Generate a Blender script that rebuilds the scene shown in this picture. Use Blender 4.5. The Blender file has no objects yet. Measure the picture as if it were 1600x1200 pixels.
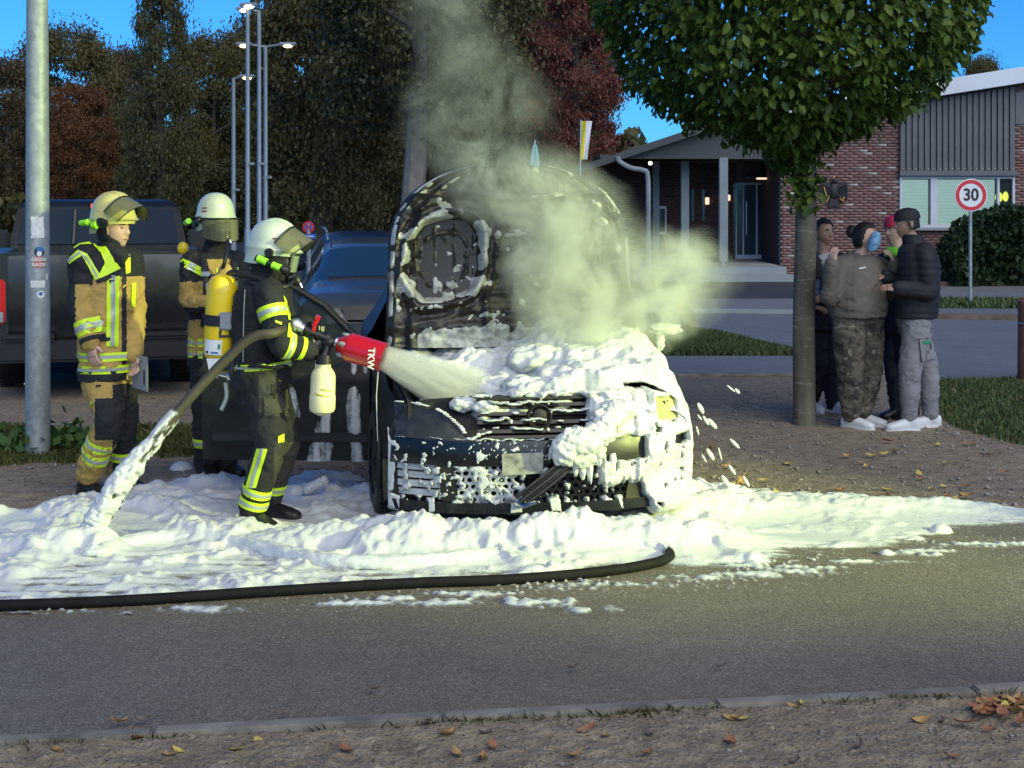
import bpy, bmesh, math, random
import numpy as np
from mathutils import Vector, Matrix
from mathutils.bvhtree import BVHTree

random.seed(7); np.random.seed(7)
S = bpy.context.scene
COL = S.collection
F_, CX, HY, CH = 2300.0, 800.0, 318.0, 1.85      # focal length, principal column, horizon row (photo pixels), camera height

# ------------------------------------------------------------------ camera, sky, lights, exposure
cam = bpy.data.objects.new('camera', bpy.data.cameras.new('camera')); COL.objects.link(cam)
cam.location = (0, 0, CH); cam.rotation_euler = (math.radians(90), 0, 0)
cam.data.sensor_width = 36; cam.data.lens = 36 * F_ / 1600
cam.data.shift_y = -(600 - HY) / 1600
cam.data.clip_start = 0.1; cam.data.clip_end = 1500
S.camera = cam
W = bpy.data.worlds.new('World'); S.world = W; W.use_nodes = True
wn, wl = W.node_tree.nodes, W.node_tree.links
sky = wn.new('ShaderNodeTexSky'); sky.sky_type = 'NISHITA'; sky.sun_disc = False
sky.sun_elevation = math.radians(20); sky.sun_rotation = math.radians(150)
sky.air_density = 1.0; sky.dust_density = 0.0; sky.ozone_density = 5.0
tint = wn.new('ShaderNodeMix'); tint.data_type = 'RGBA'; tint.blend_type = 'MULTIPLY'; tint.inputs[0].default_value = 1.0
wl.new(sky.outputs[0], tint.inputs[6]); tint.inputs[7].default_value = (0.17, 0.57, 1.06, 1)
wl.new(tint.outputs[2], wn['Background'].inputs[0]); wn['Background'].inputs[1].default_value = 0.105

def lamp(name, kind, loc, target, energy, color):
    d = bpy.data.lights.new(name, kind); o = bpy.data.objects.new(name, d); COL.objects.link(o)
    o.location = loc; o.rotation_euler = (Vector(target) - Vector(loc)).to_track_quat('-Z', 'Y').to_euler()
    d.energy = energy; d.color = color
    return o
sun = lamp('sun', 'SUN', (22, -45, 42), (0, 0, 0), 1.85, (1.0, 0.94, 0.76)); sun.data.angle = math.radians(70)
# the fire crew's floodlight mast, standing on the road to the right of the photographer
FLOOD = (8.6, 3.7, 2.9)
flood = lamp('floodlight_beam', 'SPOT', FLOOD, (-0.45, 9.05, 1.2), 4500, (0.86, 1.0, 0.26))
flood.data.spot_size = math.radians(36); flood.data.spot_blend = 0.7; flood.data.shadow_soft_size = 0.14
S.view_settings.view_transform = 'Standard'; S.view_settings.look = 'None'
S.view_settings.gamma = 1.0; S.view_settings.use_curve_mapping = False
S.view_settings.exposure = 0.55
cy = S.cycles
cy.use_denoising = True; cy.max_bounces = 8; cy.diffuse_bounces = 3; cy.glossy_bounces = 3
cy.transmission_bounces = 6; cy.transparent_max_bounces = 16; cy.volume_bounces = 2
cy.volume_step_rate = .8; cy.volume_max_steps = 256
cy.sample_clamp_indirect = 6.0; cy.caustics_reflective = False; cy.caustics_refractive = False

# ------------------------------------------------------------------ helpers
def at(px, py, Y): return Vector(((px - CX) / F_ * Y, Y, CH - (py - HY) / F_ * Y))
def gp(px, py, z=0.0):
    Y = F_ * (CH - z) / (py - HY); return Vector(((px - CX) / F_ * Y, Y, z))
def thing(name, label, cat, loc=(0, 0, 0), rz=0, group=None):
    o = bpy.data.objects.new(name, None); COL.objects.link(o)
    o.empty_display_size = 0.1; o.location = loc; o.rotation_euler = (0, 0, rz)
    return tag(o, label, cat, group)
def tag(o, label=None, cat=None, group=None, kind=None):
    for k, v in (('label', label), ('category', cat), ('group', group), ('kind', kind)):
        if v: o[k] = v
    return o
def obj(name, mesh, parent=None):
    o = bpy.data.objects.new(name, mesh); COL.objects.link(o)
    if parent: o.parent = parent
    return o
def V3(a): return np.array(a, float)
def nrm(v): v = V3(v); return v / (np.linalg.norm(v) + 1e-12)
class MB:
    def __init__(s): s.v = []; s.f = []; s.m = []; s.n = 0
    def add(s, verts, faces, m=0):
        verts = np.asarray(verts, float).reshape(-1, 3)
        s.v.append(verts); b = s.n
        for f in faces: s.f.append([i + b for i in f]); s.m.append(m)
        s.n += len(verts); return s
    def box(s, c, d, R=None, m=0):
        d = V3(d) / 2
        P = np.array([[x, y, z] for x in (-1, 1) for y in (-1, 1) for z in (-1, 1)]) * d
        if R is not None: P = P @ np.array(R).T
        return s.add(P + V3(c), [(0, 1, 3, 2), (4, 6, 7, 5), (0, 4, 5, 1), (2, 3, 7, 6), (0, 2, 6, 4), (1, 5, 7, 3)], m)
    def rings(s, R, cap=True, m=0, closed=True):
        n = len(R[0]); V = np.concatenate(R); F = []
        for i in range(len(R) - 1):
            for j in range(n if closed else n - 1):
                k = (j + 1) % n
                F.append((i * n + j, i * n + k, (i + 1) * n + k, (i + 1) * n + j))
        if cap and closed:
            F.append(tuple(range(n - 1, -1, -1))); F.append(tuple((len(R) - 1) * n + j for j in range(n)))
        return s.add(V, F, m)
    def tube(s, path, r, n=8, m=0, cap=True, flat=1.0, up=None):
        P = [V3(p) for p in path]; K = len(P)
        r = [r] * K if np.isscalar(r) else list(r)
        R = []; a = None
        for i in range(K):
            t = nrm(P[min(i + 1, K - 1)] - P[max(i - 1, 0)])
            if a is None:
                u = V3(up) if up is not None else (V3((0, 0, 1)) if abs(t[2]) < .9 else V3((1, 0, 0)))
                a = nrm(u - t * (u @ t))
            else: a = nrm(a - t * (a @ t))
            b = np.cross(t, a)
            R.append(np.array([P[i] + r[i] * (math.cos(2 * math.pi * j / n) * a * flat + math.sin(2 * math.pi * j / n) * b) for j in range(n)]))
        return s.rings(R, cap, m)
    def lathe(s, prof, c=(0, 0, 0), axis=(0, 0, 1), n=20, m=0, cap=True):
        ax = nrm(axis); u = nrm(np.cross(ax, (0, 1, 0) if abs(ax[1]) < .9 else (1, 0, 0))); w = np.cross(ax, u); c = V3(c)
        R = [np.array([c + ax * z + r * (math.cos(2 * math.pi * j / n) * u + math.sin(2 * math.pi * j / n) * w) for j in range(n)]) for r, z in prof]
        return s.rings(R, cap, m)
    def prism(s, poly, d, axis=1, off=0.0, m=0):
        """poly: 2-D points in the two other axes, extruded from off to off+d along axis"""
        n = len(poly); o = [a for a in (0, 1, 2) if a != axis]; V = np.zeros((2 * n, 3))
        for k in (0, 1):
            for i, p in enumerate(poly):
                V[k * n + i, o[0]] = p[0]; V[k * n + i, o[1]] = p[1]; V[k * n + i, axis] = off + k * d
        F = [tuple(range(n)), tuple(range(2 * n - 1, n - 1, -1))] + [(i, (i + 1) % n, n + (i + 1) % n, n + i) for i in range(n)]
        return s.add(V, F, m)
    def ell(s, c, r, n=12, k=8, R=None, m=0):
        r = V3([r] * 3 if np.isscalar(r) else r); V = []; F = []
        for i in range(k + 1):
            ph = math.pi * i / k
            for j in range(n):
                th = 2 * math.pi * j / n; V.append((math.sin(ph) * math.cos(th), math.sin(ph) * math.sin(th), math.cos(ph)))
        for i in range(k):
            for j in range(n): F.append((i * n + j, (i + 1) * n + j, (i + 1) * n + (j + 1) % n, i * n + (j + 1) % n))
        V = np.array(V) * r
        if R is not None: V = V @ np.array(R).T
        return s.add(V + V3(c), F, m)
    def grid(s, P, m=0, keep=None, flip=False):
        a, b = P.shape[:2]; F = []
        for i in range(a - 1):
            for j in range(b - 1):
                if keep is not None and not keep[i, j]: continue
                q = (i * b + j, (i + 1) * b + j, (i + 1) * b + j + 1, i * b + j + 1)
                F.append(q[::-1] if flip else q)
        return s.add(P.reshape(-1, 3), F, m)
    def sheet(s, P, th, m=0):
        """a grid with thickness th along its own normals, closed round the border"""
        a, b = P.shape[:2]
        N = np.cross(np.gradient(P, axis=0), np.gradient(P, axis=1)); N /= np.linalg.norm(N, axis=2, keepdims=True) + 1e-12
        Q = P - N * th
        s.grid(P, m); s.grid(Q, m, flip=True)
        for e, g in ((P[0], Q[0]), (P[-1], Q[-1]), (P[:, 0], Q[:, 0]), (P[:, -1], Q[:, -1])): s.grid(np.stack([e, g]), m)
        return s
    def mesh(s, name, mats, origin=None, smooth=True, bevel=0, angle=35):
        V = np.concatenate(s.v) if s.v else np.zeros((0, 3))
        if origin is not None: V = V - V3(origin)
        me = bpy.data.meshes.new(name); me.from_pydata(V.tolist(), [], s.f); me.validate()
        for mm in (mats if isinstance(mats, (list, tuple)) else [mats]): me.materials.append(mm)
        if len(me.materials) > 1 and len(me.polygons) == len(s.m): me.polygons.foreach_set('material_index', s.m)
        bm = bmesh.new(); bm.from_mesh(me)
        bmesh.ops.remove_doubles(bm, verts=bm.verts, dist=1e-5)
        bmesh.ops.recalc_face_normals(bm, faces=bm.faces)
        if bevel:
            ed = [e for e in bm.edges if len(e.link_faces) == 2 and e.calc_face_angle(0) > .6]
            bmesh.ops.bevel(bm, geom=ed, offset=bevel, segments=2, affect='EDGES', clamp_overlap=True)
        bm.to_mesh(me); bm.free()
        if smooth: me.shade_smooth(); me.set_sharp_from_angle(angle=math.radians(angle))
        return me
    def build(s, name, mats, parent=None, world=False, **k):
        o = parent.location if (parent and world) else None
        if parent and world:
            q = parent
            o = V3(q.location)
            while q.parent: q = q.parent; o = o + V3(q.location)
        return obj(name, s.mesh(name, mats, o, **k), parent)
def fastmesh(name, V, F, mats, smooth=False):
    """V (n,3), F (m,k) index array: large meshes without python lists"""
    me = bpy.data.meshes.new(name); V = np.asarray(V, np.float32); F = np.asarray(F, np.int32); k = F.shape[1]
    me.vertices.add(len(V)); me.vertices.foreach_set('co', V.ravel())
    me.loops.add(F.size); me.loops.foreach_set('vertex_index', F.ravel())
    me.polygons.add(len(F)); me.polygons.foreach_set('loop_start', np.arange(len(F), dtype=np.int32) * k)
    me.polygons.foreach_set('loop_total', np.full(len(F), k, np.int32))
    me.update(calc_edges=True)
    for mm in (mats if isinstance(mats, (list, tuple)) else [mats]): me.materials.append(mm)
    if smooth: me.shade_smooth()
    return me
def gridmesh(name, P, keep, mats, smooth=True):
    a, b = P.shape[:2]; I = np.arange(a * b).reshape(a, b)
    Q = np.stack([I[:-1, :-1], I[1:, :-1], I[1:, 1:], I[:-1, 1:]], -1)
    Q = Q[keep] if keep is not None else Q.reshape(-1, 4)
    used = np.zeros(a * b, bool); used[Q.ravel()] = True; mp = np.cumsum(used) - 1
    return fastmesh(name, P.reshape(-1, 3)[used], mp[Q], mats, smooth)
def remesh(mb, voxel, smooth=4, fac=.5):
    me = mb.mesh('tmp', [], smooth=False); o = obj('tmp', me)
    r = o.modifiers.new('r', 'REMESH'); r.mode = 'VOXEL'; r.voxel_size = voxel; r.adaptivity = 0
    if smooth: sm = o.modifiers.new('s', 'SMOOTH'); sm.iterations = smooth; sm.factor = fac
    dg = bpy.context.evaluated_depsgraph_get(); dg.update()
    out = bpy.data.meshes.new_from_object(o.evaluated_get(dg))
    bpy.data.objects.remove(o); bpy.data.meshes.remove(me)
    return out
def mco(me):
    a = np.zeros(len(me.vertices) * 3, np.float32); me.vertices.foreach_get('co', a); return a.reshape(-1, 3).astype(float)
def mno(me):
    a = np.zeros(len(me.vertices) * 3, np.float32); me.vertices.foreach_get('normal', a); return a.reshape(-1, 3).astype(float)
def setco(me, V): me.vertices.foreach_set('co', V.astype(np.float32).ravel()); me.update()
def R3(f, u=(0, 0, 1)):
    """frame with columns right, forward, up"""
    f = nrm(f if len(f) == 3 else (f[0], f[1], 0.0)); r = nrm(np.cross(f, u)); return np.stack([r, f, np.cross(r, f)], 1)

# numpy noise
def _h(ix, iy, iz, s):
    n = (ix.astype(np.int64) * 374761393 + iy.astype(np.int64) * 668265263 + iz.astype(np.int64) * 2147483647 + s * 974634777) & 0xffffffff
    n = ((n ^ (n >> 13)) * 1274126177) & 0xffffffff
    n = ((n ^ (n >> 16)) * 2246822519) & 0xffffffff
    return ((n ^ (n >> 15)) & 0xffffff) / float(0xffffff)
def noise(x, y, z=0.0, s=0):
    x, y, z = np.broadcast_arrays(np.asarray(x, float), np.asarray(y, float), np.asarray(z, float))
    X, Y, Z = np.floor(x), np.floor(y), np.floor(z); u, v, w = x - X, y - Y, z - Z
    u, v, w = [t * t * (3 - 2 * t) for t in (u, v, w)]
    fx, fy, fz = x - X, y - Y, z - Z
    def c(a, b, d):
        h = _h(X + a, Y + b, Z + d, s); th = h * 6.2831853; q = (h * 37.17) % 1 * 2 - 1; r = np.sqrt(1 - q * q)
        return r * np.cos(th) * (fx - a) + r * np.sin(th) * (fy - b) + q * (fz - d)
    l = lambda a, b, t: a + (b - a) * t
    return l(l(l(c(0, 0, 0), c(1, 0, 0), u), l(c(0, 1, 0), c(1, 1, 0), u), v), l(l(c(0, 0, 1), c(1, 0, 1), u), l(c(0, 1, 1), c(1, 1, 1), u), v), w) * 1.75
def fbm(x, y, z=0.0, o=4, s=0, g=.5):
    r = 0; a = 1; t = 0
    for i in range(o): r = r + a * noise(x * 2 ** i + 17.3 * i, np.asarray(y) * 2 ** i + 5.1 * i, np.asarray(z) * 2 ** i, s + i); t += a; a *= g
    return r / t
def puff(x, y, s=0):
    """rounded bubbles with creases between: 1 at a bubble's top, 0 in the crease"""
    X, Y = np.floor(x), np.floor(y); best = np.full(np.shape(x), 9.0)
    for a in (-1, 0, 1):
        for b in (-1, 0, 1):
            cx, cy_ = X + a, Y + b; z = np.zeros_like(cx)
            d = (cx + _h(cx, cy_, z, s) - x) ** 2 + (cy_ + _h(cx, cy_, z + 1, s) - y) ** 2
            best = np.minimum(best, d)
    return np.clip(1 - best, 0, 1)
def sst(a, b, x): t = np.clip((x - a) / (b - a), 0, 1); return t * t * (3 - 2 * t)
def poly_sd(px, py, poly):
    """signed distance to a polygon, positive inside"""
    P = np.array(poly, float); d = np.full(np.shape(px), 1e9); ins = np.zeros(np.shape(px), bool)
    for i in range(len(P)):
        a, b = P[i], P[(i + 1) % len(P)]; e = b - a
        t = np.clip(((px - a[0]) * e[0] + (py - a[1]) * e[1]) / (e @ e), 0, 1)
        d = np.minimum(d, np.hypot(px - a[0] - t * e[0], py - a[1] - t * e[1]))
        c = ((a[1] > py) != (b[1] > py))
        with np.errstate(divide='ignore', invalid='ignore'):
            ins ^= c & (px < (b[0] - a[0]) * (py - a[1]) / (b[1] - a[1] if b[1] != a[1] else 1e-9) + a[0])
    return np.where(ins, d, -d)
def spline(P, n):
    """Catmull-Rom through points, n samples per span"""
    P = [V3(p) for p in P]; P = [2 * P[0] - P[1]] + P + [2 * P[-1] - P[-2]]; out = []
    for i in range(1, len(P) - 2):
        for k in range(n):
            t = k / n; a, b, c, d = P[i - 1:i + 3]
            out.append(.5 * (2 * b + (c - a) * t + (2 * a - 5 * b + 4 * c - d) * t * t + (3 * b - a - 3 * c + d) * t ** 3))
    return out + [P[-2]]

# ------------------------------------------------------------------ materials
class NT:
    def __init__(s, name):
        s.mat = bpy.data.materials.new(name); s.mat.use_nodes = True; s.t = s.mat.node_tree
        s.n = s.t.nodes; s.b = s.n['Principled BSDF']; s.out = s.n['Material Output']
        s.tc = s.n.new('ShaderNodeTexCoord')
    def l(s, a, b): s.t.links.new(a, b)
    def new(s, t, **k):
        n = s.n.new(t)
        for a, v in k.items(): setattr(n, a, v)
        return n
    def noise(s, scale, detail=4, rough=.55, dist=0, vec=None, sc=None):
        n = s.new('ShaderNodeTexNoise'); n.inputs['Scale'].default_value = scale; n.inputs['Detail'].default_value = detail
        n.inputs['Roughness'].default_value = rough; n.inputs['Distortion'].default_value = dist
        v = vec or s.tc.outputs['Object']
        if sc: v = s.scaled(v, sc)
        s.l(v, n.inputs['Vector']); return n.outputs['Fac']
    def scaled(s, v, sc):
        m = s.new('ShaderNodeMapping'); m.inputs['Scale'].default_value = sc; s.l(v, m.inputs[0]); return m.outputs[0]
    def vor(s, scale, feature='F1', vec=None, out='Distance', rnd=1):
        n = s.new('ShaderNodeTexVoronoi'); n.feature = feature; n.inputs['Scale'].default_value = scale; n.inputs['Randomness'].default_value = rnd
        s.l(vec or s.tc.outputs['Object'], n.inputs['Vector']); return n.outputs[out]
    def ramp(s, fac, stops):
        r = s.new('ShaderNodeValToRGB'); e = r.color_ramp.elements
        while len(e) < len(stops): e.new(.5)
        for q, (p, c) in zip(e, stops): q.position = p; q.color = (*c, 1) if len(c) == 3 else c
        s.l(fac, r.inputs[0]); return r.outputs[0]
    def mixc(s, fac, a, b, mode='MIX'):
        m = s.new('ShaderNodeMix', data_type='RGBA', blend_type=mode)
        for i, x in ((0, fac), (6, a), (7, b)):
            if hasattr(x, 'is_output'): s.l(x, m.inputs[i])
            else: m.inputs[i].default_value = x if i == 0 else (*x, 1)
        return m.outputs[2]
    def math(s, op, a, b=0.0, c=None, clamp=False):
        m = s.new('ShaderNodeMath', operation=op, use_clamp=clamp)
        for i, x in enumerate((a, b) if c is None else (a, b, c)):
            if hasattr(x, 'is_output'): s.l(x, m.inputs[i])
            else: m.inputs[i].default_value = x
        return m.outputs[0]
    def bump(s, h, strength=.3, dist=.01):
        b = s.new('ShaderNodeBump'); b.inputs['Strength'].default_value = strength; b.inputs['Distance'].default_value = dist
        s.l(h, b.inputs['Height'])
        if s.b.inputs['Normal'].links: s.l(s.b.inputs['Normal'].links[0].from_socket, b.inputs['Normal'])
        s.l(b.outputs[0], s.b.inputs['Normal']); return s
    def base(s, c): s.l(c, s.b.inputs['Base Color']); return s
    def set(s, **k):
        for a, v in k.items():
            i = s.b.inputs[a.replace('_', ' ')]
            if hasattr(v, 'is_output'): s.l(v, i)
            else: i.default_value = v
        return s
M = {}
def pm(name, c, rough=.6, metal=0, var=.2, scale=6, bump=0, bscale=40, bdist=.004, spec=.5, coat=0, **k):
    t = NT(name); c = V3(c)
    f = t.noise(scale, 5, .6)
    t.base(t.ramp(f, [(.3, tuple(c * (1 - var))), (.7, tuple(np.minimum(c * (1 + var), 1)))]))
    r = t.noise(scale * 2.3, 4)
    t.set(Roughness=t.math('MULTIPLY_ADD', r, .25, rough - .12, clamp=True), Metallic=metal)
    t.b.inputs['Specular IOR Level'].default_value = spec
    if coat: t.b.inputs['Coat Weight'].default_value = coat; t.b.inputs['Coat Roughness'].default_value = .08
    if bump: t.bump(t.noise(bscale, 4, .6), bump, bdist)
    for a, v in k.items(): t.b.inputs[a.replace('_', ' ')].default_value = v
    M[name] = t.mat; return t
def emit(name, c, strength):
    t = NT(name); t.b.inputs['Base Color'].default_value = (*c, 1); t.b.inputs['Emission Color'].default_value = (*c, 1)
    t.b.inputs['Emission Strength'].default_value = strength; M[name] = t.mat
def glass(name, tintc, alpha, rough=.03, base=.15):
    """thin clear sheet: mostly see-through, mirror-like at a slant"""
    t = NT(name); tr = t.new('ShaderNodeBsdfTransparent'); tr.inputs[0].default_value = (*tintc, 1)
    t.b.inputs['Base Color'].default_value = (*[x * base for x in tintc], 1); t.b.inputs['Roughness'].default_value = rough
    mx = t.new('ShaderNodeMixShader'); fr = t.new('ShaderNodeLayerWeight'); fr.inputs[0].default_value = .35
    t.l(t.math('MULTIPLY_ADD', fr.outputs['Fresnel'], 1 - alpha, alpha, clamp=True), mx.inputs[0])
    t.l(tr.outputs[0], mx.inputs[1]); t.l(t.b.outputs[0], mx.inputs[2]); t.l(mx.outputs[0], t.out.inputs[0]); M[name] = t.mat

# cloth, metal, plastic
pm('cloth_black', (.014, .015, .017), .85, var=.35, bump=.65, bscale=15, bdist=.022)
pm('cloth_black_fine', (.014, .015, .02), .8, var=.3, bump=.25, bscale=30, bdist=.006)
pm('cloth_tan', (.42, .28, .075), .85, var=.2, bump=.65, bscale=13, bdist=.022)
pm('cloth_olive', (.040, .042, .030), .8, var=.3, bump=.65, bscale=14, bdist=.022)
pm('hivis_yellow', (.62, .90, .015), .5, var=.06, bump=.15, bscale=60)
pm('reflective_silver', (.42, .47, .42), .4, var=.08, bump=.1, bscale=80, metal=.25)
pm('skin', (.58, .36, .26), .5, var=.1, scale=14, Subsurface_Weight=.1)
pm('skin_tan', (.36, .21, .14), .5, var=.12, scale=14, Subsurface_Weight=.1)
pm('hair_dark', (.012, .009, .008), .55, var=.4, scale=40, bump=.6, bscale=90)
pm('rubber', (.012, .012, .013), .5, var=.25, bump=.15)
pm('leather_black', (.012, .012, .013), .38, var=.3, bump=.2)
pm('helmet_pale', (.62, .68, .42), .32, var=.07, scale=9, coat=.3)
pm('helmet_yellow', (.66, .60, .20), .34, var=.08, scale=9, coat=.3)
pm('helmet_white', (.60, .68, .52), .3, var=.07, scale=9, coat=.3)
pm('red_paint', (.62, .012, .02), .22, var=.08, coat=.5)
pm('red_print', (.35, .04, .03), .5, var=.1)
pm('torch_green', (.35, .95, .03), .4, var=.05)
pm('cylinder_yellow', (.82, .60, .015), .35, var=.07, scale=5, coat=.2, bump=.1, bscale=10, bdist=.01)
pm('label_white', (.74, .78, .74), .45, var=.06)
pm('print_green', (.02, .28, .12), .5, var=.05)
pm('print_blue', (.05, .16, .42), .5, var=.05)
pm('print_black', (.02, .02, .022), .5, var=.05)
pm('aluminium', (.55, .56, .57), .35, metal=.9, var=.1)
pm('plastic_grey', (.26, .28, .30), .45, var=.08)
pm('plastic_black', (.014, .014, .015), .4, var=.2)
pm('steel_dark', (.06, .062, .065), .35, metal=.6, var=.2)
pm('foil_white', (.8, .8, .8), .5, var=.05)
pm('chrome', (.75, .76, .78), .12, metal=1.0, var=.05)
# ------------------------------------------------------------------ setting materials
def ground_mats():
    t = NT('dirt'); n1 = t.noise(.7, 5, .6); n2 = t.noise(9, 5, .65); n3 = t.noise(60, 3, .6); sp = t.vor(55)
    c = t.ramp(n2, [(.25, (.145, .11, .065)), (.5, (.28, .22, .135)), (.75, (.41, .335, .215))])
    c = t.mixc(t.math('MULTIPLY_ADD', n1, 2.4, -.75, clamp=True), t.mixc(.45, c, (.10, .085, .065)), c)
    c = t.mixc(t.math('GREATER_THAN', n3, .63), c, (.33, .29, .22))
    c = t.mixc(t.math('LESS_THAN', n3, .36), c, (.05, .037, .026))
    t.base(c).set(Roughness=.92); t.bump(n2, .6, .05); t.bump(sp, .5, .012); M['dirt'] = t.mat
    def asphalt(name, lo, hi, dark=.55):
        t = NT(name); n1 = t.noise(.45, 5, .6); n2 = t.noise(2.6, 5, .7, vec=None, sc=(1, 1.6, 1)); sp = t.vor(150, out='Color'); sd = t.vor(150); n4 = t.noise(55, 4, .7)
        g = t.new('ShaderNodeRGBToBW'); t.l(sp, g.inputs[0])
        c = t.ramp(g.outputs[0], [(.1, tuple(V3(lo) * .6)), (.55, lo), (.9, hi)])
        c = t.mixc(t.math('MULTIPLY_ADD', n1, 2.2, -.6, clamp=True), t.mixc(1, c, (dark,) * 3, 'MULTIPLY'), c)
        n5 = t.noise(.9, 4, .7, 1.5, sc=(.35, 1.6, 1)); c = t.mixc(t.math('MULTIPLY_ADD', n5, 4.5, -2.5, clamp=True), c, t.mixc(1, c, (.62, .62, .63), 'MULTIPLY')); c = t.mixc(t.math('MULTIPLY_ADD', n2, 3.0, -1.3, clamp=True), c, t.mixc(.55, c, tuple(V3(lo) * .62)))
        c = t.mixc(t.math('MULTIPLY_ADD', n4, 5, -3.1, clamp=True), c, tuple(V3(hi) * 1.25))
        t.base(c).set(Roughness=t.math('MULTIPLY_ADD', n2, .3, .55, clamp=True)); t.bump(sd, .55, .006); t.bump(n4, .5, .006); t.bump(n1, .3, .04); M[name] = t.mat
    asphalt('asphalt', (.185, .16, .118), (.33, .29, .215), .70)
    asphalt('asphalt_far', (.17, .185, .19), (.26, .275, .28), .85)
    asphalt('asphalt_dark', (.05, .055, .062), (.085, .09, .1), .8)
    asphalt('paving', (.20, .21, .21), (.28, .285, .28), .88)
    pm('concrete', (.20, .185, .15), .88, var=.38, scale=7, bump=.5, bscale=60, bdist=.006)
    pm('pebble', (.24, .22, .19), .8, var=.5, scale=3)
    for nm, a, b in (('grass', (.045, .075, .014), (.12, .15, .03)), ('grass_dark', (.03, .068, .018), (.08, .135, .035))):
        t = NT(nm); g = t.new('ShaderNodeNewGeometry'); t.base(t.ramp(g.outputs['Random Per Island'], [(0, a), (.75, b), (1, (.17, .15, .05))])).set(Roughness=.6); M[nm] = t.mat
    for nm, cs in (('leaf_hornbeam', ((.02, .045, .007), (.062, .115, .013), (.15, .21, .025))), ('leaf_weed', ((.02, .06, .01), (.05, .12, .02), (.1, .18, .04))),
                   ('leaf_dark', ((.045, .050, .020), (.086, .090, .030), (.13, .12, .042))), ('leaf_olive', ((.07, .066, .024), (.118, .105, .034), (.16, .135, .045))),
                   ('leaf_brown', ((.07, .052, .022), (.105, .076, .03), (.13, .095, .04))), ('leaf_orange', ((.10, .046, .018), (.16, .07, .024), (.21, .10, .034))),
                   ('leaf_copper', ((.13, .042, .032), (.19, .065, .045), (.24, .095, .065))), ('leaf_hedge', ((.012, .03, .01), (.022, .05, .015), (.035, .065, .018)))):
        t = NT(nm); g = t.new('ShaderNodeNewGeometry'); n = t.noise(1.1 if nm != 'leaf_hornbeam' else 2.5, 3)
        c = t.ramp(t.math('MULTIPLY_ADD', n, .8, t.math('MULTIPLY', g.outputs['Random Per Island'], .55)), [(.3, cs[0]), (.65, cs[1]), (1, cs[2])])
        t.base(c).set(Roughness=.5); t.b.inputs['Specular IOR Level'].default_value = .35
        tr = t.new('ShaderNodeBsdfTranslucent'); t.l(c, tr.inputs[0]); mx = t.new('ShaderNodeMixShader'); mx.inputs[0].default_value = .22
        t.l(t.b.outputs[0], mx.inputs[1]); t.l(tr.outputs[0], mx.inputs[2]); t.l(mx.outputs[0], t.out.inputs[0]); M[nm] = t.mat
    t = NT('bark'); n = t.noise(6, 5, .65, sc=(1, 1, .35)); v = t.noise(20, 4, .7, sc=(.35, .35, 2.2))
    c = t.ramp(n, [(.3, (.075, .068, .045)), (.6, (.15, .14, .095)), (.8, (.2, .19, .14))])
    c = t.mixc(t.math('MULTIPLY_ADD', v, 7, -4.1, clamp=True), c, (.34, .33, .26))
    t.base(c).set(Roughness=.85); t.bump(n, .5, .03); t.bump(v, .4, .008); M['bark'] = t.mat
    pm('bark_dark', (.10, .085, .065), .9, var=.35, scale=3, bump=.6, bscale=8, bdist=.05)
    pm('bark_grey', (.22, .20, .17), .9, var=.3, scale=2, bump=.6, bscale=8, bdist=.05)
    t = NT('galvanised'); v = t.vor(26, out='Color'); g = t.new('ShaderNodeRGBToBW'); t.l(v, g.inputs[0]); n = t.noise(5, 5, .6, sc=(1, 1, .5))
    c = t.ramp(t.math('MULTIPLY_ADD', g.outputs[0], .35, t.math('MULTIPLY', n, .8)), [(.2, (.20, .23, .23)), (.6, (.34, .38, .37)), (.85, (.46, .50, .48))])
    t.base(c).set(Roughness=.55, Metallic=.35); M['galvanised'] = t.mat
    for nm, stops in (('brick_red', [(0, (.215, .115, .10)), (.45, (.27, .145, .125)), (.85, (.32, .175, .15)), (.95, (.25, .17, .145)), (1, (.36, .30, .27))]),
                      ('brick_porch_shaded', [(0, (.06, .032, .035)), (.5, (.085, .045, .048)), (1, (.11, .06, .06))])):  # porch bricks darker: the shade inside the porch is put into their colour
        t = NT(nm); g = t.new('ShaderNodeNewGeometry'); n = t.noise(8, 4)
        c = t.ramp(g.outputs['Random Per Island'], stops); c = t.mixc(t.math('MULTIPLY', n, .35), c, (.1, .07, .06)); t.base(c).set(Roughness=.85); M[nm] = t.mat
    t = NT('brick_one'); oi = t.new('ShaderNodeObjectInfo'); n = t.noise(8, 4); c = t.ramp(oi.outputs['Random'], [(0, (.215, .115, .10)), (.45, (.27, .145, .125)), (.85, (.32, .175, .15)), (1, (.25, .17, .145))]); t.base(t.mixc(t.math('MULTIPLY', n, .35), c, (.1, .07, .06))).set(Roughness=.85); M['brick_one'] = t.mat
    pm('brick_pale', (.42, .37, .33), .8, var=.15)
    pm('mortar', (.20, .14, .125), .9, var=.15)
    pm('cladding_grey', (.12, .125, .13), .5, metal=.3, var=.1, scale=2)
    pm('fascia_white', (.66, .70, .74), .5, var=.06, scale=1)
    pm('fascia_dark', (.05, .055, .055), .5, var=.15, scale=1)
    pm('frame_white', (.55, .58, .62), .5, var=.06)
    pm('frame_dark', (.07, .075, .08), .4, metal=.4, var=.1)
    pm('post_grey', (.22, .26, .27), .7, var=.15, scale=2)
    pm('step_stone', (.27, .30, .31), .8, var=.12, scale=2, bump=.3)
    pm('interior_dark', (.03, .03, .034), .8)
    pm('wood_red', (.20, .075, .045), .8, var=.35, scale=6, bump=.6, bscale=18, bdist=.01)
    pm('wood_brown', (.16, .115, .08), .85, var=.35, scale=6, bump=.6, bscale=18, bdist=.01)
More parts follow.
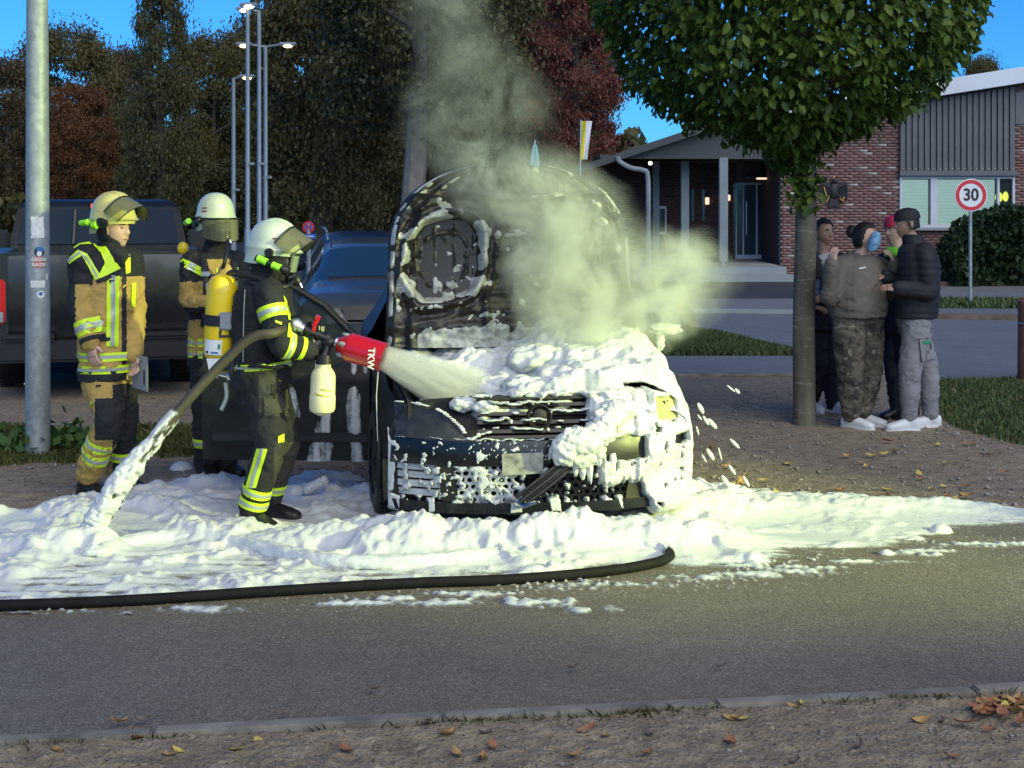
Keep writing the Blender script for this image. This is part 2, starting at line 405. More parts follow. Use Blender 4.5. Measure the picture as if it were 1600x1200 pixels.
    pm('sign_white', (.78, .8, .8), .4, var=.03); pm('sign_red', (.62, .02, .03), .4, var=.05); pm('sign_blue', (.04, .14, .5), .4, var=.05)
    pm('flag_yellow', (.75, .62, .02), .7, var=.08); pm('flag_white', (.78, .78, .8), .7, var=.06); pm('parasol_teal', (.22, .48, .48), .7, var=.12)
    t = NT('blind'); w = t.noise(9, 2, sc=(.2, 1, 6)); t.base(t.ramp(w, [(.3, (.45, .5, .45)), (.7, (.6, .66, .6))]))
    t.b.inputs['Emission Color'].default_value = (.82, .96, .90, 1); t.b.inputs['Emission Strength'].default_value = .50; M['blind'] = t.mat  # slats glow on their own, standing in for light from the room behind
    emit('lamp_warm', (1, .66, .28), 3.5); emit('lamp_cool', (1, .93, .75), 4.5); emit('lamp_yellow', (1, .85, .12), 1.3); emit('lamp_porch', (1, .68, .48), .8)
    glass('window_glass', (.75, .85, .85), .12)
    t = NT('door_glass'); t.b.inputs['Base Color'].default_value = (.05, .075, .085, 1); t.b.inputs['Roughness'].default_value = .08; M['door_glass'] = t.mat
ground_mats()

# ------------------------------------------------------------------ ground, roads, pavements
def struct(o): o['kind'] = 'structure'; return o
def flat(name, poly, z, mat, relief=0):
    bm = bmesh.new(); f = bm.faces.new([bm.verts.new((p[0], p[1], z)) for p in poly])
    if f.normal.z < 0: f.normal_flip()
    bm.normal_update()
    if bm.faces[:][0].normal.z < 0: bmesh.ops.reverse_faces(bm, faces=bm.faces[:])
    me = bpy.data.meshes.new(name); bm.to_mesh(me); bm.free(); me.materials.append(M[mat]); return struct(obj(name, me))
flat('ground', [(-700, -60), (700, -60), (700, 1200), (-700, 1200)], 0, 'dirt')
K0, K1 = gp(0, 1162), gp(1600, 1079); kd = (K1 - K0).normalized(); kn = Vector((-kd.y, kd.x, 0))
def kp(s, n): p = K0 + kd * s + kn * n; return (p.x, p.y)
flat('road', [kp(-30, 0), kp(30, 0), (30, 8.6), (3.0, 8.5), (0, 8.75), (-5, 8.9), (-30, 9.2)], .004, 'asphalt')
G = lambda *pts: [tuple(gp(*p))[:2] for p in pts]
flat('far_road', G((930, 560), (1245, 588), (1600, 600), (2600, 640), (2600, 430), (800, 430), (700, 470)), .0065, 'asphalt_far')
flat('pavement', G((600, 590), (1300, 587), (1460, 577), (1330, 556), (600, 553)), .009, 'paving')
flat('forecourt', G((940, 467), (1260, 467), (1275, 431), (900, 431)), .009, 'asphalt_dark')
flat('footpath', G((900, 487.5), (1260, 491), (1262, 468), (920, 468)), .013, 'paving')
flat('footpath', G((1380, 467), (2300, 470), (2300, 440), (1380, 449)), .012, 'paving')
flat('parking_lot', [(-200, 16), (.5, 16), (3, 40), (3, 200), (-200, 200)], .0025, 'asphalt_dark')
# a thin kerb strip along the far side of the paths
mb = MB()
for a, b in ((G((600, 589)), G((1300, 587))),):
    pass
def strip(name, p, q, w, h, mat, label=None):
    p, q = V3((*p, 0)), V3((*q, 0)); d = nrm(q - p); n = np.array((-d[1], d[0], 0)) * w / 2
    m = MB(); m.add([p - n, q - n, q + n, p + n] + [x + np.array((0, 0, h)) for x in (p - n, q - n, q + n, p + n)], [(0, 1, 2, 3), (4, 5, 6, 7), (0, 1, 5, 4), (1, 2, 6, 5), (2, 3, 7, 6), (3, 0, 4, 7)])
    return struct(m.build(name, M[mat], bevel=.01))
strip('kerb', *G((600, 590), (1310, 588)), .12, .04, 'concrete')
strip('kerb', *G((900, 487), (1262, 491.5)), .16, .08, 'step_stone')
strip('kerb', *G((1460, 497), (2300, 508)), .5, .07, 'wood_brown')
strip('kerb', *G((1310, 588), (1465, 577)), .10, .03, 'concrete')
strip('planting_bed_edge', *G((1380, 447), (2300, 440)), .5, .09, 'wood_brown')

# foreground kerb: one stone after another, butted
kerb = struct(thing('kerb', None, None, K0))
def kerb_mesh():
    m = MB(); L, w, h = .993, .075, .055; m.box((L / 2, -w / 2, h / 2 - .02), (L, w, h)); 
    return m.mesh('kerb_stone', M['concrete'], bevel=.008)
kme = kerb_mesh(); ang = math.atan2(kd.y, kd.x)
for i in range(-9, 10):
    o = obj('kerb_stone', kme, kerb); p = kd * (i + .52); o.location = (p.x, p.y, random.uniform(-.004, .004)); o.rotation_euler = (random.uniform(-.02, .02), 0, ang + random.uniform(-.006, .006))
# foreground dirt verge with relief, pebbles in it
s_ = np.linspace(-3.5, 7.5, 560); n_ = np.linspace(-.076, -1.7, 170); SS, NN = np.meshgrid(s_, n_, indexing='ij')
GX = K0.x + kd.x * SS + kn.x * NN; GY = K0.y + kd.y * SS + kn.y * NN
GZ = .012 + .012 * fbm(GX * 4, GY * 4, 0, 3) + .016 * fbm(GX * 14, GY * 14, 0, 4, 5) + .014 * np.clip(noise(GX * 38, GY * 38, 0, 9) - .35, 0, 1) * 2
GZ = np.maximum(GZ, .006) * sst(0, .05, -NN - .07)+ .006
GZ += .012 * sst(.3, .02, -NN - .076) 
struct(obj('dirt_verge', gridmesh('dirt_verge', np.stack([GX, GY, GZ], -1), None, M['dirt'])))
# dirt with relief beyond the road, right of the car
a_ = np.linspace(-7, 6, 420); b_ = np.linspace(8.62, 16.4, 260); AX, BY = np.meshgrid(a_, b_, indexing='ij')
BZ = .010 + .012 * fbm(AX * 1.4, BY * 1.4, 0, 3, 3) + .014 * fbm(AX * 7, BY * 7, 0, 4, 2); BZ = np.clip(BZ, .0062, 1) * sst(16.4, 15.4, BY) * sst(8.62, 8.9, BY) - .002
struct(obj('dirt_ground', gridmesh('dirt_ground', np.stack([AX, BY, BZ], -1), None, M['dirt'])))

def blades(name, pts, h, w, mat, lean=.6, parent=None):
    n = len(pts); P = np.array(pts, float); a = np.random.rand(n) * 6.283; hh = h * (.45 + .8 * np.random.rand(n)); l = lean * np.random.rand(n) * hh
    d = np.stack([np.cos(a), np.sin(a), 0 * a], 1); e = np.stack([-np.sin(a), np.cos(a), 0 * a], 1) * (w * (.6 + .6 * np.random.rand(n)))[:, None]
    up = np.array((0, 0, 1.0)); mid = P + d * (l * .35)[:, None] + up * (hh * .6)[:, None]; tip = P + d * l[:, None] + up * hh[:, None]
    V = np.stack([P - e, P + e, mid + e * .7, tip, mid - e * .7], 1).reshape(-1, 3)
    F = np.arange(n * 5).reshape(n, 5); return obj(name, fastmesh(name, V, F, M[mat]), parent)
def scatter(poly, n, margin=0):
    P = np.array(poly); lo, hi = P.min(0), P.max(0); out = np.zeros((0, 2))
    while len(out) < n:
        q = lo + (hi - lo) * np.random.rand(n * 2, 2); out = np.concatenate([out, q[poly_sd(q[:, 0], q[:, 1], poly) > margin]])
    return np.c_[out[:n], np.zeros(n) + .004]
gl = G((-260, 668), (330, 668), (345, 690), (340, 712), (140, 726), (-260, 742))
p = scatter(gl, 26000); k = fbm(p[:, 0] * 2.2, p[:, 1] * 2.2, 0, 3, 4) > -.15; tag(blades('grass', p[k], .05, .004, 'grass'), 'short mossy grass strip under the dark pickup truck', 'grass', kind='stuff')
gi = G((1030, 511), (1120, 522), (1245, 552), (1243, 557), (1010, 557))
tag(blades('grass', scatter(gi, 26000), .07, .01, 'grass_dark', parent=None), 'triangular grass island between the far road and the pavement', 'grass', kind='stuff')
flat('grass_bed', gi, .016, 'grass_dark')
gr = G((1440, 596), (1600, 594), (2100, 610), (2100, 720), (1600, 700), (1500, 672), (1440, 640))
p = scatter(gr, 42000); tag(blades('grass', p, .05, .006, 'grass_dark'), 'dark lawn behind the man in grey trousers at the right edge', 'grass', kind='stuff')
gs = G((1440, 470), (2200, 474), (2200, 486), (1440, 482))
tag(blades('grass', scatter(gs, 9000), .10, .02, 'grass_dark'), 'narrow grass strip round the foot of the speed limit sign', 'grass', kind='stuff')
flat('grass_bed', gs, .016, 'grass_dark')
# tufts and moss along the foreground kerb
pts = []
for c0, n in ((.55, 50), (1.1, 20), (1.62, 110), (1.72, 60), (2.25, 150), (2.4, 70), (2.95, 60), (3.3, 120), (.2, 60), (2.0, 60), (3.6, 60)):
    for _ in range(n):
        q = K0 + kd * (c0 + random.gauss(0, .12)) + kn * (-.085 - abs(random.gauss(0, .035))); pts.append((q.x, q.y, .015))
tag(blades('kerb_grass', pts, .03, .0016, 'grass', 1.1), 'thin grass tufts sprouting along the near edge of the foreground kerb', 'grass', kind='stuff')
# pebbles and crumbs on the verge and on the dirt
def pebbles(name, P, r0, r1, mat):
    n = len(P); r = r0 + (r1 - r0) * np.random.rand(n) ** 3
    B = np.array([(1, 0, 0), (0, 1, 0), (-1, 0, 0), (0, -1, 0), (0, 0, .7), (0, 0, -.6)]); T = np.array([(0, 1, 4), (1, 2, 4), (2, 3, 4), (3, 0, 4), (1, 0, 5), (2, 1, 5), (3, 2, 5), (0, 3, 5)])
    a = np.random.rand(n) * 6.28; ca, sa = np.cos(a), np.sin(a); sc = (.6 + .8 * np.random.rand(n, 1, 3)) * r[:, None, None]
    V = B[None] * sc * (.8 + .4 * np.random.rand(n, 6, 1)); V = np.stack([V[..., 0] * ca[:, None] - V[..., 1] * sa[:, None], V[..., 0] * sa[:, None] + V[..., 1] * ca[:, None], V[..., 2]], -1) + P[:, None]
    F = (T[None] + 6 * np.arange(n)[:, None, None]).reshape(-1, 3); return obj(name, fastmesh(name, V.reshape(-1, 3), F, M[mat], True))
n = 3600; s = np.random.uniform(-1.2, 5.2, n); q = np.random.uniform(-1.2, -.09, n)
tag(pebbles('gravel', np.c_[K0.x + kd.x * s + kn.x * q, K0.y + kd.y * s + kn.y * q, .016 + 0 * s], .002, .013, 'pebble'), 'loose grit and small stones on the dirt verge in the foreground', 'gravel', kind='stuff')
n = 5200; P = np.c_[np.random.uniform(-4, 5, n), np.random.uniform(8.9, 14.5, n), np.full(n, .015)]
tag(pebbles('gravel', P, .003, .022, 'pebble'), 'loose stones on the bare earth behind the foam', 'gravel', kind='stuff')
n = 1300; P = np.c_[np.random.uniform(-3, 3, n), np.random.uniform(5.4, 8.5, n), np.full(n, .006)]
tag(pebbles('grit', P, .0015, .006, 'pebble'), 'fine grit scattered on the grey road', 'grit', kind='stuff')

# fallen leaves
def leaf_mesh(name, L, mat, curl=.25):
    m = MB(); P = np.zeros((7, 3, 3))
    for i in range(7):
        t = i / 6; w = L * .27 * math.sin(math.pi * min(1, t * .96 + .04)) ** .8
        for j in (-1, 0, 1): P[i, j + 1] = ((t - .5) * L, j * w, curl * L * ((t - .5) ** 2 * 1.5 + abs(j) * .22))
    m.grid(P); me = m.mesh(name, mat); return me
pm('leaf_dry', (.36, .22, .08), .7, var=.3, scale=30); pm('leaf_yellow', (.55, .42, .09), .7, var=.25, scale=30); pm('leaf_rust', (.30, .13, .06), .7, var=.3, scale=30); pm('leaf_grey', (.14, .11, .08), .8, var=.3, scale=30)
fl = [leaf_mesh('fallen_leaf', L, M[m], c) for L, m, c in ((.055, 'leaf_yellow', .3), (.065, 'leaf_dry', .45), (.07, 'leaf_rust', .35), (.05, 'leaf_grey', .5))]
spots = [(278, 1176, 0), (371, 1174, 0), (404, 1163, 0), (186, 1119 + 12, 1), (845, 1128, 0), (1155, 1126, 0), (1255, 1104, 0), (583, 1079, 3), (222, 1127, 3), (440, 1118, 3), (1128, 1044, 3), (895, 1046, 3), (1145, 1126, 1), (1015, 1150, 3), (1240, 1108, 1), (90, 1178, 1), (620, 1140, 3), (700, 1150, 1)]
for _ in range(34): spots.append((random.gauss(1562, 30), random.gauss(1112, 9), random.choice((1, 2, 2, 2, 0))))
for _ in range(24): spots.append((random.uniform(20, 1590), random.uniform(1122, 1195) - 0, random.choice((1, 2, 3, 3))))
for _ in range(46): spots.append((random.uniform(1090, 1590), random.uniform(690, 790) , random.choice((0, 0, 1, 1, 2))))
for i, (x, y, k) in enumerate(spots):
    o = obj('fallen_leaf', fl[k]); g = gp(x, y, .02); o.location = (g.x, g.y, .026 + (.02 * random.random() if 1500 < x and y > 1080 else 0)); s = random.uniform(.75, 1.25) * (1.25 if y < 800 else 1); o.scale = (s, s, s)
    o.rotation_euler = (random.uniform(-.3, .3), random.uniform(-.3, .3), random.uniform(0, 6.28))
    if i < 18:
        lb, g_ = ('yellowed fallen leaf lying singly on the verge or the kerb' if k == 0 else 'dark dry leaf or bark scrap lying singly on the road or verge'), ('single yellow leaves by the kerb' if k == 0 else 'single dark leaves by the kerb')
        if k == 1: lb, g_ = 'curled tan leaf lying singly along the kerb', 'single tan leaves by the kerb'
    elif i < 52: lb, g_ = 'rusty dry leaf heaped with others at the right end of the kerb', 'leaves heaped at the right end of the kerb'
    elif i < 76: lb, g_ = 'withered leaf scattered on the foreground dirt', 'leaves scattered on the foreground dirt'
    else: lb, g_ = 'autumn leaf scattered on the earth under the round tree', 'leaves on the earth beside the burnt car'
    tag(o, lb, 'leaf', g_)

# ------------------------------------------------------------------ trees
def crown_mesh(kind, n, size, mat, seed):
    rs = np.random.RandomState(seed); K = 150
    z = rs.rand(K) ** (.9 if kind != 'column' else 1.1); a = rs.rand(K) * 6.283
    if kind == 'round': r = np.sqrt(np.clip(1 - ((z - .5) / .52) ** 2, .02, 1)) * .5
    elif kind == 'column': r = .5 * (1 - z) ** .45 * np.minimum(1, .35 + z * 4)
    else: r = (.5 * np.sqrt(np.clip(1 - ((z - .42) / .6) ** 2, .03, 1)))
    rr = r * (.45 + .55 * np.sqrt(rs.rand(K))); C = np.stack([rr * np.cos(a), rr * np.sin(a), z], 1)
    cl = rs.randint(0, K, n); u = rs.randn(n, 3); u /= np.linalg.norm(u, axis=1, keepdims=True); u *= (rs.rand(n, 1) ** .4) * np.where(rs.rand(n, 1) < .4, 1.9, 1)
    P = C[cl] + u * np.array((.088, .088, .05)) * (.7 + .7 * rs.rand(K, 1))[cl]
    return P, u, rs
def leafcards(P, size, rs, sc, mat, name, droop=.3):
    n = len(P); d = rs.randn(n, 3) + np.array((0, 0, -droop)); d /= np.linalg.norm(d, axis=1, keepdims=True); e = np.cross(d, rs.randn(n, 3)); e /= np.linalg.norm(e, axis=1, keepdims=True) + 1e-9
    L = size * (.6 + .8 * rs.rand(n, 1)); V = np.stack([P - d * L * .5, P + e * L * .32 - d * L * .05, P + d * L * .5, P - e * L * .32 - d * L * .05], 1).reshape(-1, 3)
    return fastmesh(name, V, np.arange(4 * n).reshape(n, 4), M[mat])
def tree(label, px, top, bot, hw, Y, kind, mat, n=11000, trunk=.25, bark='bark_dark', size=.5, group=None, base=None, lean=0, seed=1):
    """crown spans photo rows top..bot and half width hw (pixels) at distance Y"""
    s = F_ / Y; H = (bot - top) / s; z0 = CH - (bot - HY) / s; X = (px - CX) / s
    t = thing('tree', label, 'tree', (X, Y, 0), 0, group)
    key = (kind, seed % 2); rs = np.random.RandomState(seed)
    if key not in CROWNS:
        P, u, r2 = crown_mesh(kind, 52000 if kind != 'column' else 40000, size, mat, 40 + seed); CROWNS[key] = leafcards(P, .021, r2, 1, mat, 'crown')
    o = obj('crown', CROWNS[key], t); o.location = (lean, 0, z0); o.scale = (2 * hw / s, 2 * hw / s, H); o.rotation_euler = (0, 0, rs.rand() * 6.28); o.material_slots[0].link = 'OBJECT'; o.material_slots[0].material = M[mat]
    m = MB(); zt = z0 + H * .75
    path = [(0, 0, -.2), (lean * .3 + .05, 0, zt * .35), (lean * .8 - .05, .1, zt * .7), (lean, 0, zt)]
    m.tube(spline(path, 5), [trunk * (1.25 if i == 0 else 1) * (1 - .8 * i / 15) for i in range(16)], 10)
    for i in range(7):
        zz = max(z0 + .2 * H, zt * .3) + (zt - max(z0 + .2 * H, zt * .3)) * (i / 8); a = rs.rand() * 6.28; q = np.array((lean * zz / zt, 0, zz)); L = hw / s * .7
        m.tube([q, q + np.array((math.cos(a) * L * .5, math.sin(a) * L * .5, L * .3)), q + np.array((math.cos(a) * L, math.sin(a) * L, L * .75))], [trunk * .35, trunk * .2, trunk * .06], 6)
    m.build('trunk', M[bark], t); return t
CROWNS = {}
TR = [  # label, px, top, bot, half-width, Y, kind, mat, n, trunk
    ('brownish autumn tree at the far left edge of the wood', 12, 100, 345, 75, 74, 'round', 'leaf_brown', 11000, .25),
    ('broad olive tree whose crown peaks left of the poplar', 105, 52, 330, 95, 92, 'round', 'leaf_olive', 13000, .3),
    ('orange autumn tree low between the grey pole and the poplar', 122, 140, 335, 62, 70, 'round', 'leaf_orange', 9000, .2),
    ('dark shaded tree standing behind the orange one', 60, 170, 350, 80, 82, 'round', 'leaf_dark', 9000, .25),
    ('tall dark column-shaped tree rising above the wood into the sky', 250, -45, 340, 66, 62, 'column', 'leaf_dark', 15000, .3),
    ('dusky olive tree filling in right of the column-shaped tree', 335, 62, 340, 75, 84, 'round', 'leaf_olive', 12000, .25),
    ('dark tree behind the street lamps', 392, 60, 350, 72, 90, 'round', 'leaf_dark', 11000, .25),
    ('low brown tree between the column-shaped tree and the lamps', 190, 85, 345, 60, 98, 'round', 'leaf_brown', 9000, .25),
    ('huge spreading dark tree right of the street lamps', 500, -120, 330, 118, 50, 'wide', 'leaf_olive', 20000, .45),
    ('big tree with a pale bare trunk left of the smoke', 640, -260, 205, 165, 43, 'wide', 'leaf_dark', 26000, .42),
    ('dark olive tree seen through the smoke', 765, -120, 320, 105, 58, 'wide', 'leaf_olive', 15000, .4),
    ('narrow olive tree between the smoke and the copper tree', 850, -60, 330, 62, 66, 'round', 'leaf_brown', 11000, .3),
    ('copper red tree beside the yellow and white flag', 902, -30, 262, 76, 54, 'round', 'leaf_copper', 15000, .3),
    ('small treetop showing over the white roof edge', 1536, 97, 300, 42, 85, 'round', 'leaf_olive', 4000, .2),
    ('tall dark tree filling the gap right of the pale trunk', 690, -160, 330, 120, 70, 'wide', 'leaf_dark', 14000, .35),
    ('dark tree closing the gap above the street lamps on the right', 480, -40, 330, 72, 80, 'round', 'leaf_dark', 12000, .3),
    ('dim olive tree between the pale trunk and the copper tree', 815, -90, 330, 100, 76, 'wide', 'leaf_olive', 14000, .3),
    ('far dense tree behind the pale trunk', 655, -190, 330, 130, 92, 'wide', 'leaf_dark', 16000, .35),
    ('far dense tree between the smoke and the copper tree', 860, -60, 330, 95, 94, 'wide', 'leaf_dark', 14000, .35),
    ('dark bushy tree low behind the parked car roof', 555, 215, 385, 70, 64, 'round', 'leaf_dark', 8000, .2),
    ('dark bushy tree behind the helmets of the crew', 400, 250, 372, 95, 72, 'round', 'leaf_dark', 8000, .2),
]
for i, a in enumerate(TR):
    tree(a[0], a[1], a[2], a[3], a[4], a[5], a[6], a[7], int(a[8] * 2.7), a[9], 'bark_grey' if 'pale bare' in a[0] else 'bark_dark', size=.0047 * a[5] + .06, group=None, lean=.45 if 'pale bare' in a[0] else 0, seed=i + 3)
# understorey and far edge of the wood, one mass
rs = np.random.RandomState(5); n = 30000
X = rs.uniform(-46, 8, n); Y = rs.uniform(86, 116, n); Z = rs.rand(n) ** .8 * (6.0 + 2.2 * fbm(X / 6, Y / 9, 0, 3, 8))
tag(obj('wood', leafcards(np.c_[X, Y, Z], 1.0, rs, 1, 'leaf_dark', 'wood')), 'dense dark undergrowth and far trees closing off the wood', 'wood', kind='stuff')
n = 9000; X = rs.uniform(-30, 6, n); Y = 70 + rs.uniform(0, 6, n); Z = rs.rand(n) * (2.0 + 1.6 * fbm(X / 3, Y / 4, 0, 3, 11))
tag(obj('undergrowth', leafcards(np.c_[X, Y, Z], .6, rs, 1, 'leaf_dark', 'undergrowth')), 'dark shrubs in front of the wood at ground level', 'shrubs', kind='stuff')

# round hornbeam in front
HB = gp(1257, 664)
hb = thing('round_tree', 'round dense leafy street tree with bright green leaves beside the bystanders', 'tree', (HB.x, HB.y, 0))
rs = np.random.RandomState(11)
def hb_env(z):      # radius of the crown at height z
    return 1.64 * np.interp(z, [2.25, 2.4, 2.58, 2.8, 3.02, 3.3, 3.8, 4.6, 5.4, 6.0, 6.35], [.02, .3, .58, .76, .87, .94, 1.0, 1.0, .82, .5, .05])
n = 60000; z = 2.2 + 4.1 * rs.rand(n); a = rs.rand(n) * 6.283
lump = 1 + .14 * fbm(np.cos(a) * 2.4, np.sin(a) * 2.4, z * 1.7, 3, 2) + .08 * noise(np.cos(a) * 6, np.sin(a) * 6, z * 5, 4)
r = hb_env(z) * lump * (1 - .55 * rs.rand(n) ** 1.8)
k = rs.rand(n) < .35 + .65 * r / 1.64; k &= fbm(np.cos(a) * 3.0 * r, np.sin(a) * 3.0 * r, z * 3.6, 3, 21) > -.22
z, a, r = z[k], a[k], r[k]; P = np.stack([-.17 + r * np.cos(a), r * np.sin(a), z + .05 * rs.randn(k.sum())], 1)
n2 = 230; P = np.concatenate([P, np.stack([rs.randn(n2) * .075 - .02, -np.abs(rs.randn(n2)) * .06 - .06, 1.75 + rs.rand(n2) ** .7 * .55], 1)])
out = np.stack([np.cos(a), np.sin(a), 0 * a], 1); out = np.concatenate([out, np.stack([rs.randn(n2), -np.ones(n2), 0 * np.ones(n2)], 1)])
n = len(P); d = .55 * out + rs.randn(n, 3) * .45 + np.array((0, 0, -.75)); d /= np.linalg.norm(d, axis=1, keepdims=True)
nn = .8 * out + rs.randn(n, 3) * .5 + np.array((0, 0, .55)); e = np.cross(d, nn); e /= np.linalg.norm(e, axis=1, keepdims=True); nn = np.cross(e, d)
L = .088 * (.5 + .85 * rs.rand(n, 1)); w = L * .28
LV = np.stack([P - d * L * .5, P - d * L * .15 + e * w + nn * w * .3, P + d * L * .2 + e * w * .8 + nn * w * .25, P + d * L * .5 - nn * w * .4, P + d * L * .2 - e * w * .8 + nn * w * .25, P - d * L * .15 - e * w + nn * w * .3], 1)
vis = (P[:, 1] < 0) & (P[:, 2] < 4.0); score = np.where(vis, -P[:, 1] + .02 * L[:, 0] + rs.rand(n) * .5, -9); top = np.argsort(-score)[:300]; rest = np.ones(n, bool); rest[top] = False
LF = np.array([(0, 1, 2, 3), (0, 3, 4, 5)]); m_ = rest.sum()
o = obj('foliage', fastmesh('foliage', LV[rest].reshape(-1, 3), (LF[None] + 6 * np.arange(m_)[:, None, None]).reshape(-1, 4), M['leaf_hornbeam']), hb); o['kind'] = 'stuff'
base_leaf = fastmesh('leaf', np.array([(-.5, 0, 0), (-.15, .28, .084), (.2, .224, .07), (.5, 0, -.112), (.2, -.224, .07), (-.15, -.28, .084)]), LF, M['leaf_hornbeam'])
for i in top:
    o = obj('leaf', base_leaf, hb); mt = Matrix([[d[i, c], e[i, c], nn[i, c]] for c in range(3)]); o.rotation_euler = mt.to_euler(); o.location = P[i]; o.scale = (L[i, 0],) * 3
m = MB(); m.tube(spline([(0, 0, -.1), (.0, 0, .06), (-.005, 0, .9), (.012, 0, 1.7), (.0, 0, 2.4), (-.08, 0, 3.6), (-.15, 0, 5.2)], 6), [.125, .115, .105, .1, .098, .097] + list(np.linspace(.096, .088, 18)) + list(np.linspace(.086, .02, 13)), 14)
m.build('trunk', M['bark'], hb)
m = MB()
for i in range(26):
    z0 = 2.2 + 2.6 * i / 26; a0 = i * 2.4; R_ = hb_env(min(5.6, z0 + .7)) * .85; q = np.array((-.02 * (z0 - 2), 0, z0))
    m.tube(spline([q, q + np.array((math.cos(a0) * R_ * .45, math.sin(a0) * R_ * .45, .35)), q + np.array((math.cos(a0) * R_, math.sin(a0) * R_, .85))], 4), list(np.linspace(.035, .006, 9)), 5)
m.build('branches', M['bark'], hb)
# weeds round the foot of the grey pole
rs = np.random.RandomState(3)
for label, px, py, n_, sp in (('leafy green weed at the right foot of the grey pole', 92, 706, 150, .16), ('low dark weed at the left foot of the grey pole', 12, 708, 170, .2), ('sparse green weed behind the leg of the leftmost firefighter', 172, 704, 60, .12)):
    g = gp(px, py); t = thing('weed', label, 'weed', g); Pw = np.c_[rs.randn(n_) * sp, rs.randn(n_) * .1, .03 + np.abs(rs.randn(n_)) * .09]
    obj('foliage', leafcards(Pw, .085, rs, 1, 'leaf_weed', 'foliage', 0), t)
    m = MB()
    for q in Pw[:22]: m.tube([(q[0] * .3, q[1] * .3, 0), (q[0] * .7, q[1] * .7, q[2] * .6), q], .003, 4)
    m.build('stems', M['leaf_weed'], t)
# hedge on the right
hg = thing('hedge', 'clipped dark green hedge behind the speed limit sign', 'hedge', (*at(1560, 440, 33.0).xy, 0)); rs = np.random.RandomState(9)
n = 26000; u = rs.rand(n, 3); X = 9.8 + u[:, 0] * 6; hz = 1.75 * np.clip(1 - ((u[:, 0] * 6 - 1.3) / 1.45) ** 2 * (u[:, 0] * 6 < 1.3), .0, 1) ** .5
Z = hz * u[:, 2] ** .6 * (1 + .08 * fbm(X * 2, u[:, 1] * 2, 0, 3)); Y = 32.5 + u[:, 1] * 1.6 + .25 * fbm(X * 1.5, Z * 1.5, 0, 3, 5)
k = hz > .12; obj('foliage', leafcards(np.c_[X, Y, Z][k] - np.array((hg.location.x, hg.location.y, 0)), .16, rs, 1, 'leaf_hedge', 'foliage'), hg)
m = MB()
for i in range(12): m.tube([(-1.0 + .5 * i, 0, 0), (-1.0 + .5 * i + .1, .1, .9)], .04, 5)
m.build('stems', M['bark_dark'], hg)

# ------------------------------------------------------------------ building
BY_ = 37.0; sb = F_ / BY_
bd = thing('brick_building', 'low brick building with grey ribbed cladding, white roof edge and columned porch', 'building', (6.8, BY_, 0))
def bx(px): return (px - CX) / sb
def bz(py): return CH - (py - HY) / sb
def bricks(name, x0, x1, z0, z1, Y, mat, parent, holes=(), top=None, bl=.24, bh=.0715, g=.012, back=.08, pale=0):
    V = []; n = 0; rs = np.random.RandomState(4); row = 0; z = z0; pv = []
    while z < z1:
        x = x0 - (bl / 2 if row % 2 else 0)
        while x < x1:
            a, b = max(x, x0), min(x + bl - g, x1); x += bl
            if b - a < .03: continue
            c = (a + b) / 2; zz = z + bh / 2
            if any(h[0] - .01 < c < h[1] + .01 and h[2] < zz < h[3] for h in holes): continue
            if top and zz > top(c): continue
            p = -rs.rand() * .008
            q = [(a, Y + p, z), (b, Y + p, z), (b, Y + p, z + bh - g), (a, Y + p, z + bh - g), (a, Y + .03, z), (b, Y + .03, z), (b, Y + .03, z + bh - g), (a, Y + .03, z + bh - g)]
            (pv if pale and rs.rand() < pale else V).append(q)
        z += bh; row += 1
    if pale:        # the bricks that show best are parts of their own
        ok = [i for i, q in enumerate(V) if 1278 < CX + (q[0][0] + q[1][0]) / 2 / Y * F_ < 1404 and 180 < HY + (CH - q[0][2]) / Y * F_ < 345 and q[1][0] - q[0][0] > .2]
        ok = ok[-300:]; bme = fastmesh('brick', np.array([(x, y, z) for y in (0, .034) for x, z in ((0, 0), (bl - g, 0), (bl - g, bh - g), (0, bh - g))]), np.array([(0, 1, 2, 3), (0, 4, 5, 1), (1, 5, 6, 2), (2, 6, 7, 3), (3, 7, 4, 0)]), M['brick_one'])
        for i in ok: o = obj('brick', bme, parent); o.location = Vector(V[i][0]) - Vector(parent.location)
        V = [q for i, q in enumerate(V) if i not in set(ok)]
    f = np.array([(0, 1, 2, 3), (0, 4, 5, 1), (1, 5, 6, 2), (2, 6, 7, 3), (3, 7, 4, 0)]); L = V3(parent.location)
    for nm, W_, mt in ((name, V, mat), ('pale_bricks', pv, 'brick_pale')):
        if W_:
            A = np.array(W_).reshape(-1, 3) - L; o = obj(nm, fastmesh(nm, A, (f[None] + 8 * np.arange(len(W_))[:, None, None]).reshape(-1, 4), M[mt]), parent); o['kind'] = 'stuff'
X0, XC, XW0, XW1 = bx(1222), bx(1405), bx(1405), bx(1585); XE = 17.5
roofz = lambda x: 4.47 + (x - bx(1440)) * .156
L = V3(bd.location)
m = MB(); m.add([(X0, BY_ + .02, 0), (XE, BY_ + .02, 0), (XE, BY_ + .02, roofz(XE) + .1), (X0, BY_ + .02, roofz(X0) + .1), (X0, BY_ + 9, 0), (XE, BY_ + 9, 0), (XE, BY_ + 9, roofz(XE) + .1), (X0, BY_ + 9, roofz(X0) + .1)],
      [(0, 4, 7, 3), (1, 5, 6, 2), (4, 5, 6, 7), (3, 2, 6, 7)])
for xa, xb, za, zb in ((X0, XW0, 0, None), (XW1, XE, 0, None), (XW0, XW1, 0, bz(356)), (XW0, XW1, bz(275), None)):
    m.add([(xa, BY_ + .02, za), (xb, BY_ + .02, za), (xb, BY_ + .02, zb or roofz(xb) + .1), (xa, BY_ + .02, zb or roofz(xa) + .1)], [(0, 1, 2, 3)])
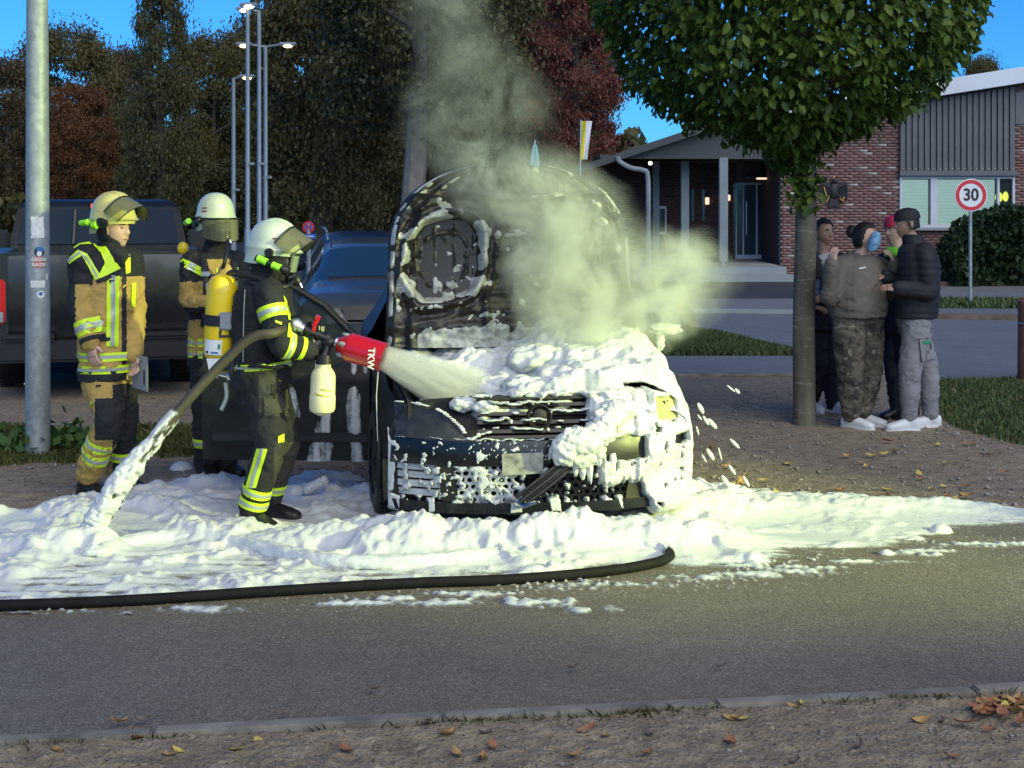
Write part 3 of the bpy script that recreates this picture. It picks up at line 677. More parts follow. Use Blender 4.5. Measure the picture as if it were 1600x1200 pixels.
m.build('wall', M['mortar'], bd, world=True, smooth=False)
WZ0, WZ1 = bz(356), bz(275)
bricks('brickwork', X0, XE, .0, 6.0, BY_ - .012, 'brick_red', bd, holes=[(XW0, XW1, WZ0, 6)], top=lambda x: roofz(x) - .02, pale=.035)
# quoin side of the corner, facing the porch
o = MB()
for i in range(52): o.box((X0 - .012, BY_ + .12 + (.12 if i % 2 else 0), .04 + .0715 * i), (.03, .22, .06))
q = o.build('corner_bricks', M['brick_pale'], bd, world=True, smooth=False); q['kind'] = 'stuff'
# roof edge and roof
def slab(m, x0, x1, f, h, y0, y1, mi=0):
    m.add([(x0, y0, f(x0)), (x1, y0, f(x1)), (x1, y0, f(x1) + h), (x0, y0, f(x0) + h), (x0, y1, f(x0)), (x1, y1, f(x1)), (x1, y1, f(x1) + h), (x0, y1, f(x0) + h)],
          [(0, 1, 2, 3), (4, 5, 6, 7), (0, 1, 5, 4), (3, 2, 6, 7), (0, 3, 7, 4), (1, 2, 6, 5)], mi)
m = MB(); slab(m, X0 - .3, XE + .4, roofz, .40, BY_ - .55, BY_ - .50); m.build('roof_edge', M['fascia_white'], bd, world=True, bevel=.01)
m = MB(); slab(m, X0 - .3, XE + .4, lambda x: roofz(x) + .12, .25, BY_ - .50, BY_ + 9.5); m.build('roof', M['fascia_dark'], bd, world=True, smooth=False)
# cladding: standing-seam panels, each its own
cw = (XW1 - XW0) / 19; lg = bz(268)
for i in range(19):
    m = MB(); xa = XW0 + i * cw; zt0, zt1 = roofz(xa) - .05, roofz(xa + cw) - .05
    m.add([(xa, BY_ - .09, lg), (xa + cw - .012, BY_ - .09, lg), (xa + cw - .012, BY_ - .09, zt1), (xa, BY_ - .09, zt0)] + [(xa, BY_, lg), (xa + cw - .012, BY_, lg), (xa + cw - .012, BY_, zt1), (xa, BY_, zt0)],
          [(0, 1, 2, 3), (0, 1, 5, 4), (0, 3, 7, 4), (1, 2, 6, 5)])
    m.box((xa + .014, BY_ - .115, (lg + zt0) / 2), (.028, .05, zt0 - lg)); m.build('cladding_panel', M['cladding_grey'], bd, world=True, smooth=False)
m = MB(); m.box(((XW0 + XW1) / 2, BY_ - .10, bz(271)), (XW1 - XW0 + .06, .16, .13)); m.build('cladding_sill', M['cladding_grey'], bd, world=True, bevel=.01)
for i in range(19):
    m = MB(); m.ell((XW0 + (i + .5) * cw, BY_ - .145, bz(264)), .014, 6, 4); 
    if i % 1 == 0: m.build('rivet', M['aluminium'], bd, world=True)
# the upper cladding goes on to the right above the low brick pier
m = MB(); slab(m, XW1 + .01, XE, lambda x: bz(194), .8, BY_ - .07, BY_ - .02); m.build('cladding_panel', M['cladding_grey'], bd, world=True)
# window: two blind-covered lights and a narrow lit one
m = MB(); zc = (WZ0 + WZ1) / 2; hh = WZ1 - WZ0
for xa, xb in ((1405, 1409), (1453, 1464), (1557, 1561), (1581, 1585)): m.box(((bx(xa) + bx(xb)) / 2, BY_ - .0, zc), (bx(xb) - bx(xa), .12, hh))
for za, zb in ((WZ1 - .07, WZ1), (WZ0, WZ0 + .08)): m.box(((XW0 + XW1) / 2, BY_ + .002, (za + zb) / 2), (XW1 - XW0 - .004, .11, zb - za))
wf = m.build('window', M['frame_white'], bd, world=True, bevel=.008)
m = MB(); m.box(((XW0 + XW1) / 2, BY_ - .07, WZ0 - .03), (XW1 - XW0 + .1, .22, .06)); m.build('sill', M['step_stone'], wf).location = (-L[0], -L[1], 0)
for xa, xb in ((1409, 1453), (1464, 1557), (1561, 1581)):
    m = MB(); m.box(((bx(xa) + bx(xb)) / 2, BY_ + .03, zc), (bx(xb) - bx(xa), .01, hh - .15)); o = m.build('pane', M['window_glass'], wf); o.location = (-L[0], -L[1], 0)
for xa, xb in ((1411, 1452), (1465, 1556)):
    m = MB()
    for k in range(14): m.box(((bx(xa) + bx(xb)) / 2, BY_ + .10, WZ0 + .12 + (hh - .2) * k / 13.6), (bx(xb) - bx(xa), .012, (hh - .2) / 13.6 * .97))
    o = m.build('blind', M['blind'], wf); o.location = (-L[0], -L[1], 0)
m = MB(); m.box((bx(1500), BY_ + .9, zc), (4.2, .05, hh + .6)); o = m.build('room_back', M['interior_dark'], bd, world=True)
m = MB(); m.ell((bx(1567), BY_ + .3, bz(308)), (.10, .08, .13)); m.ell((bx(1580), BY_ + .42, bz(307)), (.07, .08, .13))
for xq, yq in ((1567, .3), (1580, .42)): m2 = MB(); m2.tube([(bx(xq), BY_ + yq, bz(304)), (bx(xq), BY_ + yq, WZ1)], .006, 5); m2.build('lamp_cord', M['frame_dark'], bd, world=True)
tag(m.build('pendant_lamp', M['lamp_yellow']), 'pair of lit yellow globe lamps inside the right end of the window', 'lamp')

# eagle emblem on the brick wall
eg = thing('eagle_emblem', 'black metal eagle relief with gilt claws on the red brick wall', 'emblem', at(1303, 300, BY_ - .06)); pm('emblem_black', (.012, .012, .013), .5, var=.2); pm('gilt', (.6, .32, .08), .35, metal=.6)
m = MB(); m.ell((0, 0, .02), (.13, .06, .22)); m.ell((.03, -.01, .27), (.075, .05, .085)); m.prism([(-.02, .30), (-.13, .27), (-.02, .24)], .04, 1, -.03); m.prism([(-.1, -.15), (-.16, -.40), (0, -.36), (.16, -.40), (.1, -.15)], .04, 1, -.02); m.build('body', M['emblem_black'], eg, bevel=.008)
for sx in (-1, 1):
    m = MB(); m.prism([(sx * .06, .14), (sx * .22, .27), (sx * .34, .22), (sx * .36, .02), (sx * .33, -.22), (sx * .24, -.12), (sx * .22, -.27), (sx * .15, -.14), (sx * .08, -.12)], .04, 1, -.02); w = m.build('wing', M['emblem_black'], eg, bevel=.008)
    for k in range(4):
        m = MB(); m.tube([(sx * (.12 + .055 * k), -.035, .12 + .02 * k), (sx * (.15 + .06 * k), -.035, -.1 - .02 * k)], [.022, .008], 6); m.build('feather', M['emblem_black'], w)
for nm, pth, rr in (('claw', [(.13, -.06, -.16), (.2, -.08, -.22), (.24, -.08, -.12)], [.03, .03, .015]), ('claw', [(-.13, -.06, -.1), (-.2, -.08, -.24)], [.012, .02]), ('quill', [(-.26, -.05, .12), (-.2, -.08, -.1)], [.01, .012]), ('beak', [(0, -.02, .34), (.01, -.02, .42)], [.02, .006])):
    m = MB(); m.tube(pth, rr, 6); m.build(nm, M['gilt'], eg)

# porch wing
def pbox(name, x0, x1, y0, y1, z0, z1, mat, parent=bd, **k):
    m = MB(); m.box(((x0 + x1) / 2, (y0 + y1) / 2, (z0 + z1) / 2), (x1 - x0, y1 - y0, z1 - z0)); return m.build(name, M[mat], parent, world=True, **k)
PY = 40.0; ps = F_ / PY
px_ = lambda p: (p - CX) / ps
pz_ = lambda p: CH - (p - HY) / ps
pbox('porch_wall', px_(930), px_(1226), PY + .03, PY + .3, 0, 2.99, 'mortar', smooth=False)
bricks('porch_brickwork', px_(930), px_(1150), .3, 2.9, PY, 'brick_porch_shaded', bd); bricks('porch_brickwork', px_(1203), px_(1226), .3, 2.9, PY, 'brick_porch_shaded', bd)
pbox('porch_side_wall', X0 - .02, X0 + .1, BY_ + .03, PY, 0, 4.0, 'brick_porch_shaded', smooth=False)
pbox('porch_ceiling', px_(925), X0, BY_ - .6, PY + .1, 2.98, 3.06, 'fascia_dark', smooth=False)
prf = lambda x: 3.62 + (x - 3.83) * .385 if x < 5.2 else 3.62 + 1.37 * .385
vA, vB = at(1240, 150, 36), at(900, 262, 36); vs = (vA.z - vB.z) / (vA.x - vB.x)
vf = lambda x: vB.z + (x - vB.x) * vs - .16
m = MB(); slab(m, vB.x - .2, X0 + .1, vf, .17, 35.85, 36.02); m.build('porch_verge', M['fascia_dark'], bd, world=True, smooth=False)
m = MB(); slab(m, vB.x - .2, X0 + .1, lambda x: vf(x) + .10, .08, 36.02, 43); m.build('porch_roof', M['fascia_dark'], bd, world=True, smooth=False)
m = MB(); m.add([(px_(925), 36.3, 2.95), (X0, 36.3, 2.95), (X0, 36.3, vf(X0) + .1), (px_(925), 36.3, vf(px_(925)) + .1)], [(0, 1, 2, 3)]); m.add([(px_(925), 36.5, 2.95), (X0, 36.5, 2.95), (X0, 36.5, vf(X0) + .1), (px_(925), 36.5, vf(px_(925)) + .1)], [(0, 1, 2, 3)]); m.build('gable_board', M['fascia_dark'], bd, world=True, smooth=False)
# gutter and downpipe
g0 = at(966, 244, 35.7); m = MB(); m.tube(spline([g0, g0 + Vector((.02, 0, -.12)), at(985, 262, 35.7), at(1005, 266, 35.7), at(1012, 275, 35.7), at(1013, 330, 35.7), (at(1013, 400, 35.7).x, 35.7, .02)], 4), .06, 8); m.build('downpipe', M['post_grey'], bd, world=True)
for p, w, Y, tp in ((1025, .17, 39.0, 3.0), (1070, .20, 37.4, 3.0), (1130, .21, 36.2, 2.98)):
    x = (p - CX) / F_ * Y; pbox('column', x - w / 2, x + w / 2, Y - w / 2, Y + w / 2, .42, tp, 'post_grey', bevel=.01); pbox('column_foot', x - .03, x + .03, Y - .03, Y + .03, .33, .42, 'aluminium')
# steps
xa, xb = (1000 - CX) / F_ * 35, (1236 - CX) / F_ * 35
pbox('step', xa - 2, xb, 34.6, 35.1, 0.0, .17, 'step_stone', bevel=.01); pbox('step', xa - 2, xb - .08, 35.1, PY, .0, .335, 'step_stone', bevel=.01)
# glass door
dz0, dz1 = .34, pz_(287)
m = MB()
for p, w in ((1150, 2), (1161, 2.5), (1182, 3), (1196, 5), (1203, 3)): m.box((px_(p), PY - .02, (dz0 + dz1) / 2), (w / ps, .08, dz1 - dz0))
m.box((px_(1176), PY - .02, dz1), (px_(1204) - px_(1149), .081, .06)); m.box((px_(1176), PY - .02, dz0 + .06), (px_(1204) - px_(1149), .081, .12))
dr = m.build('door', M['frame_white'], bd, world=True, bevel=.005)
m = MB(); m.box((px_(1172), PY + .0, (dz0 + dz1) / 2), (px_(1203) - px_(1150), .015, dz1 - dz0)); m.build('pane', M['door_glass'], dr).location = (-L[0], -L[1], 0)
m = MB(); m.tube([(px_(1165), PY - .12, 1.0), (px_(1165), PY - .12, 1.9)], .02, 6); m.build('handle', M['aluminium'], dr).location = (-L[0], -L[1], 0)
pbox('door_canopy', px_(1157), px_(1200), PY - .9, PY + .0, dz1 + .12, dz1 + .16, 'frame_dark')
for a, b in ((1080, 1084), (1096.5, 1101)): pbox('slit_window', px_(a), px_(b), PY - .03, PY + .02, pz_(345), pz_(296), 'door_glass')
nb = pbox('notice_case', px_(1027), px_(1041), PY - .08, PY - .001, pz_(366), pz_(322), 'frame_white', bevel=.008)
pbox('notice_sheet', px_(1030), px_(1038.5), PY - .1, PY - .082, pz_(362), pz_(326), 'door_glass')
for lb, x, y, w, h, mt, yy in (('small lit wall lamp left of the middle porch column', 1105, 314, 6, 11, 'lamp_porch', PY - .1), ('small lit wall lamp just right of the thickest porch column', 1138, 309, 6, 9, 'lamp_porch', PY - .1), ('white lit bell panel right of the glass door', 1207, 301, 7, 13, 'label_white', PY - .07), ('tiny lit spotlight under the porch eave', 1016, 255, 5, 5, 'lamp_cool', 36.25), ('lit strip light on the door canopy', 1190, 279, 16, 3, 'lamp_porch', PY - .93)):
    p = at(x, y, yy); t = thing('wall_lamp', lb, 'lamp', p); s = yy / F_
    m = MB(); m.box((0, 0, 0), (w * s, .06, h * s)); m.build('lamp_glass', M[mt], t, bevel=.01); m = MB(); m.box((0, .05, h * s * .45), (w * s * 1.1, .06, h * s * .25)); m.build('bracket', M['frame_dark'], t)

# ------------------------------------------------------------------ signs, poles, bollards, flag, parasol
def text(s, size, depth, mat, name, parent, loc, rot, font_bold=False, squash=1.0):
    c = bpy.data.curves.new('t', 'FONT'); c.body = s; c.size = size; c.extrude = depth; c.align_x = 'CENTER'; c.align_y = 'CENTER'
    if font_bold: c.offset = size * .025
    o = bpy.data.objects.new('t', c); COL.objects.link(o); dg = bpy.context.evaluated_depsgraph_get(); dg.update()
    me = bpy.data.meshes.new_from_object(o.evaluated_get(dg)); bpy.data.objects.remove(o); me.materials.clear(); me.materials.append(M[mat])
    q = obj(name, me, parent); q.location = loc; q.rotation_euler = rot; q.scale = (squash, 1, 1); return q
RX = (math.radians(90), 0, 0)
sg = thing('speed_limit_sign', 'round red-rimmed speed limit sign reading 30 on a thin post', 'sign', gp(1517, 476))
s = F_ / sg.location.y; zc = CH - (305 - HY) / s
m = MB(); m.tube([(0, .03, -.1), (0, .03, zc + .2)], .032, 10); m.build('post', M['galvanised'], sg)
m = MB(); m.lathe([(0.0, -.012), (.295, -.012), (.30, 0), (.295, .004), (0, .004)], (0, 0, zc), (0, -1, 0), 40); dk = m.build('disc', M['sign_white'], sg)
m = MB(); m.lathe([(.215, .004), (.215, .009), (.282, .009), (.282, .004)], (0, 0, zc), (0, -1, 0), 40, cap=False); m.build('red_ring', M['sign_red'], dk)
text('30', .31, .002, 'print_black', 'number', dk, (0, -.009, zc), RX, True, .92)
ns = thing('no_stopping_sign', 'small round red and blue no stopping sign with a blue arrow plate', 'sign', at(482, 356, 20)); s = F_ / 20
ns.location.z = 0; zc = CH - (355 - HY) / s
m = MB(); m.tube([(0, .02, 0), (0, .02, zc + .05)], .03, 8); m.build('post', M['galvanised'], ns)
m = MB(); m.lathe([(0, -.01), (.083, -.01), (.083, 0), (0, 0)], (0, 0, zc), (0, -1, 0), 28); dk = m.build('disc', M['sign_red'], ns)
m = MB(); m.lathe([(0, .001), (0, .004), (.058, .004), (.058, .001)], (0, 0, zc), (0, -1, 0), 24); m.build('blue_field', M['sign_blue'], dk)
m = MB()
for sg_ in (-1, 1): m.box((0, -.007, zc), (.118, .004, .017), Matrix.Rotation(sg_ * .785, 3, 'Y'))
m.build('red_cross', M['sign_red'], dk)
m = MB(); m.box((.02, -.02, zc - .125), (.17, .012, .065)); pl = m.build('arrow_plate', M['sign_blue'], ns, bevel=.004); m = MB(); m.box((.02, -.028, zc - .125), (.1, .004, .014)); m.build('white_bar', M['sign_white'], pl); m = MB(); m.box((.01, -.02, zc - .20), (.07, .012, .08)); m.build('white_plate', M['sign_white'], ns)

# street lamps
pm('lamp_pole', (.24, .29, .32), .5, metal=.3, var=.1)
for lb, px, top, Y, arms in (('tallest and nearest lit street lamp with one short arm', 387, 11, 37, ((.06, 9),)), ('lit street lamp just right of the tallest one', 405, 17, 38.5, ((-.35, 7),)), ('twin-headed lit street lamp, lower than its neighbours', 415, 72, 39.5, ((-.55, 8), (.62, 9))), ('short lit street lamp standing left of the others', 365, 122, 40.5, ((.4, 9),))):
    s = F_ / Y; zt = CH - (top - HY) / s; t = thing('street_lamp', lb, 'street lamp', ((px - CX) / s, Y, 0), 0, None)
    m = MB(); m.tube([(0, 0, 0), (0, 0, 1.2), (0, 0, 1.25), (0, 0, zt)], [.085, .085, .065, .05], 10); m.build('pole', M['lamp_pole'], t)
    for dx, r in arms:
        m = MB(); m.tube([(0, 0, zt - .02), (dx * .7, -.1, zt + .03)], .035, 6); m.build('arm', M['lamp_pole'], t)
        m = MB(); m.box((dx, -.14, zt + .04), (.46, .22, .09)); hd = m.build('lamp_head', M['lamp_pole'], t, bevel=.03)
        m = MB(); m.ell((dx, -.16, zt - .01), (.13, .10, .055)); m.build('bulb', M['lamp_warm' if Y > 39 else 'lamp_cool'], hd)
    m = MB(); m.box((.12, -.05, zt * .42), (.12, .1, .06)); m.build('box', M['lamp_pole'], t)
# galvanised pole on the left with stickers
gb = gp(59, 712); po = thing('steel_pole', 'thick galvanised steel pole with torn stickers at the left', 'pole', (gb.x, gb.y, 0)); s = F_ / gb.y
m = MB(); m.tube([(0, 0, -.1), (0, 0, 0), (0, 0, 1.0), (-.004, 0, 3.5), (-.01, 0, 6.2)], [.09, .09, .088, .077, .065], 32); m.build('shaft', M['galvanised'], po)
m = MB(); m.tube([(0, 0, 0), (0, 0, .03)], [.0905, .0902], 32); m.build('foot_collar', M['galvanised'], po)
m = MB(); m.lathe([(.0, .0), (.009, .0), (.009, .012), (0, .012)], (-.088, 0, CH - (600 - HY) / s), (-1, 0, 0), 8); m.build('earthing_bolt', M['aluminium'], po)
def sticker(name, px, py, w, h, mat, rag=0, off=.0022):
    """paper stuck round the pole: px,py centre, w,h in photo pixels"""
    zc = CH - (py - HY) / s; x = (px - CX) / s - gb.x; r = .086 - .0045 * zc / 1 * .8; r = np.interp(zc, [0, 1, 3.5], [.09, .088, .077]) + off; a0 = math.asin(max(-.98, min(.98, x / r))); wa = w / s / r; P = np.zeros((9, 7, 3)); rs = np.random.RandomState(int(py))
    for i in range(9):
        for j in range(7):
            a = a0 + (i / 8 - .5) * wa + (rag * (rs.rand() - .5) * .2 * wa if i in (0, 8) else 0); z = zc + (j / 6 - .5) * h / s + (rag * (rs.rand() - .5) * .2 * h / s if j in (0, 6) else 0)
            P[i, j] = (r * math.sin(a), -r * math.cos(a), z)
    m = MB(); m.grid(P); o = m.build(name, M[mat], po); return o, a0, zc, r
pm('paper_torn', (.72, .74, .70), .8, var=.22, scale=30); pm('paper_red', (.62, .2, .18), .7, var=.3, scale=40)
sticker('sticker', 64, 355, 20, 33, 'paper_torn', .6); sticker('sticker', 65, 443, 23, 11, 'paper_torn', .15); sticker('sticker', 76, 432, 3, 9, 'paper_torn')
def disc_on_pole(name, px, py, r_px, mat, off):
    zc = CH - (py - HY) / s; r = np.interp(zc, [0, 1, 3.5], [.09, .088, .077]) + off; x = (px - CX) / s - gb.x; a0 = math.asin(x / r); V = [(r * math.sin(a0), -r * math.cos(a0), zc)]
    for k in range(16): a = a0 + math.cos(k / 16 * 6.283) * r_px / s / r; V.append((r * math.sin(a), -r * math.cos(a), zc + math.sin(k / 16 * 6.283) * r_px / s))
    m = MB(); m.add(V, [(0, 1 + k, 1 + (k + 1) % 16) for k in range(16)]); return m.build(name, M[mat], po)
disc_on_pole('sticker', 67, 393, 8, 'print_black', .002); disc_on_pole('sticker_top', 68, 390, 5.5, 'print_blue', .003); disc_on_pole('sticker_face', 67, 396, 4, 'label_white', .004)
sticker('sticker', 67, 409, 15, 17, 'paper_red', .3)
for k, w in enumerate(('GEGEN', 'NAZIS')):
    zc = CH - (405 + 8 * k - HY) / s; text(w, .031, .0006, 'label_white', 'lettering', po, (.034, -.0855, zc), (math.radians(90), 0, math.radians(23)), True)
disc_on_pole('sticker', 69, 459, 6, 'label_white', .002); disc_on_pole('sticker_figure', 69, 458, 3, 'print_blue', .003)

# bollards
tb = gp(1080, 514); t = thing('leaning_bollard', 'leaning weathered wooden bollard on the grass island', 'bollard', tb); s = F_ / tb.y
m = MB(); m.tube([(.03, 0, -.1), (0, 0, 0), (-.13, 0, (514 - 466) / s - .03), (-.14, 0, (514 - 466) / s)], [.115, .115, .10, .085], 12); m.build('post', M['wood_brown'], t); m = MB(); m.lathe([(.104, 0), (.106, .005), (.106, .07), (.104, .075)], (-.118, 0, (514 - 480) / s), (-.27, 0, 1), 12, cap=False); m.build('reflector_band', M['sign_red'], t)
rb = gp(1612, 596); t = thing('wooden_bollard', 'reddish brown wooden bollard cut by the right edge', 'bollard', rb); s = F_ / rb.y
m = MB(); m.tube([(0, 0, -.1), (0, 0, .83), (0, 0, .87)], [.145, .135, .10], 16); m.build('post', M['wood_red'], t); m = MB(); m.lathe([(.143, 0), (.143, .02)], (0, 0, .60), (0, 0, 1), 16, cap=False); m.build('wire', M['aluminium'], t)
# flag and parasol behind the smoke
fp = at(905, 250, 33); t = thing('flag', 'narrow upright banner flag, yellow and white', 'flag', (fp.x, 33, 0)); s = F_ / 33
m = MB(); m.tube([(0, 0, 0), (.04, 0, CH - (187 - HY) / s)], .018, 6); m.build('pole', M['aluminium'], t)
for nm, xs, mt in (('yellow_half', (.03, .13), 'flag_yellow'), ('white_half', (.131, .26), 'flag_white')):
    P = np.zeros((5, 12, 3))
    for i in range(5):
        for j in range(12): v = j / 11; x = xs[0] + (xs[1] - xs[0]) * i / 4; P[i, j] = (x * (1 - .32 * v) + .03 * (1 - v), .03 * math.sin(6 * x * 5 + 4 * v), CH - (189 + 60 * v - HY) / s)
    m = MB(); m.sheet(P, .006); m.build(nm, M[mt], t)
up = at(836, 275, 36); t = thing('closed_parasol', 'closed pale teal parasol seen behind the open bonnet', 'parasol', (up.x, 36, 0)); s = F_ / 36
m = MB(); m.tube([(0, 0, 0), (0, 0, 3.4)], .025, 6); m.build('pole', M['aluminium'], t)
R_ = [np.array([((.14 * (1 - v) ** .6 + .01) * (1 + .25 * math.cos(5 * a)) * math.cos(a) - .03 * (1 - v), (.14 * (1 - v) ** .6 + .01) * (1 + .25 * math.cos(5 * a)) * math.sin(a), 2.35 + 1.0 * v) for a in np.linspace(0, 6.283, 20, endpoint=False)]) for v in np.linspace(0, 1, 9)]
m = MB(); m.rings(R_); m.build('canopy', M['parasol_teal'], t)
# ------------------------------------------------------------------ vehicle materials
def car_mats():
    t = NT('burnt_paint'); n = t.noise(5, 5, .65); n2 = t.noise(30, 4, .7)
    c = t.ramp(n, [(.3, (.010, .011, .012)), (.6, (.022, .023, .022)), (.8, (.05, .048, .042))]); c = t.mixc(t.math('MULTIPLY_ADD', n2, 5, -3.2, clamp=True), c, (.12, .12, .10))
    t.b.inputs['Specular IOR Level'].default_value = .25; t.base(c).set(Roughness=t.math('MULTIPLY_ADD', n, .5, .15, clamp=True)); t.bump(n2, .3, .004); M['burnt_paint'] = t.mat
    t = NT('burnt_metal'); n = t.noise(7, 5, .65); n2 = t.noise(40, 4, .7)
    c = t.ramp(n, [(.3, (.010, .010, .008)), (.6, (.024, .022, .017)), (.85, (.055, .046, .032))]); c = t.mixc(t.math('MULTIPLY_ADD', n2, 6, -4, clamp=True), c, (.2, .19, .15))
    t.base(c).set(Roughness=t.math('MULTIPLY_ADD', n, .5, .15, clamp=True)); t.bump(n2, .4, .004); M['burnt_metal'] = t.mat
    pm('burnt_plate', (.30, .30, .26), .4, var=.6, scale=16, bump=.3)
    pm('lamp_burnt', (.040, .040, .036), .2, var=.5, scale=10, coat=.6)
    pm('charred', (.008, .008, .008), .6, var=.5, scale=12, bump=.7, bscale=50)
    pm('wet_black', (.009, .010, .012), .22, var=.4, scale=8, bump=.3, bscale=35)
    pm('paint_blue', (.052, .064, .076), .22, var=.06, metal=0, coat=.2); pm('paint_black', (.010, .011, .013), .3, var=.15, coat=.35); pm('paint_navy', (.010, .015, .026), .35, var=.1, spec=.15)
    for nm, c, r in (('glass_dark', (.013, .024, .045), .10), ('glass_blue', (.02, .055, .09), .06), ('glass_sooty', (.014, .018, .018), .3)):
        t = NT(nm); t.b.inputs['Base Color'].default_value = (*c, 1); t.b.inputs['Roughness'].default_value = r; t.b.inputs['Coat Weight'].default_value = .0; t.b.inputs['Specular IOR Level'].default_value = .05 if nm == 'glass_dark' else .5; M[nm] = t.mat
    pm('lamp_red', (.45, .008, .012), .2, var=.1, coat=.5); pm('lamp_lens', (.30, .34, .36), .12, var=.1, coat=.6); pm('lamp_yellowed', (.40, .41, .17), .2, var=.2, coat=.4)
    emit('lamp_on', (.95, 1, .95), 9); emit('brake_on', (1, .05, .05), .5)
    t = NT('foam'); n = t.noise(24, 4, .6); n2 = t.vor(85)
    t.base(t.ramp(n, [(.2, (.54, .56, .57)), (.6, (.62, .64, .63))])).set(Roughness=.38); t.b.inputs['Subsurface Weight'].default_value = .12; t.b.inputs['Subsurface Radius'].default_value = (.02, .02, .019); t.b.inputs['Subsurface Scale'].default_value = .4
    t.bump(n, .25, .012); t.bump(n2, .25, .004); at_ = t.new('ShaderNodeAttribute', attribute_name='thick'); nf = t.noise(30, 5, .7); mr = t.new('ShaderNodeMapRange', interpolation_type='SMOOTHSTEP'); t.l(t.math('MULTIPLY_ADD', nf, .016, t.math('SUBTRACT', at_.outputs['Fac'], .008)), mr.inputs[0]); mr.inputs[1].default_value = .0015; mr.inputs[2].default_value = .013; mr.inputs[3].default_value = .12; tr = t.new('ShaderNodeBsdfTransparent'); mx = t.new('ShaderNodeMixShader'); t.l(mr.outputs[0], mx.inputs[0]); t.l(tr.outputs[0], mx.inputs[1]); t.l(t.b.outputs[0], mx.inputs[2]); t.l(mx.outputs[0], t.out.inputs[0]); M['foam'] = t.mat
    t = NT('foam_thin'); n = t.noise(20, 4, .6); t.base(t.ramp(n, [(.2, (.42, .44, .45)), (.7, (.62, .64, .64))])).set(Roughness=.35); t.bump(n, .2, .006); M['foam_thin'] = t.mat
    t = NT('foam_dirty'); n = t.noise(14, 5, .65); t.base(t.ramp(n, [(.3, (.20, .20, .17)), (.5, (.40, .41, .37)), (.7, (.56, .58, .55))])).set(Roughness=.35); t.bump(n, .3, .01); M['foam_dirty'] = t.mat
car_mats()

# ------------------------------------------------------------------ car shells
def hatch_profile(y, p):
    g = lambda k: np.interp(y, p['y'], p[k])
    w, zb, zs, zt, wt = g('w'), g('zb'), g('zs'), g('zt'), g('wt'); f = min(1, max(0, (zt - zs - .06) / .25))
    return [(w - .07, zb), (w - .015, zb + .10), (w, zb + (zs - zb) * .45), (w - .004, zs - .12), (w - .02, zs - .05), (w - .06, zs), (wt + (w - .06 - wt) * .12 * f + (1 - f) * .02, zt - .07 * f - .02), (wt - .06, zt - .008 - .015 * f), (wt * .5, zt + .006), (0, zt + .01)]
HATCH = dict(y=[0, .08, .25, .6, 1.0, 1.2, 1.9, 2.05, 2.7, 3.3, 3.75, 4.05, 4.18, 4.22], w=[.66, .76, .83, .875, .885, .885, .885, .885, .885, .88, .86, .83, .80, .76], zb=[.24, .2, .18, .18, .18, .18, .18, .18, .18, .18, .2, .24, .28, .34],
             zs=[.56, .62, .70, .79, .87, .91, .94, .945, .955, .965, .97, .95, .86, .7], zt=[.60, .68, .775, .87, .945, .975, 1.40, 1.435, 1.48, 1.465, 1.40, 1.08, .92, .74], wt=[.5, .62, .68, .71, .70, .69, .58, .575, .58, .57, .55, .60, .62, .6])
def car_shell(parent, prof, paint, glassm, ys, skip=None, wheel_y=(.88, 3.45), open_bay=False, wr=.37, trim='plastic_black'):
    H = [hatch_profile(y, prof) for y in ys]; n = len(H[0]); body = MB(); ws = MB(); sw = {}; rw = MB(); K = 2 * n - 1
    rows = [np.array([(-x, y, z) for x, z in h] + [(x, y, z) for x, z in h[-2::-1]]) for y, h in zip(ys, H)]
    for i in range(len(ys) - 1):
        ym = (ys[i] + ys[i + 1]) / 2
        for j in range(K - 1):
            q = [rows[i][j], rows[i][j + 1], rows[i + 1][j + 1], rows[i + 1][j]]; k = j if j < n - 1 else K - 2 - j; zm = sum(v[2] for v in q) / 4
            if any(math.hypot(ym - wy, zm - .31) < wr for wy in wheel_y) and k < 5: continue
            if open_bay and ym < 1.2 and k >= 5: continue
            if skip and skip(ym, k, j): continue
            t = body
            if 1.22 < ym < 1.9 and k >= 6: t = ws
            elif 3.78 < ym < 4.04 and k >= 6: t = rw
            elif 1.62 < ym < 3.62 and k == 5 and not (2.58 < ym < 2.68): t = sw.setdefault((j < n, ym < 2.6), MB())
            t.add(q, [(0, 1, 2, 3)])
    for r, fl in ((rows[0], 0), (rows[-1], 1)): body.add(r, [tuple(range(K))])
    b = body.build('body', M[paint], parent, angle=40)
    if ws.n: ws.build('windscreen', M[glassm], parent)
    if rw.n: rw.build('rear_window', M[glassm], parent)
    for q in sw.values(): q.build('side_window', M[glassm], parent)
    return b
def wheel(parent, x, y, r=.31, w=.2, steer=0, tyre='rubber', rim='aluminium'):
    m = MB(); m.lathe([(r * .62, -w / 2), (r * .93, -w / 2), (r, -w * .36), (r, w * .36), (r * .93, w / 2), (r * .62, w / 2), (r * .6, 0)], (0, 0, 0), (1, 0, 0), 40, cap=False)
    for k in range(40):
        a = k / 40 * 6.283
        for sx in (-1, 1): m.box((sx * w * .22, r * math.sin(a), r * math.cos(a)), (w * .36, .028, .014), Matrix.Rotation(-a, 3, 'X'))
    t = m.build('wheel', M[tyre], parent); t.location = (x, y, r); t.rotation_euler = (0, 0, steer)
    m = MB(); m.lathe([(r * .62, -w * .42), (r * .6, w * .1), (0, w * .05)], (0, 0, 0), (1, 0, 0), 24, cap=False)
    sx = 1 if x > 0 else -1
    for k in range(7):
        a = k / 7 * 6.283; m.tube([(sx * w * .38, 0, 0), (sx * w * .40, r * .6 * math.sin(a), r * .6 * math.cos(a))], [.035, .025], 5)
    m.build('rim', M[rim], t); return t

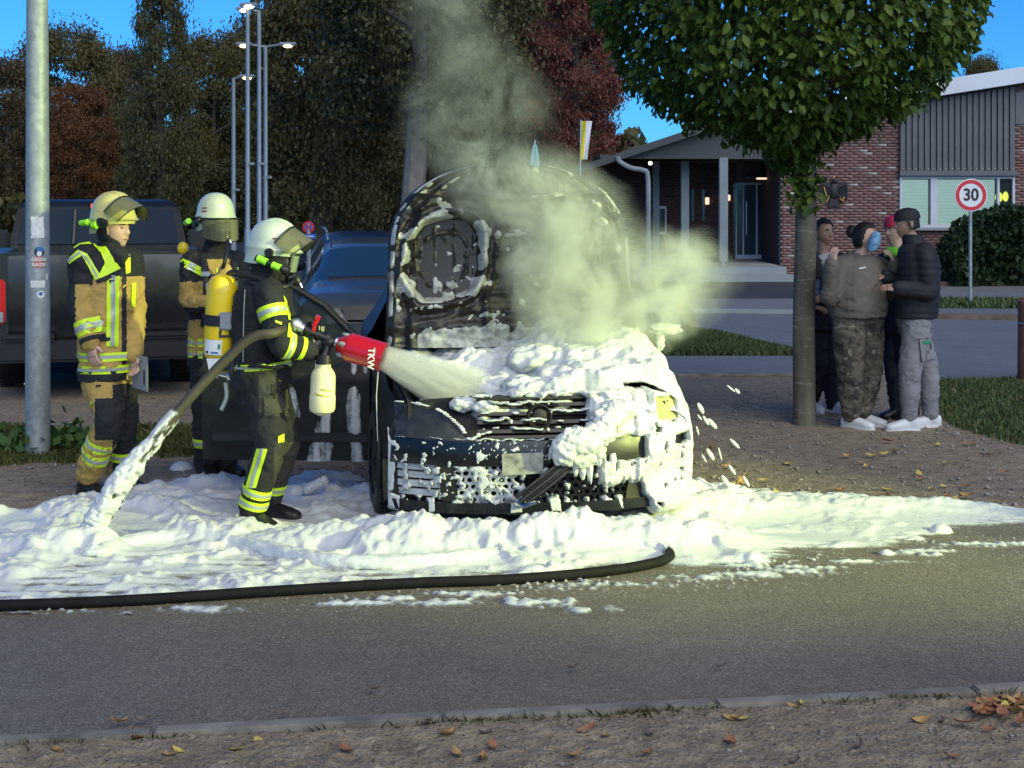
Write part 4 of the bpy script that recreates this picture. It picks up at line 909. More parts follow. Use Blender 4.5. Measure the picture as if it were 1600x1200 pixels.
# ------------------------------------------------------------------ burnt car
CARP, CARR = Vector((.175, 8.05, 0)), math.radians(8)
CM = Matrix.Translation(CARP) @ Matrix.Rotation(CARR, 4, 'Z')
bc = thing('burnt_car', 'burnt-out black hatchback with raised bonnet, smothered in white foam', 'car', CARP, CARR)
ysb = sorted(set(list(np.arange(.24, 1.3, .045)) + list(np.arange(1.3, 4.2, .06)) + [4.2, 4.22]))
car_shell(bc, HATCH, 'burnt_paint', 'glass_sooty', ysb, open_bay=True, skip=lambda y, k, j: (1.36 < y < 2.55 and k < 6 and j < 9))
for x, y, st in ((-.79, .88, .05), (.79, .88, .05), (-.79, 3.45, 0), (.79, 3.45, 0)): wheel(bc, x, y, .315, .21, st, 'rubber', 'charred')
m = MB()   # arch lips
for sx in (-1, 1):
    for wy in (.88, 3.45): m.tube([(sx * .875, wy + .375 * math.cos(a), .31 + .375 * math.sin(a)) for a in np.linspace(-.25, 3.39, 18)], .016, 6)
o = m.build('wheel_arch_lips', M['charred'], bc); o['kind'] = 'stuff'
m = MB(); m.box((0, .75, .45), (1.34, 1.1, .2)); m.box((0, 1.28, .6), (1.5, .06, .62)); m.box((-.72, .75, .5), (.06, 1.1, .5)); m.box((.72, .75, .5), (.06, 1.1, .5)); m.box((-.2, .7, .6), (.6, .5, .22)); m.box((.35, .85, .62), (.3, .25, .2)); m.build('engine_bay', M['charred'], bc, bevel=.02)
m = MB(); m.box((0, 2.6, .35), (1.4, 2.4, .1)); m.box((-.38, 2.1, .55), (.5, .5, .2)); m.box((.38, 2.1, .55), (.5, .5, .2)); m.box((-.38, 2.4, .85), (.48, .16, .6)); m.box((.38, 2.4, .85), (.48, .16, .6)); m.box((0, 1.5, .78), (1.35, .4, .3)); m.build('cabin', M['charred'], bc, bevel=.03)
# front: everything follows the nose surface NF
def NFy(x, z): return .30 * (np.abs(x) / .88) ** 2.8 + np.clip(z - .56, 0, 1) * .55 - .02 * np.exp(-((z - .47) / .09) ** 2)
def nose(name, quad, off, th, mat, parent=bc, nx=14, nz=6, hole=None, **k):
    """panel on the nose: quad = four (x,z) corners, lower left first, anticlockwise"""
    (a, b, c, d) = [V3(q) for q in quad]; P = np.zeros((nx, nz, 3))
    for i in range(nx):
        for j in range(nz):
            u, v = i / (nx - 1), j / (nz - 1); q = (a * (1 - u) + b * u) * (1 - v) + (d * (1 - u) + c * u) * v; P[i, j] = (q[0], NFy(q[0], q[1]) - off, q[1])
    m = MB(); m.sheet(P, th); return m.build(name, M[mat], parent, **k)
nose('nose_backing', [(-.80, .19), (.80, .19), (.78, .72), (-.78, .72)], -.10, .03, 'charred')
nose('bumper', [(-.83, .425), (.83, .425), (.82, .560), (-.82, .560)], .034, .05, 'wet_black', nx=30)
nose('bumper_lip', [(-.80, .165), (.80, .165), (.82, .222), (-.82, .222)], .042, .06, 'wet_black', nx=30)
nose('bumper_corner', [(-.86, .20), (-.785, .20), (-.80, .43), (-.87, .43)], .008, .05, 'wet_black'); nose('bumper_corner', [(.785, .20), (.86, .20), (.87, .43), (.80, .43)], .008, .05, 'wet_black')
nose('bumper_divider', [(-.55, .21), (-.46, .21), (-.50, .43), (-.58, .43)], .022, .05, 'burnt_metal'); nose('bumper_divider', [(.46, .21), (.55, .21), (.58, .43), (.50, .43)], .022, .05, 'burnt_metal')
for sx in (-1, 1):
    for k in range(4):
        z = .245 + .047 * k; xs = sorted((sx * .56, sx * .79)); nose('vent_slat', [(xs[0], z), (xs[1], z), (xs[1], z + .034), (xs[0], z + .034)], -.012 + (.008 if k % 2 else 0), .02, 'foam_thin' if sx < 0 else 'wet_black', nx=8, nz=3)
# honeycomb lower grille
m = MB(); hx = []
for r_ in range(6):
    for c_ in range(24):
        x = -.47 + c_ * .043 + (.0215 if r_ % 2 else 0); z = .235 + r_ * .036
        if x > .47: continue
        R_ = [np.array([(x + rr * math.cos(a), float(NFy(x, z)) + yy, z + rr * .85 * math.sin(a)) for a in np.linspace(.52, 6.8, 6, endpoint=False)]) for rr, yy in ((.026, .012), (.026, -.008), (.0175, -.008), (.0175, .012))]
        hx.append((x, R_))
for sel, mt in ((lambda x: x < -.16, 'foam_thin'), (lambda x: x >= -.16, 'wet_black')):
    m = MB()
    for x, R_ in hx:
        if sel(x): m.rings(R_, cap=False)
    o = m.build('honeycomb_grille', M[mt], bc); o['kind'] = 'stuff'
for k in range(4):
    z = .597 + .044 * k; nose('grille_slat', [(-.36, z), (.33, z), (.33, z + .018), (-.36, z + .018)], .01 - .004 * k, .03, 'wet_black', nx=16, nz=3)
nose('grille_frame', [(-.40, .57), (.38, .57), (.38, .585), (-.40, .585)], .015, .04, 'wet_black', nz=3); nose('grille_frame', [(-.36, .768), (.36, .768), (.36, .788), (-.36, .788)], .015, .05, 'charred', nz=3)
m = MB(); m.lathe([(.052, 0), (.062, .012), (.072, 0), (.062, -.01), (.052, 0)], (-.02, float(NFy(0, .68)) - .03, .68), (0, -1, .3), 28, cap=False); m.ell((-.02, float(NFy(0, .68)) - .025, .68), (.045, .015, .045), 14, 8); m.build('emblem_ring', M['charred'], bc)
nose('headlight', [(-.44, .555), (-.805, .56), (-.80, .70), (-.53, .735)][::-1] if False else [(-.80, .565), (-.41, .555), (-.56, .70), (-.80, .745)], .026, .06, 'lamp_burnt', nx=16, nz=8)
hl = nose('headlight', [(.44, .575), (.80, .60), (.80, .775), (.56, .735)], .02, .06, 'lamp_lens', nx=16, nz=8)
nose('indicator_lens', [(.635, .61), (.80, .62), (.80, .77), (.65, .755)], .058, .03, 'lamp_yellowed', hl, nx=8, nz=6)
m = MB(); m.ell((.605, float(NFy(.605, .655)) - .07, .655), (.024, .016, .022), 14, 8); m.build('bulb_on', M['lamp_on'], hl)
nose('headlight_trim', [(.30, .548), (.80, .598), (.80, .61), (.30, .56)], .026, .02, 'lamp_yellowed', nz=2)
nose('plate_holder', [(-.235, .375), (-.015, .385), (-.015, .50), (-.24, .495)], .045, .02, 'burnt_plate', nx=8, nz=4)
nose('fog_recess', [(.335, .43), (.575, .425), (.57, .565), (.335, .57)], .036, .02, 'plastic_black')
# hanging grille strip
sp_ = V3((-.15, -.085, .235)); sq = V3((.17, -.07, .475)); d_ = nrm(sq - sp_); pr = np.cross(d_, (0, 1, 0))
hs = None
for k, (o_, r_) in enumerate(((0, .014), (.032, .010), (-.03, .011))):
    m = MB(); m.tube([sp_ + pr * o_, (sp_ + sq) / 2 + pr * o_ * 1.1 + V3((0, -.008, 0)), sq + pr * o_], r_, 8); o = m.build('hanging_trim', M['wet_black'], bc)
m = MB(); m.box((sp_ + sq) / 2, (.33, .02, .05), Matrix.Rotation(-math.atan2(d_[2], d_[0]), 3, 'Y')); m.build('hanging_trim', M['charred'], bc, bevel=.006)
m = MB(); m.tube([sp_ + V3((-.05, 0, .02)), sp_ + V3((.02, -.02, -.02)), sp_ + V3((.09, 0, .0))], .012, 6); m.build('hanging_clip', M['chrome'], bc)
# bonnet, hinged at the windscreen, standing nearly upright
HB_W, HB_H = .80, 1.14; hang = math.radians(84)
HO = V3((0, 1.17, .955)); hu = np.array((0, math.cos(hang), math.sin(hang))); hn = np.array((0, -math.sin(hang), math.cos(hang)))
def hw(v): v = np.asarray(v, float); return HB_W * np.where(v < .5, 1 - .03 * v / .5, .97 * np.sqrt(np.clip(1 - ((v - .5) / .52) ** 2.6, 0, 1)) ** .9 + .0)
def HP(u, v, h=0.0):
    x = u * np.maximum(hw(v), .22); bow = -.07 * (np.abs(u) ** 2.2) - .05 * np.sin(np.pi * np.clip(v, 0, 1))
    h = h + bow; return np.stack([x + 0 * v, HO[1] + hu[1] * HB_H * v + hn[1] * (-h) * -1, HO[2] + hu[2] * HB_H * v + hn[2] * (-h) * -1], -1)
U, V_ = np.meshgrid(np.linspace(-1, 1, 150), np.linspace(0, 1, 130), indexing='ij')
XX = U * np.maximum(hw(V_), .22); ZZ = V_ * HB_H
def ridge(d, w): return np.exp(-(d / w) ** 2)
Hh = np.zeros_like(U)
edge = np.minimum(1 - np.abs(U), 0.9) * np.maximum(hw(V_), .3)
Hh += .030 * ridge(edge - .05, .035) - .02 * (edge < .015) + .022 * ridge(edge - .16, .025)
ell = {}
for sx in (-1, 1):
    dx, dz = (XX - sx * .43) / .235, (ZZ - .555) / .27; an_ = np.arctan2(dz, dx); rr = (np.abs(dx) ** 2.7 + np.abs(dz) ** 2.7) ** (1 / 2.7) * (1 + .07 * noise(np.cos(an_) * 2, np.sin(an_) * 2, sx * 3.0, 5)) + .12 * sx * dx * dz; ell[sx] = rr
    Hh += .05 * ridge(rr - 1.08, .12) - .045 * sst(1.0, .86, rr)
    Hh += .02 * ridge(rr - 1.38, .07)
cen = np.abs(XX) < .30
inner = sst(1.2, 1.35, ell[-1]) * sst(1.2, 1.35, ell[1])
for z0 in (.22, .34, .46, .58, .70, .82, .93): Hh += .020 * ridge(ZZ - z0 - .12 * XX ** 2, .016) * inner * (np.abs(XX) < .62)
Hh += .030 * ridge(np.abs(XX) - .17, .02) * inner * (ZZ > .1) * (ZZ < .95)
Hh += .03 * ridge(ZZ - .13, .035) + .016 * fbm(XX * 8, ZZ * 8, 0, 4) + .010 * fbm(XX * 30, ZZ * 30, 0, 3, 7) + sst(.95, .8, np.minimum(ell[-1], ell[1])) * (.016 * ridge(np.minimum(ell[-1], ell[1]) - .62, .06) + .012 * ridge(np.sin(XX * 26), .25) + .014 * fbm(XX * 16, ZZ * 16, 0, 3, 8))
PH = HP(U, V_, Hh + .025)
m = MB(); m.grid(PH); m.grid(HP(U, V_, -.012 + 0 * U), flip=True)
for sl in (np.s_[0], np.s_[-1], np.s_[:, 0], np.s_[:, -1]): m.grid(np.stack([PH[sl], HP(U, V_, -.012 + 0 * U)[sl]]))
hood = m.build('bonnet', M['burnt_metal'], bc, angle=50)
q = HP(np.array(-.9), np.array(.36), .02); m = MB()
for k in range(3): m.box(q + V3((.03, -.055, -.018 * k)), (.075, .01, .007))
m.build('hinge_bolts', M['chrome'], hood)
for x, v in ((-.52, .12), (-.62, .16), (.5, .13)):
    q = HP(np.array(x / .8), np.array(v), .06); m = MB(); m.lathe([(.0, 0), (.028, 0), (.028, .012), (0, .012)], q, (0, -1, 0), 12); m.build('rubber_stop', M['rubber'], hood)
for sx in (-1, 1):
    t_ = MB(); t_.box((sx * .98, 1.5, .985), (.10, .12, .03)); t_.ell((sx * 1.02, 1.47, 1.0), (.115, .075, .07), 14, 8); 
    if sx > 0: t_.build('door_mirror', M['burnt_paint'], bc)
# open front door, seen from outside; its own mirror stays on it
dr = thing('door', None, None); dr.parent = bc; dr.location = (-.885, 1.38, 0); dr.rotation_euler = (0, 0, math.radians(-8 - 2))
for k_ in ('label', 'category', 'group'):
    if k_ in dr: del dr[k_]
def dprof(x): return .04 * math.sin(math.pi * min(1, x / 1.1))
P = np.zeros((24, 20, 3)); 
for i in range(24):
    for j in range(20):
        x = 1.06 * i / 23; z = .23 + (.94 - .23) * j / 19 ; zz = (z - .23) / .71; P[i, j] = (-x, -.05 * math.sin(math.pi * (.15 + .75 * zz)) - (.012 if abs(zz - .72) < .04 else 0), z + (.03 * x if j > 10 else 0))
bpy.data.objects.remove(dr)
m = MB(); m.sheet(P, -.07); dr = m.build('door', M['burnt_paint'], bc, angle=45); dr.location = (-.885, 1.38, 0); dr.rotation_euler = (0, 0, -math.radians(10))
m = MB(); m.tube([(-.02, .02, .93), (-.30, .06, 1.2), (-.62, .10, 1.385), (-.90, .10, 1.40), (-1.03, .08, 1.33), (-1.05, .03, .96)], .024, 8); m.build('window_frame', M['charred'], dr)
m = MB(); m.add([(-.04, .03, .95), (-.30, .06, 1.19), (-.62, .10, 1.37), (-.90, .10, 1.38), (-1.01, .08, 1.32), (-1.03, .03, .97)], [(0, 1, 2, 3, 4, 5)]); glass('door_glass_clear', (.35, .42, .42), .25); m.build('window_glass', M['door_glass_clear'], dr)
m = MB(); m.box((-.98, -.06, .80), (.2, .025, .035)); m.build('handle', M['charred'], dr, bevel=.01)
m = MB(); m.box((-.5, -.045, .38), (1.0, .03, .06)); m.build('rubbing_strip', M['plastic_black'], dr, bevel=.01)

# ------------------------------------------------------------------ foam
class Foam:
    def __init__(s): s.V = []; s.Q = []; s.T = []; s.n = 0
    def patch(s, P, N, th, eps=.003):
        keep = (th[:-1, :-1] > eps) | (th[1:, :-1] > eps) | (th[1:, 1:] > eps) | (th[:-1, 1:] > eps)
        a, b = th.shape; I = np.arange(a * b).reshape(a, b); Q = np.stack([I[:-1, :-1], I[1:, :-1], I[1:, 1:], I[:-1, 1:]], -1)[keep]
        V = (P + N * (th - eps * 1.0)[..., None]).reshape(-1, 3); used = np.zeros(a * b, bool); used[Q.ravel()] = True; mp = np.cumsum(used) - 1 + s.n
        s.V.append(V[used]); s.T.append(th.reshape(-1)[used]); s.Q.append(mp[Q]); s.n += used.sum()
    def blob(s, c, r, seed=0, f=1.0, n=22):
        u = np.linspace(0, np.pi, n); w = np.linspace(0, 2 * np.pi, 2 * n + 1); A, B = np.meshgrid(u, w, indexing='ij'); D = np.stack([np.sin(A) * np.cos(B), np.sin(A) * np.sin(B), np.cos(A)], -1)
        k = 1 + .28 * noise(D[..., 0] * 2 * f + seed, D[..., 1] * 2 * f, D[..., 2] * 2 * f, seed) + .12 * noise(D[..., 0] * 6, D[..., 1] * 6 + seed, D[..., 2] * 6, seed)
        s.patch(np.zeros(D.shape) + V3(c), D * np.array(r) * k[..., None], np.ones(A.shape) * 1.003)
    def obj(s, name, xf=None):
        V = np.concatenate(s.V); Q = np.concatenate(s.Q)
        if xf is not None: A = np.array(xf); V = V @ A[:3, :3].T + A[:3, 3]
        me = fastmesh(name, V, Q, M['foam'], True); a = me.attributes.new('thick', 'FLOAT', 'POINT'); a.data.foreach_set('value', np.concatenate(s.T).astype(np.float32)); return obj(name, me)
def bubbles(x, y, s): return .55 * puff(x, y, s) + .30 * puff(x * 2.3, y * 2.3, s + 1) + .15 * puff(x * 5.1, y * 5.1, s + 2)

# on the road and the earth
HOSE = [gp(*p, .03) for p in ((-120, 950), (0, 946), (200, 938), (420, 924), (640, 911), (800, 905), (940, 893), (1020, 880), (1047, 868), (1030, 858), (960, 856), (860, 862), (740, 874), (620, 881), (520, 879), (440, 866), (370, 849), (290, 842), (200, 850), (150, 866), (128, 862))]
HSP = np.array(spline(HOSE, 8))
poly = [tuple(gp(*p))[:2] for p in ((-300, 812), (0, 800), (90, 783), (200, 768), (250, 748), (320, 742), (400, 752), (470, 742), (560, 748), (600, 760), (620, 700), (1060, 690), (1085, 752), (1190, 764), (1320, 770), (1450, 783), (1620, 793), (2100, 800), (2100, 838), (1600, 822), (1500, 836), (1390, 862), (1250, 868), (1180, 892), (1050, 896), (960, 894), (800, 908), (600, 915), (300, 934), (0, 946), (-300, 956))]
gx = np.arange(-4.4, 4.3, .0125); gy = np.arange(6.6, 11.0, .0125); FX, FY = np.meshgrid(gx, gy, indexing='ij')
sd = poly_sd(FX, FY, poly)
e1 = fbm(FX * 2.2, FY * 2.2, 0, 4, 31); e2 = fbm(FX * 9, FY * 9, 0, 3, 32)
right = sst(.7, 2.2, FX)
cov = sd + .13 * e1 + .06 * e2 + np.where(FX > 1.2, .10 * fbm(FX * 3, FY * 12, 0, 4, 36), 0)
th = sst(0, .16, cov) * (.028 + .012 * e1)
wxn, wyn = .05 * fbm(FX * 5, FY * 5, 0, 3, 45), .05 * fbm(FX * 5, FY * 5, 9, 3, 46); bub = .6 * bubbles((FX + wxn) * 8, (FY + wyn) * 8, 3) + .4 * bubbles((FX - wyn) * 15, (FY + wxn) * 15, 13); bub2 = bubbles((FX + wxn) * 14, (FY + wyn) * 12, 8)
def mound(cx, cy_, rx, ry, h, rot=0.0):
    ca, sa = math.cos(rot), math.sin(rot); dx, dy = FX - cx, FY - cy_; u, v = (dx * ca + dy * sa) / rx, (-dx * sa + dy * ca) / ry; return h * np.exp(-(u * u + v * v) ** 1.2)
big = np.zeros_like(FX)
for px, py, rx, ry, h in ((690, 862, .30, .16, .10), (790, 866, .22, .14, .075), (880, 862, .24, .17, .085), (1000, 855, .34, .2, .10), (620, 872, .22, .13, .075), (740, 884, .3, .08, .04), (930, 880, .3, .1, .05), (1060, 805, .35, .3, .12), (480, 858, .42, .16, .08), (590, 852, .35, .14, .10), (300, 848, .35, .12, .06), (60, 868, .35, .14, .085), (150, 866, .3, .10, .06), (390, 830, .25, .12, .06), (1200, 800, .6, .3, .05), (1340, 800, .6, .25, .04), (330, 762, .16, .08, .06), (200, 800, .5, .25, .04), (90, 830, .4, .12, .05), (1120, 850, .35, .12, .05), (340, 800, .5, .2, .04), (840, 780, .9, .3, .06), (1480, 800, .4, .12, .035)):
    g = gp(px, py); big += mound(g.x, g.y, rx, ry, h * (1.15 if 600 < px < 1100 else .8))
th *= .50; lum = sst(-.05, .35, e1 + .5 * fbm(FX * 5, FY * 5, 0, 2, 47)); th += sst(.0, .2, cov) * (big * (.30 + .95 * bub) + .022 * sst(.02, .06, big) * bub2 + ((.004 + .036 * lum) * bub2 + .018 * lum * bub) * (1 - .68 * sst(.9, 1.7, FX)))
# smeared, flattened foam inside the hose loop and along the right fringe
ring = poly_sd(FX, FY, [tuple(p)[:2] for p in HSP[::4]]); sm = sst(-.05, .12, ring)
streak = fbm(FX * 1.6 + 3 * fbm(FX, FY * 2, 0, 2, 40), FY * 16, 0, 4, 41)
th = th * (1 - .72 * sm) + sm * sst(0, .1, cov) * np.clip(.0085 + .026 * streak + .010 * e1 + .010 * e2 + .022 * bub2 * sst(.25, .5, e1 + e2), 0, 1)
th *= np.where(FX < 1.0, 1, 1 - right * sst(.10, -.35, sd - .28) * .0)
thin = sst(.30, .0, sd) * (FX > 1.0); th = th * (1 - thin * sst(.12, -.12, streak + .4 * e2))
# keep clear around boots and where the hose has dragged a furrow
hd = np.full(FX.shape, 9.0)
for p in HSP[::2]: hd = np.minimum(hd, np.hypot(FX - p[0], FY - p[1]))
th = np.where(sm > .0, th, th); th *= 1 - .45 * np.exp(-(hd / .05) ** 2) * (FY < 7.75)
e3 = fbm(FX * 24, FY * 15, 0, 3, 33)
# stray patches on the road
for px, py, rx, ry, h in ((30, 966, .12, .035, 1), (140, 970, .28, .05, 1), (175, 966, .15, .03, 1), (30, 1006, .17, .05, 1), (320, 955, .2, .025, 1), (560, 944, .2, .02, 1), (680, 944, .25, .025, 1), (610, 938, .2, .015, .9), (740, 930, .25, .02, .8), (840, 944, .18, .03, 1), (908, 957, .07, .02, 1), (960, 953, .09, .02, .9), (800, 942, .05, .03, 1.3), (1240, 893, .3, .03, 1), (1440, 864, .24, .03, 1), (1340, 880, .3, .015, .9), (1170, 900, .3, .02, .9), (1090, 905, .25, .02, .8), (1560, 852, .35, .02, .9), (960, 914, .3, .02, .7), (880, 920, .2, .02, .7)):
    g = gp(px, py); w = mound(g.x, g.y, rx, ry * 3.2, 1.0); th = np.maximum(th, np.clip((w - .35) * .026 * h + .016 * e2 + .020 * e3 + .012 * streak - .003, 0, .018) * (w > .08))
spk = puff(FX * 18, FY * 14, 51); near = sst(-.5, -.05, sd); th = np.maximum(th, np.clip(spk - (.985 - .03 * near * sst(-.1, .4, e1)), 0, 1) * .5 * (near > .02))
for px, py, r in ((800, 912, .035), (798, 940, .02), (1470, 833, .05), (1385, 868, .03), (70, 1154, .014), (363, 1079, .012), (283, 735, .06), (1150, 838, .06), (700, 868, .05), (660, 872, .06), (745, 866, .045)):
    g = gp(px, py); th = np.maximum(th, r * np.sqrt(np.clip(1 - ((FX - g.x) ** 2 + (FY - g.y) ** 2) / (r * 1.3) ** 2, 0, 1)))
fm = Foam(); fm.patch(np.stack([FX, FY, 0 * FX + .006], -1), np.zeros(FX.shape + (3,)) + np.array((0, 0, 1.0)), th, .003)
tag(fm.obj('ground_foam'), 'wide carpet of white extinguishing foam spread over road and earth', 'foam', kind='stuff')

# on the car, in the car's own frame
fm = Foam(); a_ = np.linspace(-.80, .90, 230); b_ = np.linspace(.06, 1.30, 170); A, B = np.meshgrid(a_, b_, indexing='ij')
n1 = fbm(A * 3, B * 3, 0, 4, 61); bb = bubbles(A * 6, B * 6, 62)
Z = .70 - 1.1 * np.clip(A - .60, 0, 1) ** 1.5 + .20 * B + .10 * sst(.0, .5, A) * sst(.0, .25, B) + .05 * sst(-.3, .2, A)
t_ = (.06 + .085 * bb * (.7 + .6 * n1) + .11 * n1 + .05 * np.exp(-((A - .1) / .35) ** 2 - ((B - .75) / .3) ** 2)) * sst(.06, .16, B + .20 * fbm(A * 5, B * 3, 5, 3, 64) - .06) * sst(-.80, -.62, A + .12 * n1 - .1) * (1 - sst(-.25, -.42, A + .1 * n1) * sst(.42, .32, B + .1 * n1)) * sst(.90, .82, A) * (1 - sst(.42, .5, A) * sst(.30, .22, B)) * sst(.05, .26, B + .05 * n1)
t_ -= .10 * np.exp(-((A + .35) / .25) ** 2 - ((B - .45) / .22) ** 2)
t_ *= sst(-.30, .05, n1 + .35 - .0 * A + .9 * sst(-.45, -.1, A))
fm.patch(np.stack([A, B, Z - .06], -1), np.zeros(A.shape + (3,)) + np.array((0, -.35, .94)), np.clip(t_, 0, 1))
# right wing: foam rolls over the shoulder and down its side
yv = np.linspace(.20, 1.5, 120); ph = np.linspace(0, 1, 110); Yv, Ph = np.meshgrid(yv, ph, indexing='ij')
wv = np.interp(Yv, HATCH['y'], HATCH['w']); zsv = np.interp(Yv, HATCH['y'], HATCH['zs']); ztv = np.interp(Yv, HATCH['y'], HATCH['zt'])
xs = np.where(Ph < .35, wv - .18 + (.18) * np.sin(Ph / .35 * 1.57), wv + .0); zs = np.where(Ph < .35, zsv - .07 + .05 * np.cos(Ph / .35 * 1.57), zsv - .07 - (Ph - .35) / .65 * (zsv - .19))
n2 = fbm(Yv * 4, Ph * 5, 0, 4, 71); bb = bubbles(Yv * 9, Ph * 9, 72); N = np.stack([.3 + .7 * sst(.1, .4, Ph), -.2 + 0 * Ph, 1 - .9 * sst(.1, .45, Ph)], -1); N /= np.linalg.norm(N, axis=2, keepdims=True)
dr_ = .55 + .4 * noise(Yv * 14, 0, 0, 73) + .15 * n2; t_ = (.012 + .035 * bb + .02 * n2) * sst(dr_ + .12, dr_ - .1, Ph) * sst(1.5, 1.2, Yv)
t_ = np.maximum(t_, (.008 + .012 * bb) * sst(.55, .30, Yv) * sst(-.35, .0, n2 + .25)); fm.patch(np.stack([xs, Yv, zs], -1), N, np.clip(t_, 0, 1))
# nose, right half: thick coat, drips below, gaps for lamp and fog recess
xv = np.linspace(-.84, .88, 420); zv = np.linspace(.10, .84, 230); XN, ZN = np.meshgrid(xv, zv, indexing='ij'); YN = NFy(XN, ZN) - .022
n3 = fbm(XN * 5, ZN * 5, 0, 4, 81); n4 = fbm(XN * 22, ZN * 22, 0, 3, 82); bb = bubbles(XN * 10, ZN * 10, 83); drip = noise(XN * 17, 0, 0, 84) * .6 + noise(XN * 37, 0, 0, 85) * .4
XW = XN + .022 * fbm(XN * 11, ZN * 11, 0, 3, 801) ; ZW = ZN + .020 * fbm(XN * 12, ZN * 12, 3, 3, 802)
def box_m(x0, x1, z0, z1, s=.02): return sst(x0 - s, x0 + s, XW) * sst(x1 + s, x1 - s, XW) * sst(z0 - s, z0 + s, ZW) * sst(z1 + s, z1 - s, ZW)
t_ = (.020 + .030 * bubbles(XW * 16, ZW * 16, 78) + .028 * n3 + .012 * noise(XN * 26, ZN * 4, 0, 99)) * sst(.56, .62, XW + .10 * fbm(XN * 4, ZN * 7, 0, 3, 77)) * sst(.10, .16, ZN)                       # corner
t_ = np.maximum(t_, (.018 + .03 * bb + .012 * n3) * box_m(.31, .62, .30, .455) * sst(-.55, -.2, drip + (ZN - .36) * 6))   # below the recess
lo = .36 + .16 * drip
t_ = np.maximum(t_, (.016 + .02 * bb) * sst(lo - .01, lo + .03, ZN) * box_m(.30, .60, .15, .47))
t_ = np.maximum(t_, .022 * sst(.25, .5, noise(XN * 11 + .7, 0, 0, 88)) * box_m(.02, .60, .20, .47) * sst(.1, .4, bb))
t_ = np.maximum(t_, (.02 + .045 * bb) * sst(.0, .05, ZN - .765 + .12 * fbm(XN * 6, 0, 4, 3, 86)) * sst(-.30, -.15, XN) * sst(-.25, .2, fbm(XN * 7, ZN * 4, 2, 3, 93) + .5 * sst(.2, .5, XN)))                                # upper edge
t_ = np.maximum(t_, (.018 + .03 * bb) * box_m(.27, .60, .57, .78, .03) * sst(-.25, .1, n3 + .2))
t_ *= 1 - box_m(.335, .575, .430, .555, .010) * sst(-.1, .1, .55 - np.abs(noise(XN * 12, ZN * 5, 0, 87)))
t_ *= 1 - sst(.26, .40, fbm(XW * 24, ZW * 15, 0, 3, 91)) * (ZN < .62); t_ *= 1 - box_m(.655, .80, .625, .745, .012) ; t_ *= sst(.8, 1.25, np.hypot((XN - .605) / .040, (ZN - .655) / .034)); t_ *= 1 - box_m(.77, .86, .49, .55, .012)
for k in range(4):      # wisps lying on the grille slats
    t_ = np.maximum(t_, .014 * sst(.0, .3, noise(XN * 9 + 9 * k, ZN * 2, 0, 90 + k) + .12) * box_m(-.33, .30, .612 + .044 * k, .624 + .044 * k, .006))
t_ = np.maximum(t_, .012 * box_m(-.80, .2, .560, .568, .006) * sst(-.2, .1, noise(XN * 8, 0, 0, 95)))
t_ = np.maximum(t_, .012 * sst(.93, .98, puff(XN * 34, ZN * 30, 96)) * box_m(-.70, .05, .43, .56, .03) * sst(-.85, -.3, XN))
t_ = np.maximum(t_, .014 * sst(.12, .34, n4 + .5 * noise(XN * 18, ZN * 4, 0, 98)) * box_m(-.86, .4, .18, .56, .02) * .9)
t_ = np.maximum(t_, .014 * sst(.05, .3, noise(XN * 13, ZN * 3, 0, 97)) * box_m(-.84, .45, .16, .24, .01))
t_ = np.maximum(t_, .012 * sst(-.05, .2, fbm(XN * 13, ZN * 13, 0, 3, 961)) * box_m(-.60, -.10, .23, .43, .03))
t_ = np.maximum(t_, .010 * sst(.05, .25, fbm(XN * 10, ZN * 4, 0, 3, 962) ) * box_m(-.86, -.78, .2, .6, .02))
t_ = t_ * sst(.0, .03, .815 - .55 * np.clip(XN - .60, 0, 1) ** 1.3 - ZW)
t_ = np.clip(t_, 0, 1) + (.042 + .022 * (XN > .52)) * sst(.0, .014, t_)
fm.patch(np.stack([XN, YN + .022, ZN], -1), np.zeros(XN.shape + (3,)) + np.array((.05, -.98, .15)), t_, .012)
# long clot hanging down with the loose trim
for k in range(16):
    f = k / 15; c = V3((.45, .07, .715)) * (1 - f) + V3((.09, -.10, .50)) * f + V3((0, -.03 - .04 * math.sin(f * 3), .03 * math.sin(f * 9)))
    fm.blob(c, (.075 + .03 * math.sin(k * 2.1), .06, .05 + .025 * f), 100 + k)
pth = spline([(-.80, .0, .74), (-.68, .0, .735), (-.56, .0, .705), (-.46, .0, .63), (-.41, .0, .565), (-.36, 0, .585), (-.30, 0, .60)], 9)
for k, q in enumerate(pth):
    x, z = q[0], q[2]
    if noise(k * .31, 3.3, 0, 66) > -.12: fm.blob((x, float(NFy(x, z)) - .032, z + .006), (.013, .008, .004 + .012 * max(0, float(noise(k * .37, 1.1, 0, 67)))), 300 + k, n=10)
for k in range(24):
    x = -.36 + .70 * random.random(); z = .60 + .044 * random.randint(0, 4) + .012; fm.blob((x, float(NFy(x, z)) - .022, z), (.008 + .055 * random.random() ** 2.5, .010, .004 + .012 * random.random() ** 3), 400 + k, n=12)
for k, (x, z, l) in enumerate(((.24, .43, .10), (.16, .44, .07), (.29, .47, .05), (.20, .40, .05))): fm.blob((x, -.08, z), (.018, .018, l), 130 + k)
fm.blob((.18, -.08, .50), (.10, .07, .09), 140); fm.blob((.25, -.06, .52), (.08, .07, .08), 141)
for k, (x, y, z, r) in enumerate(((.15, .35, .84, .12), (-.05, .3, .80, .11), (.32, .4, .86, .12), (-.2, .45, .80, .10), (.5, .55, .90, .12), (-.42, .2, .73, .06), (-.30, .14, .72, .06), (.05, .6, .93, .13), (.38, .85, 1.0, .12))): fm.blob((x, y, z), (r * 1.3, r, r * .7), 150 + k)
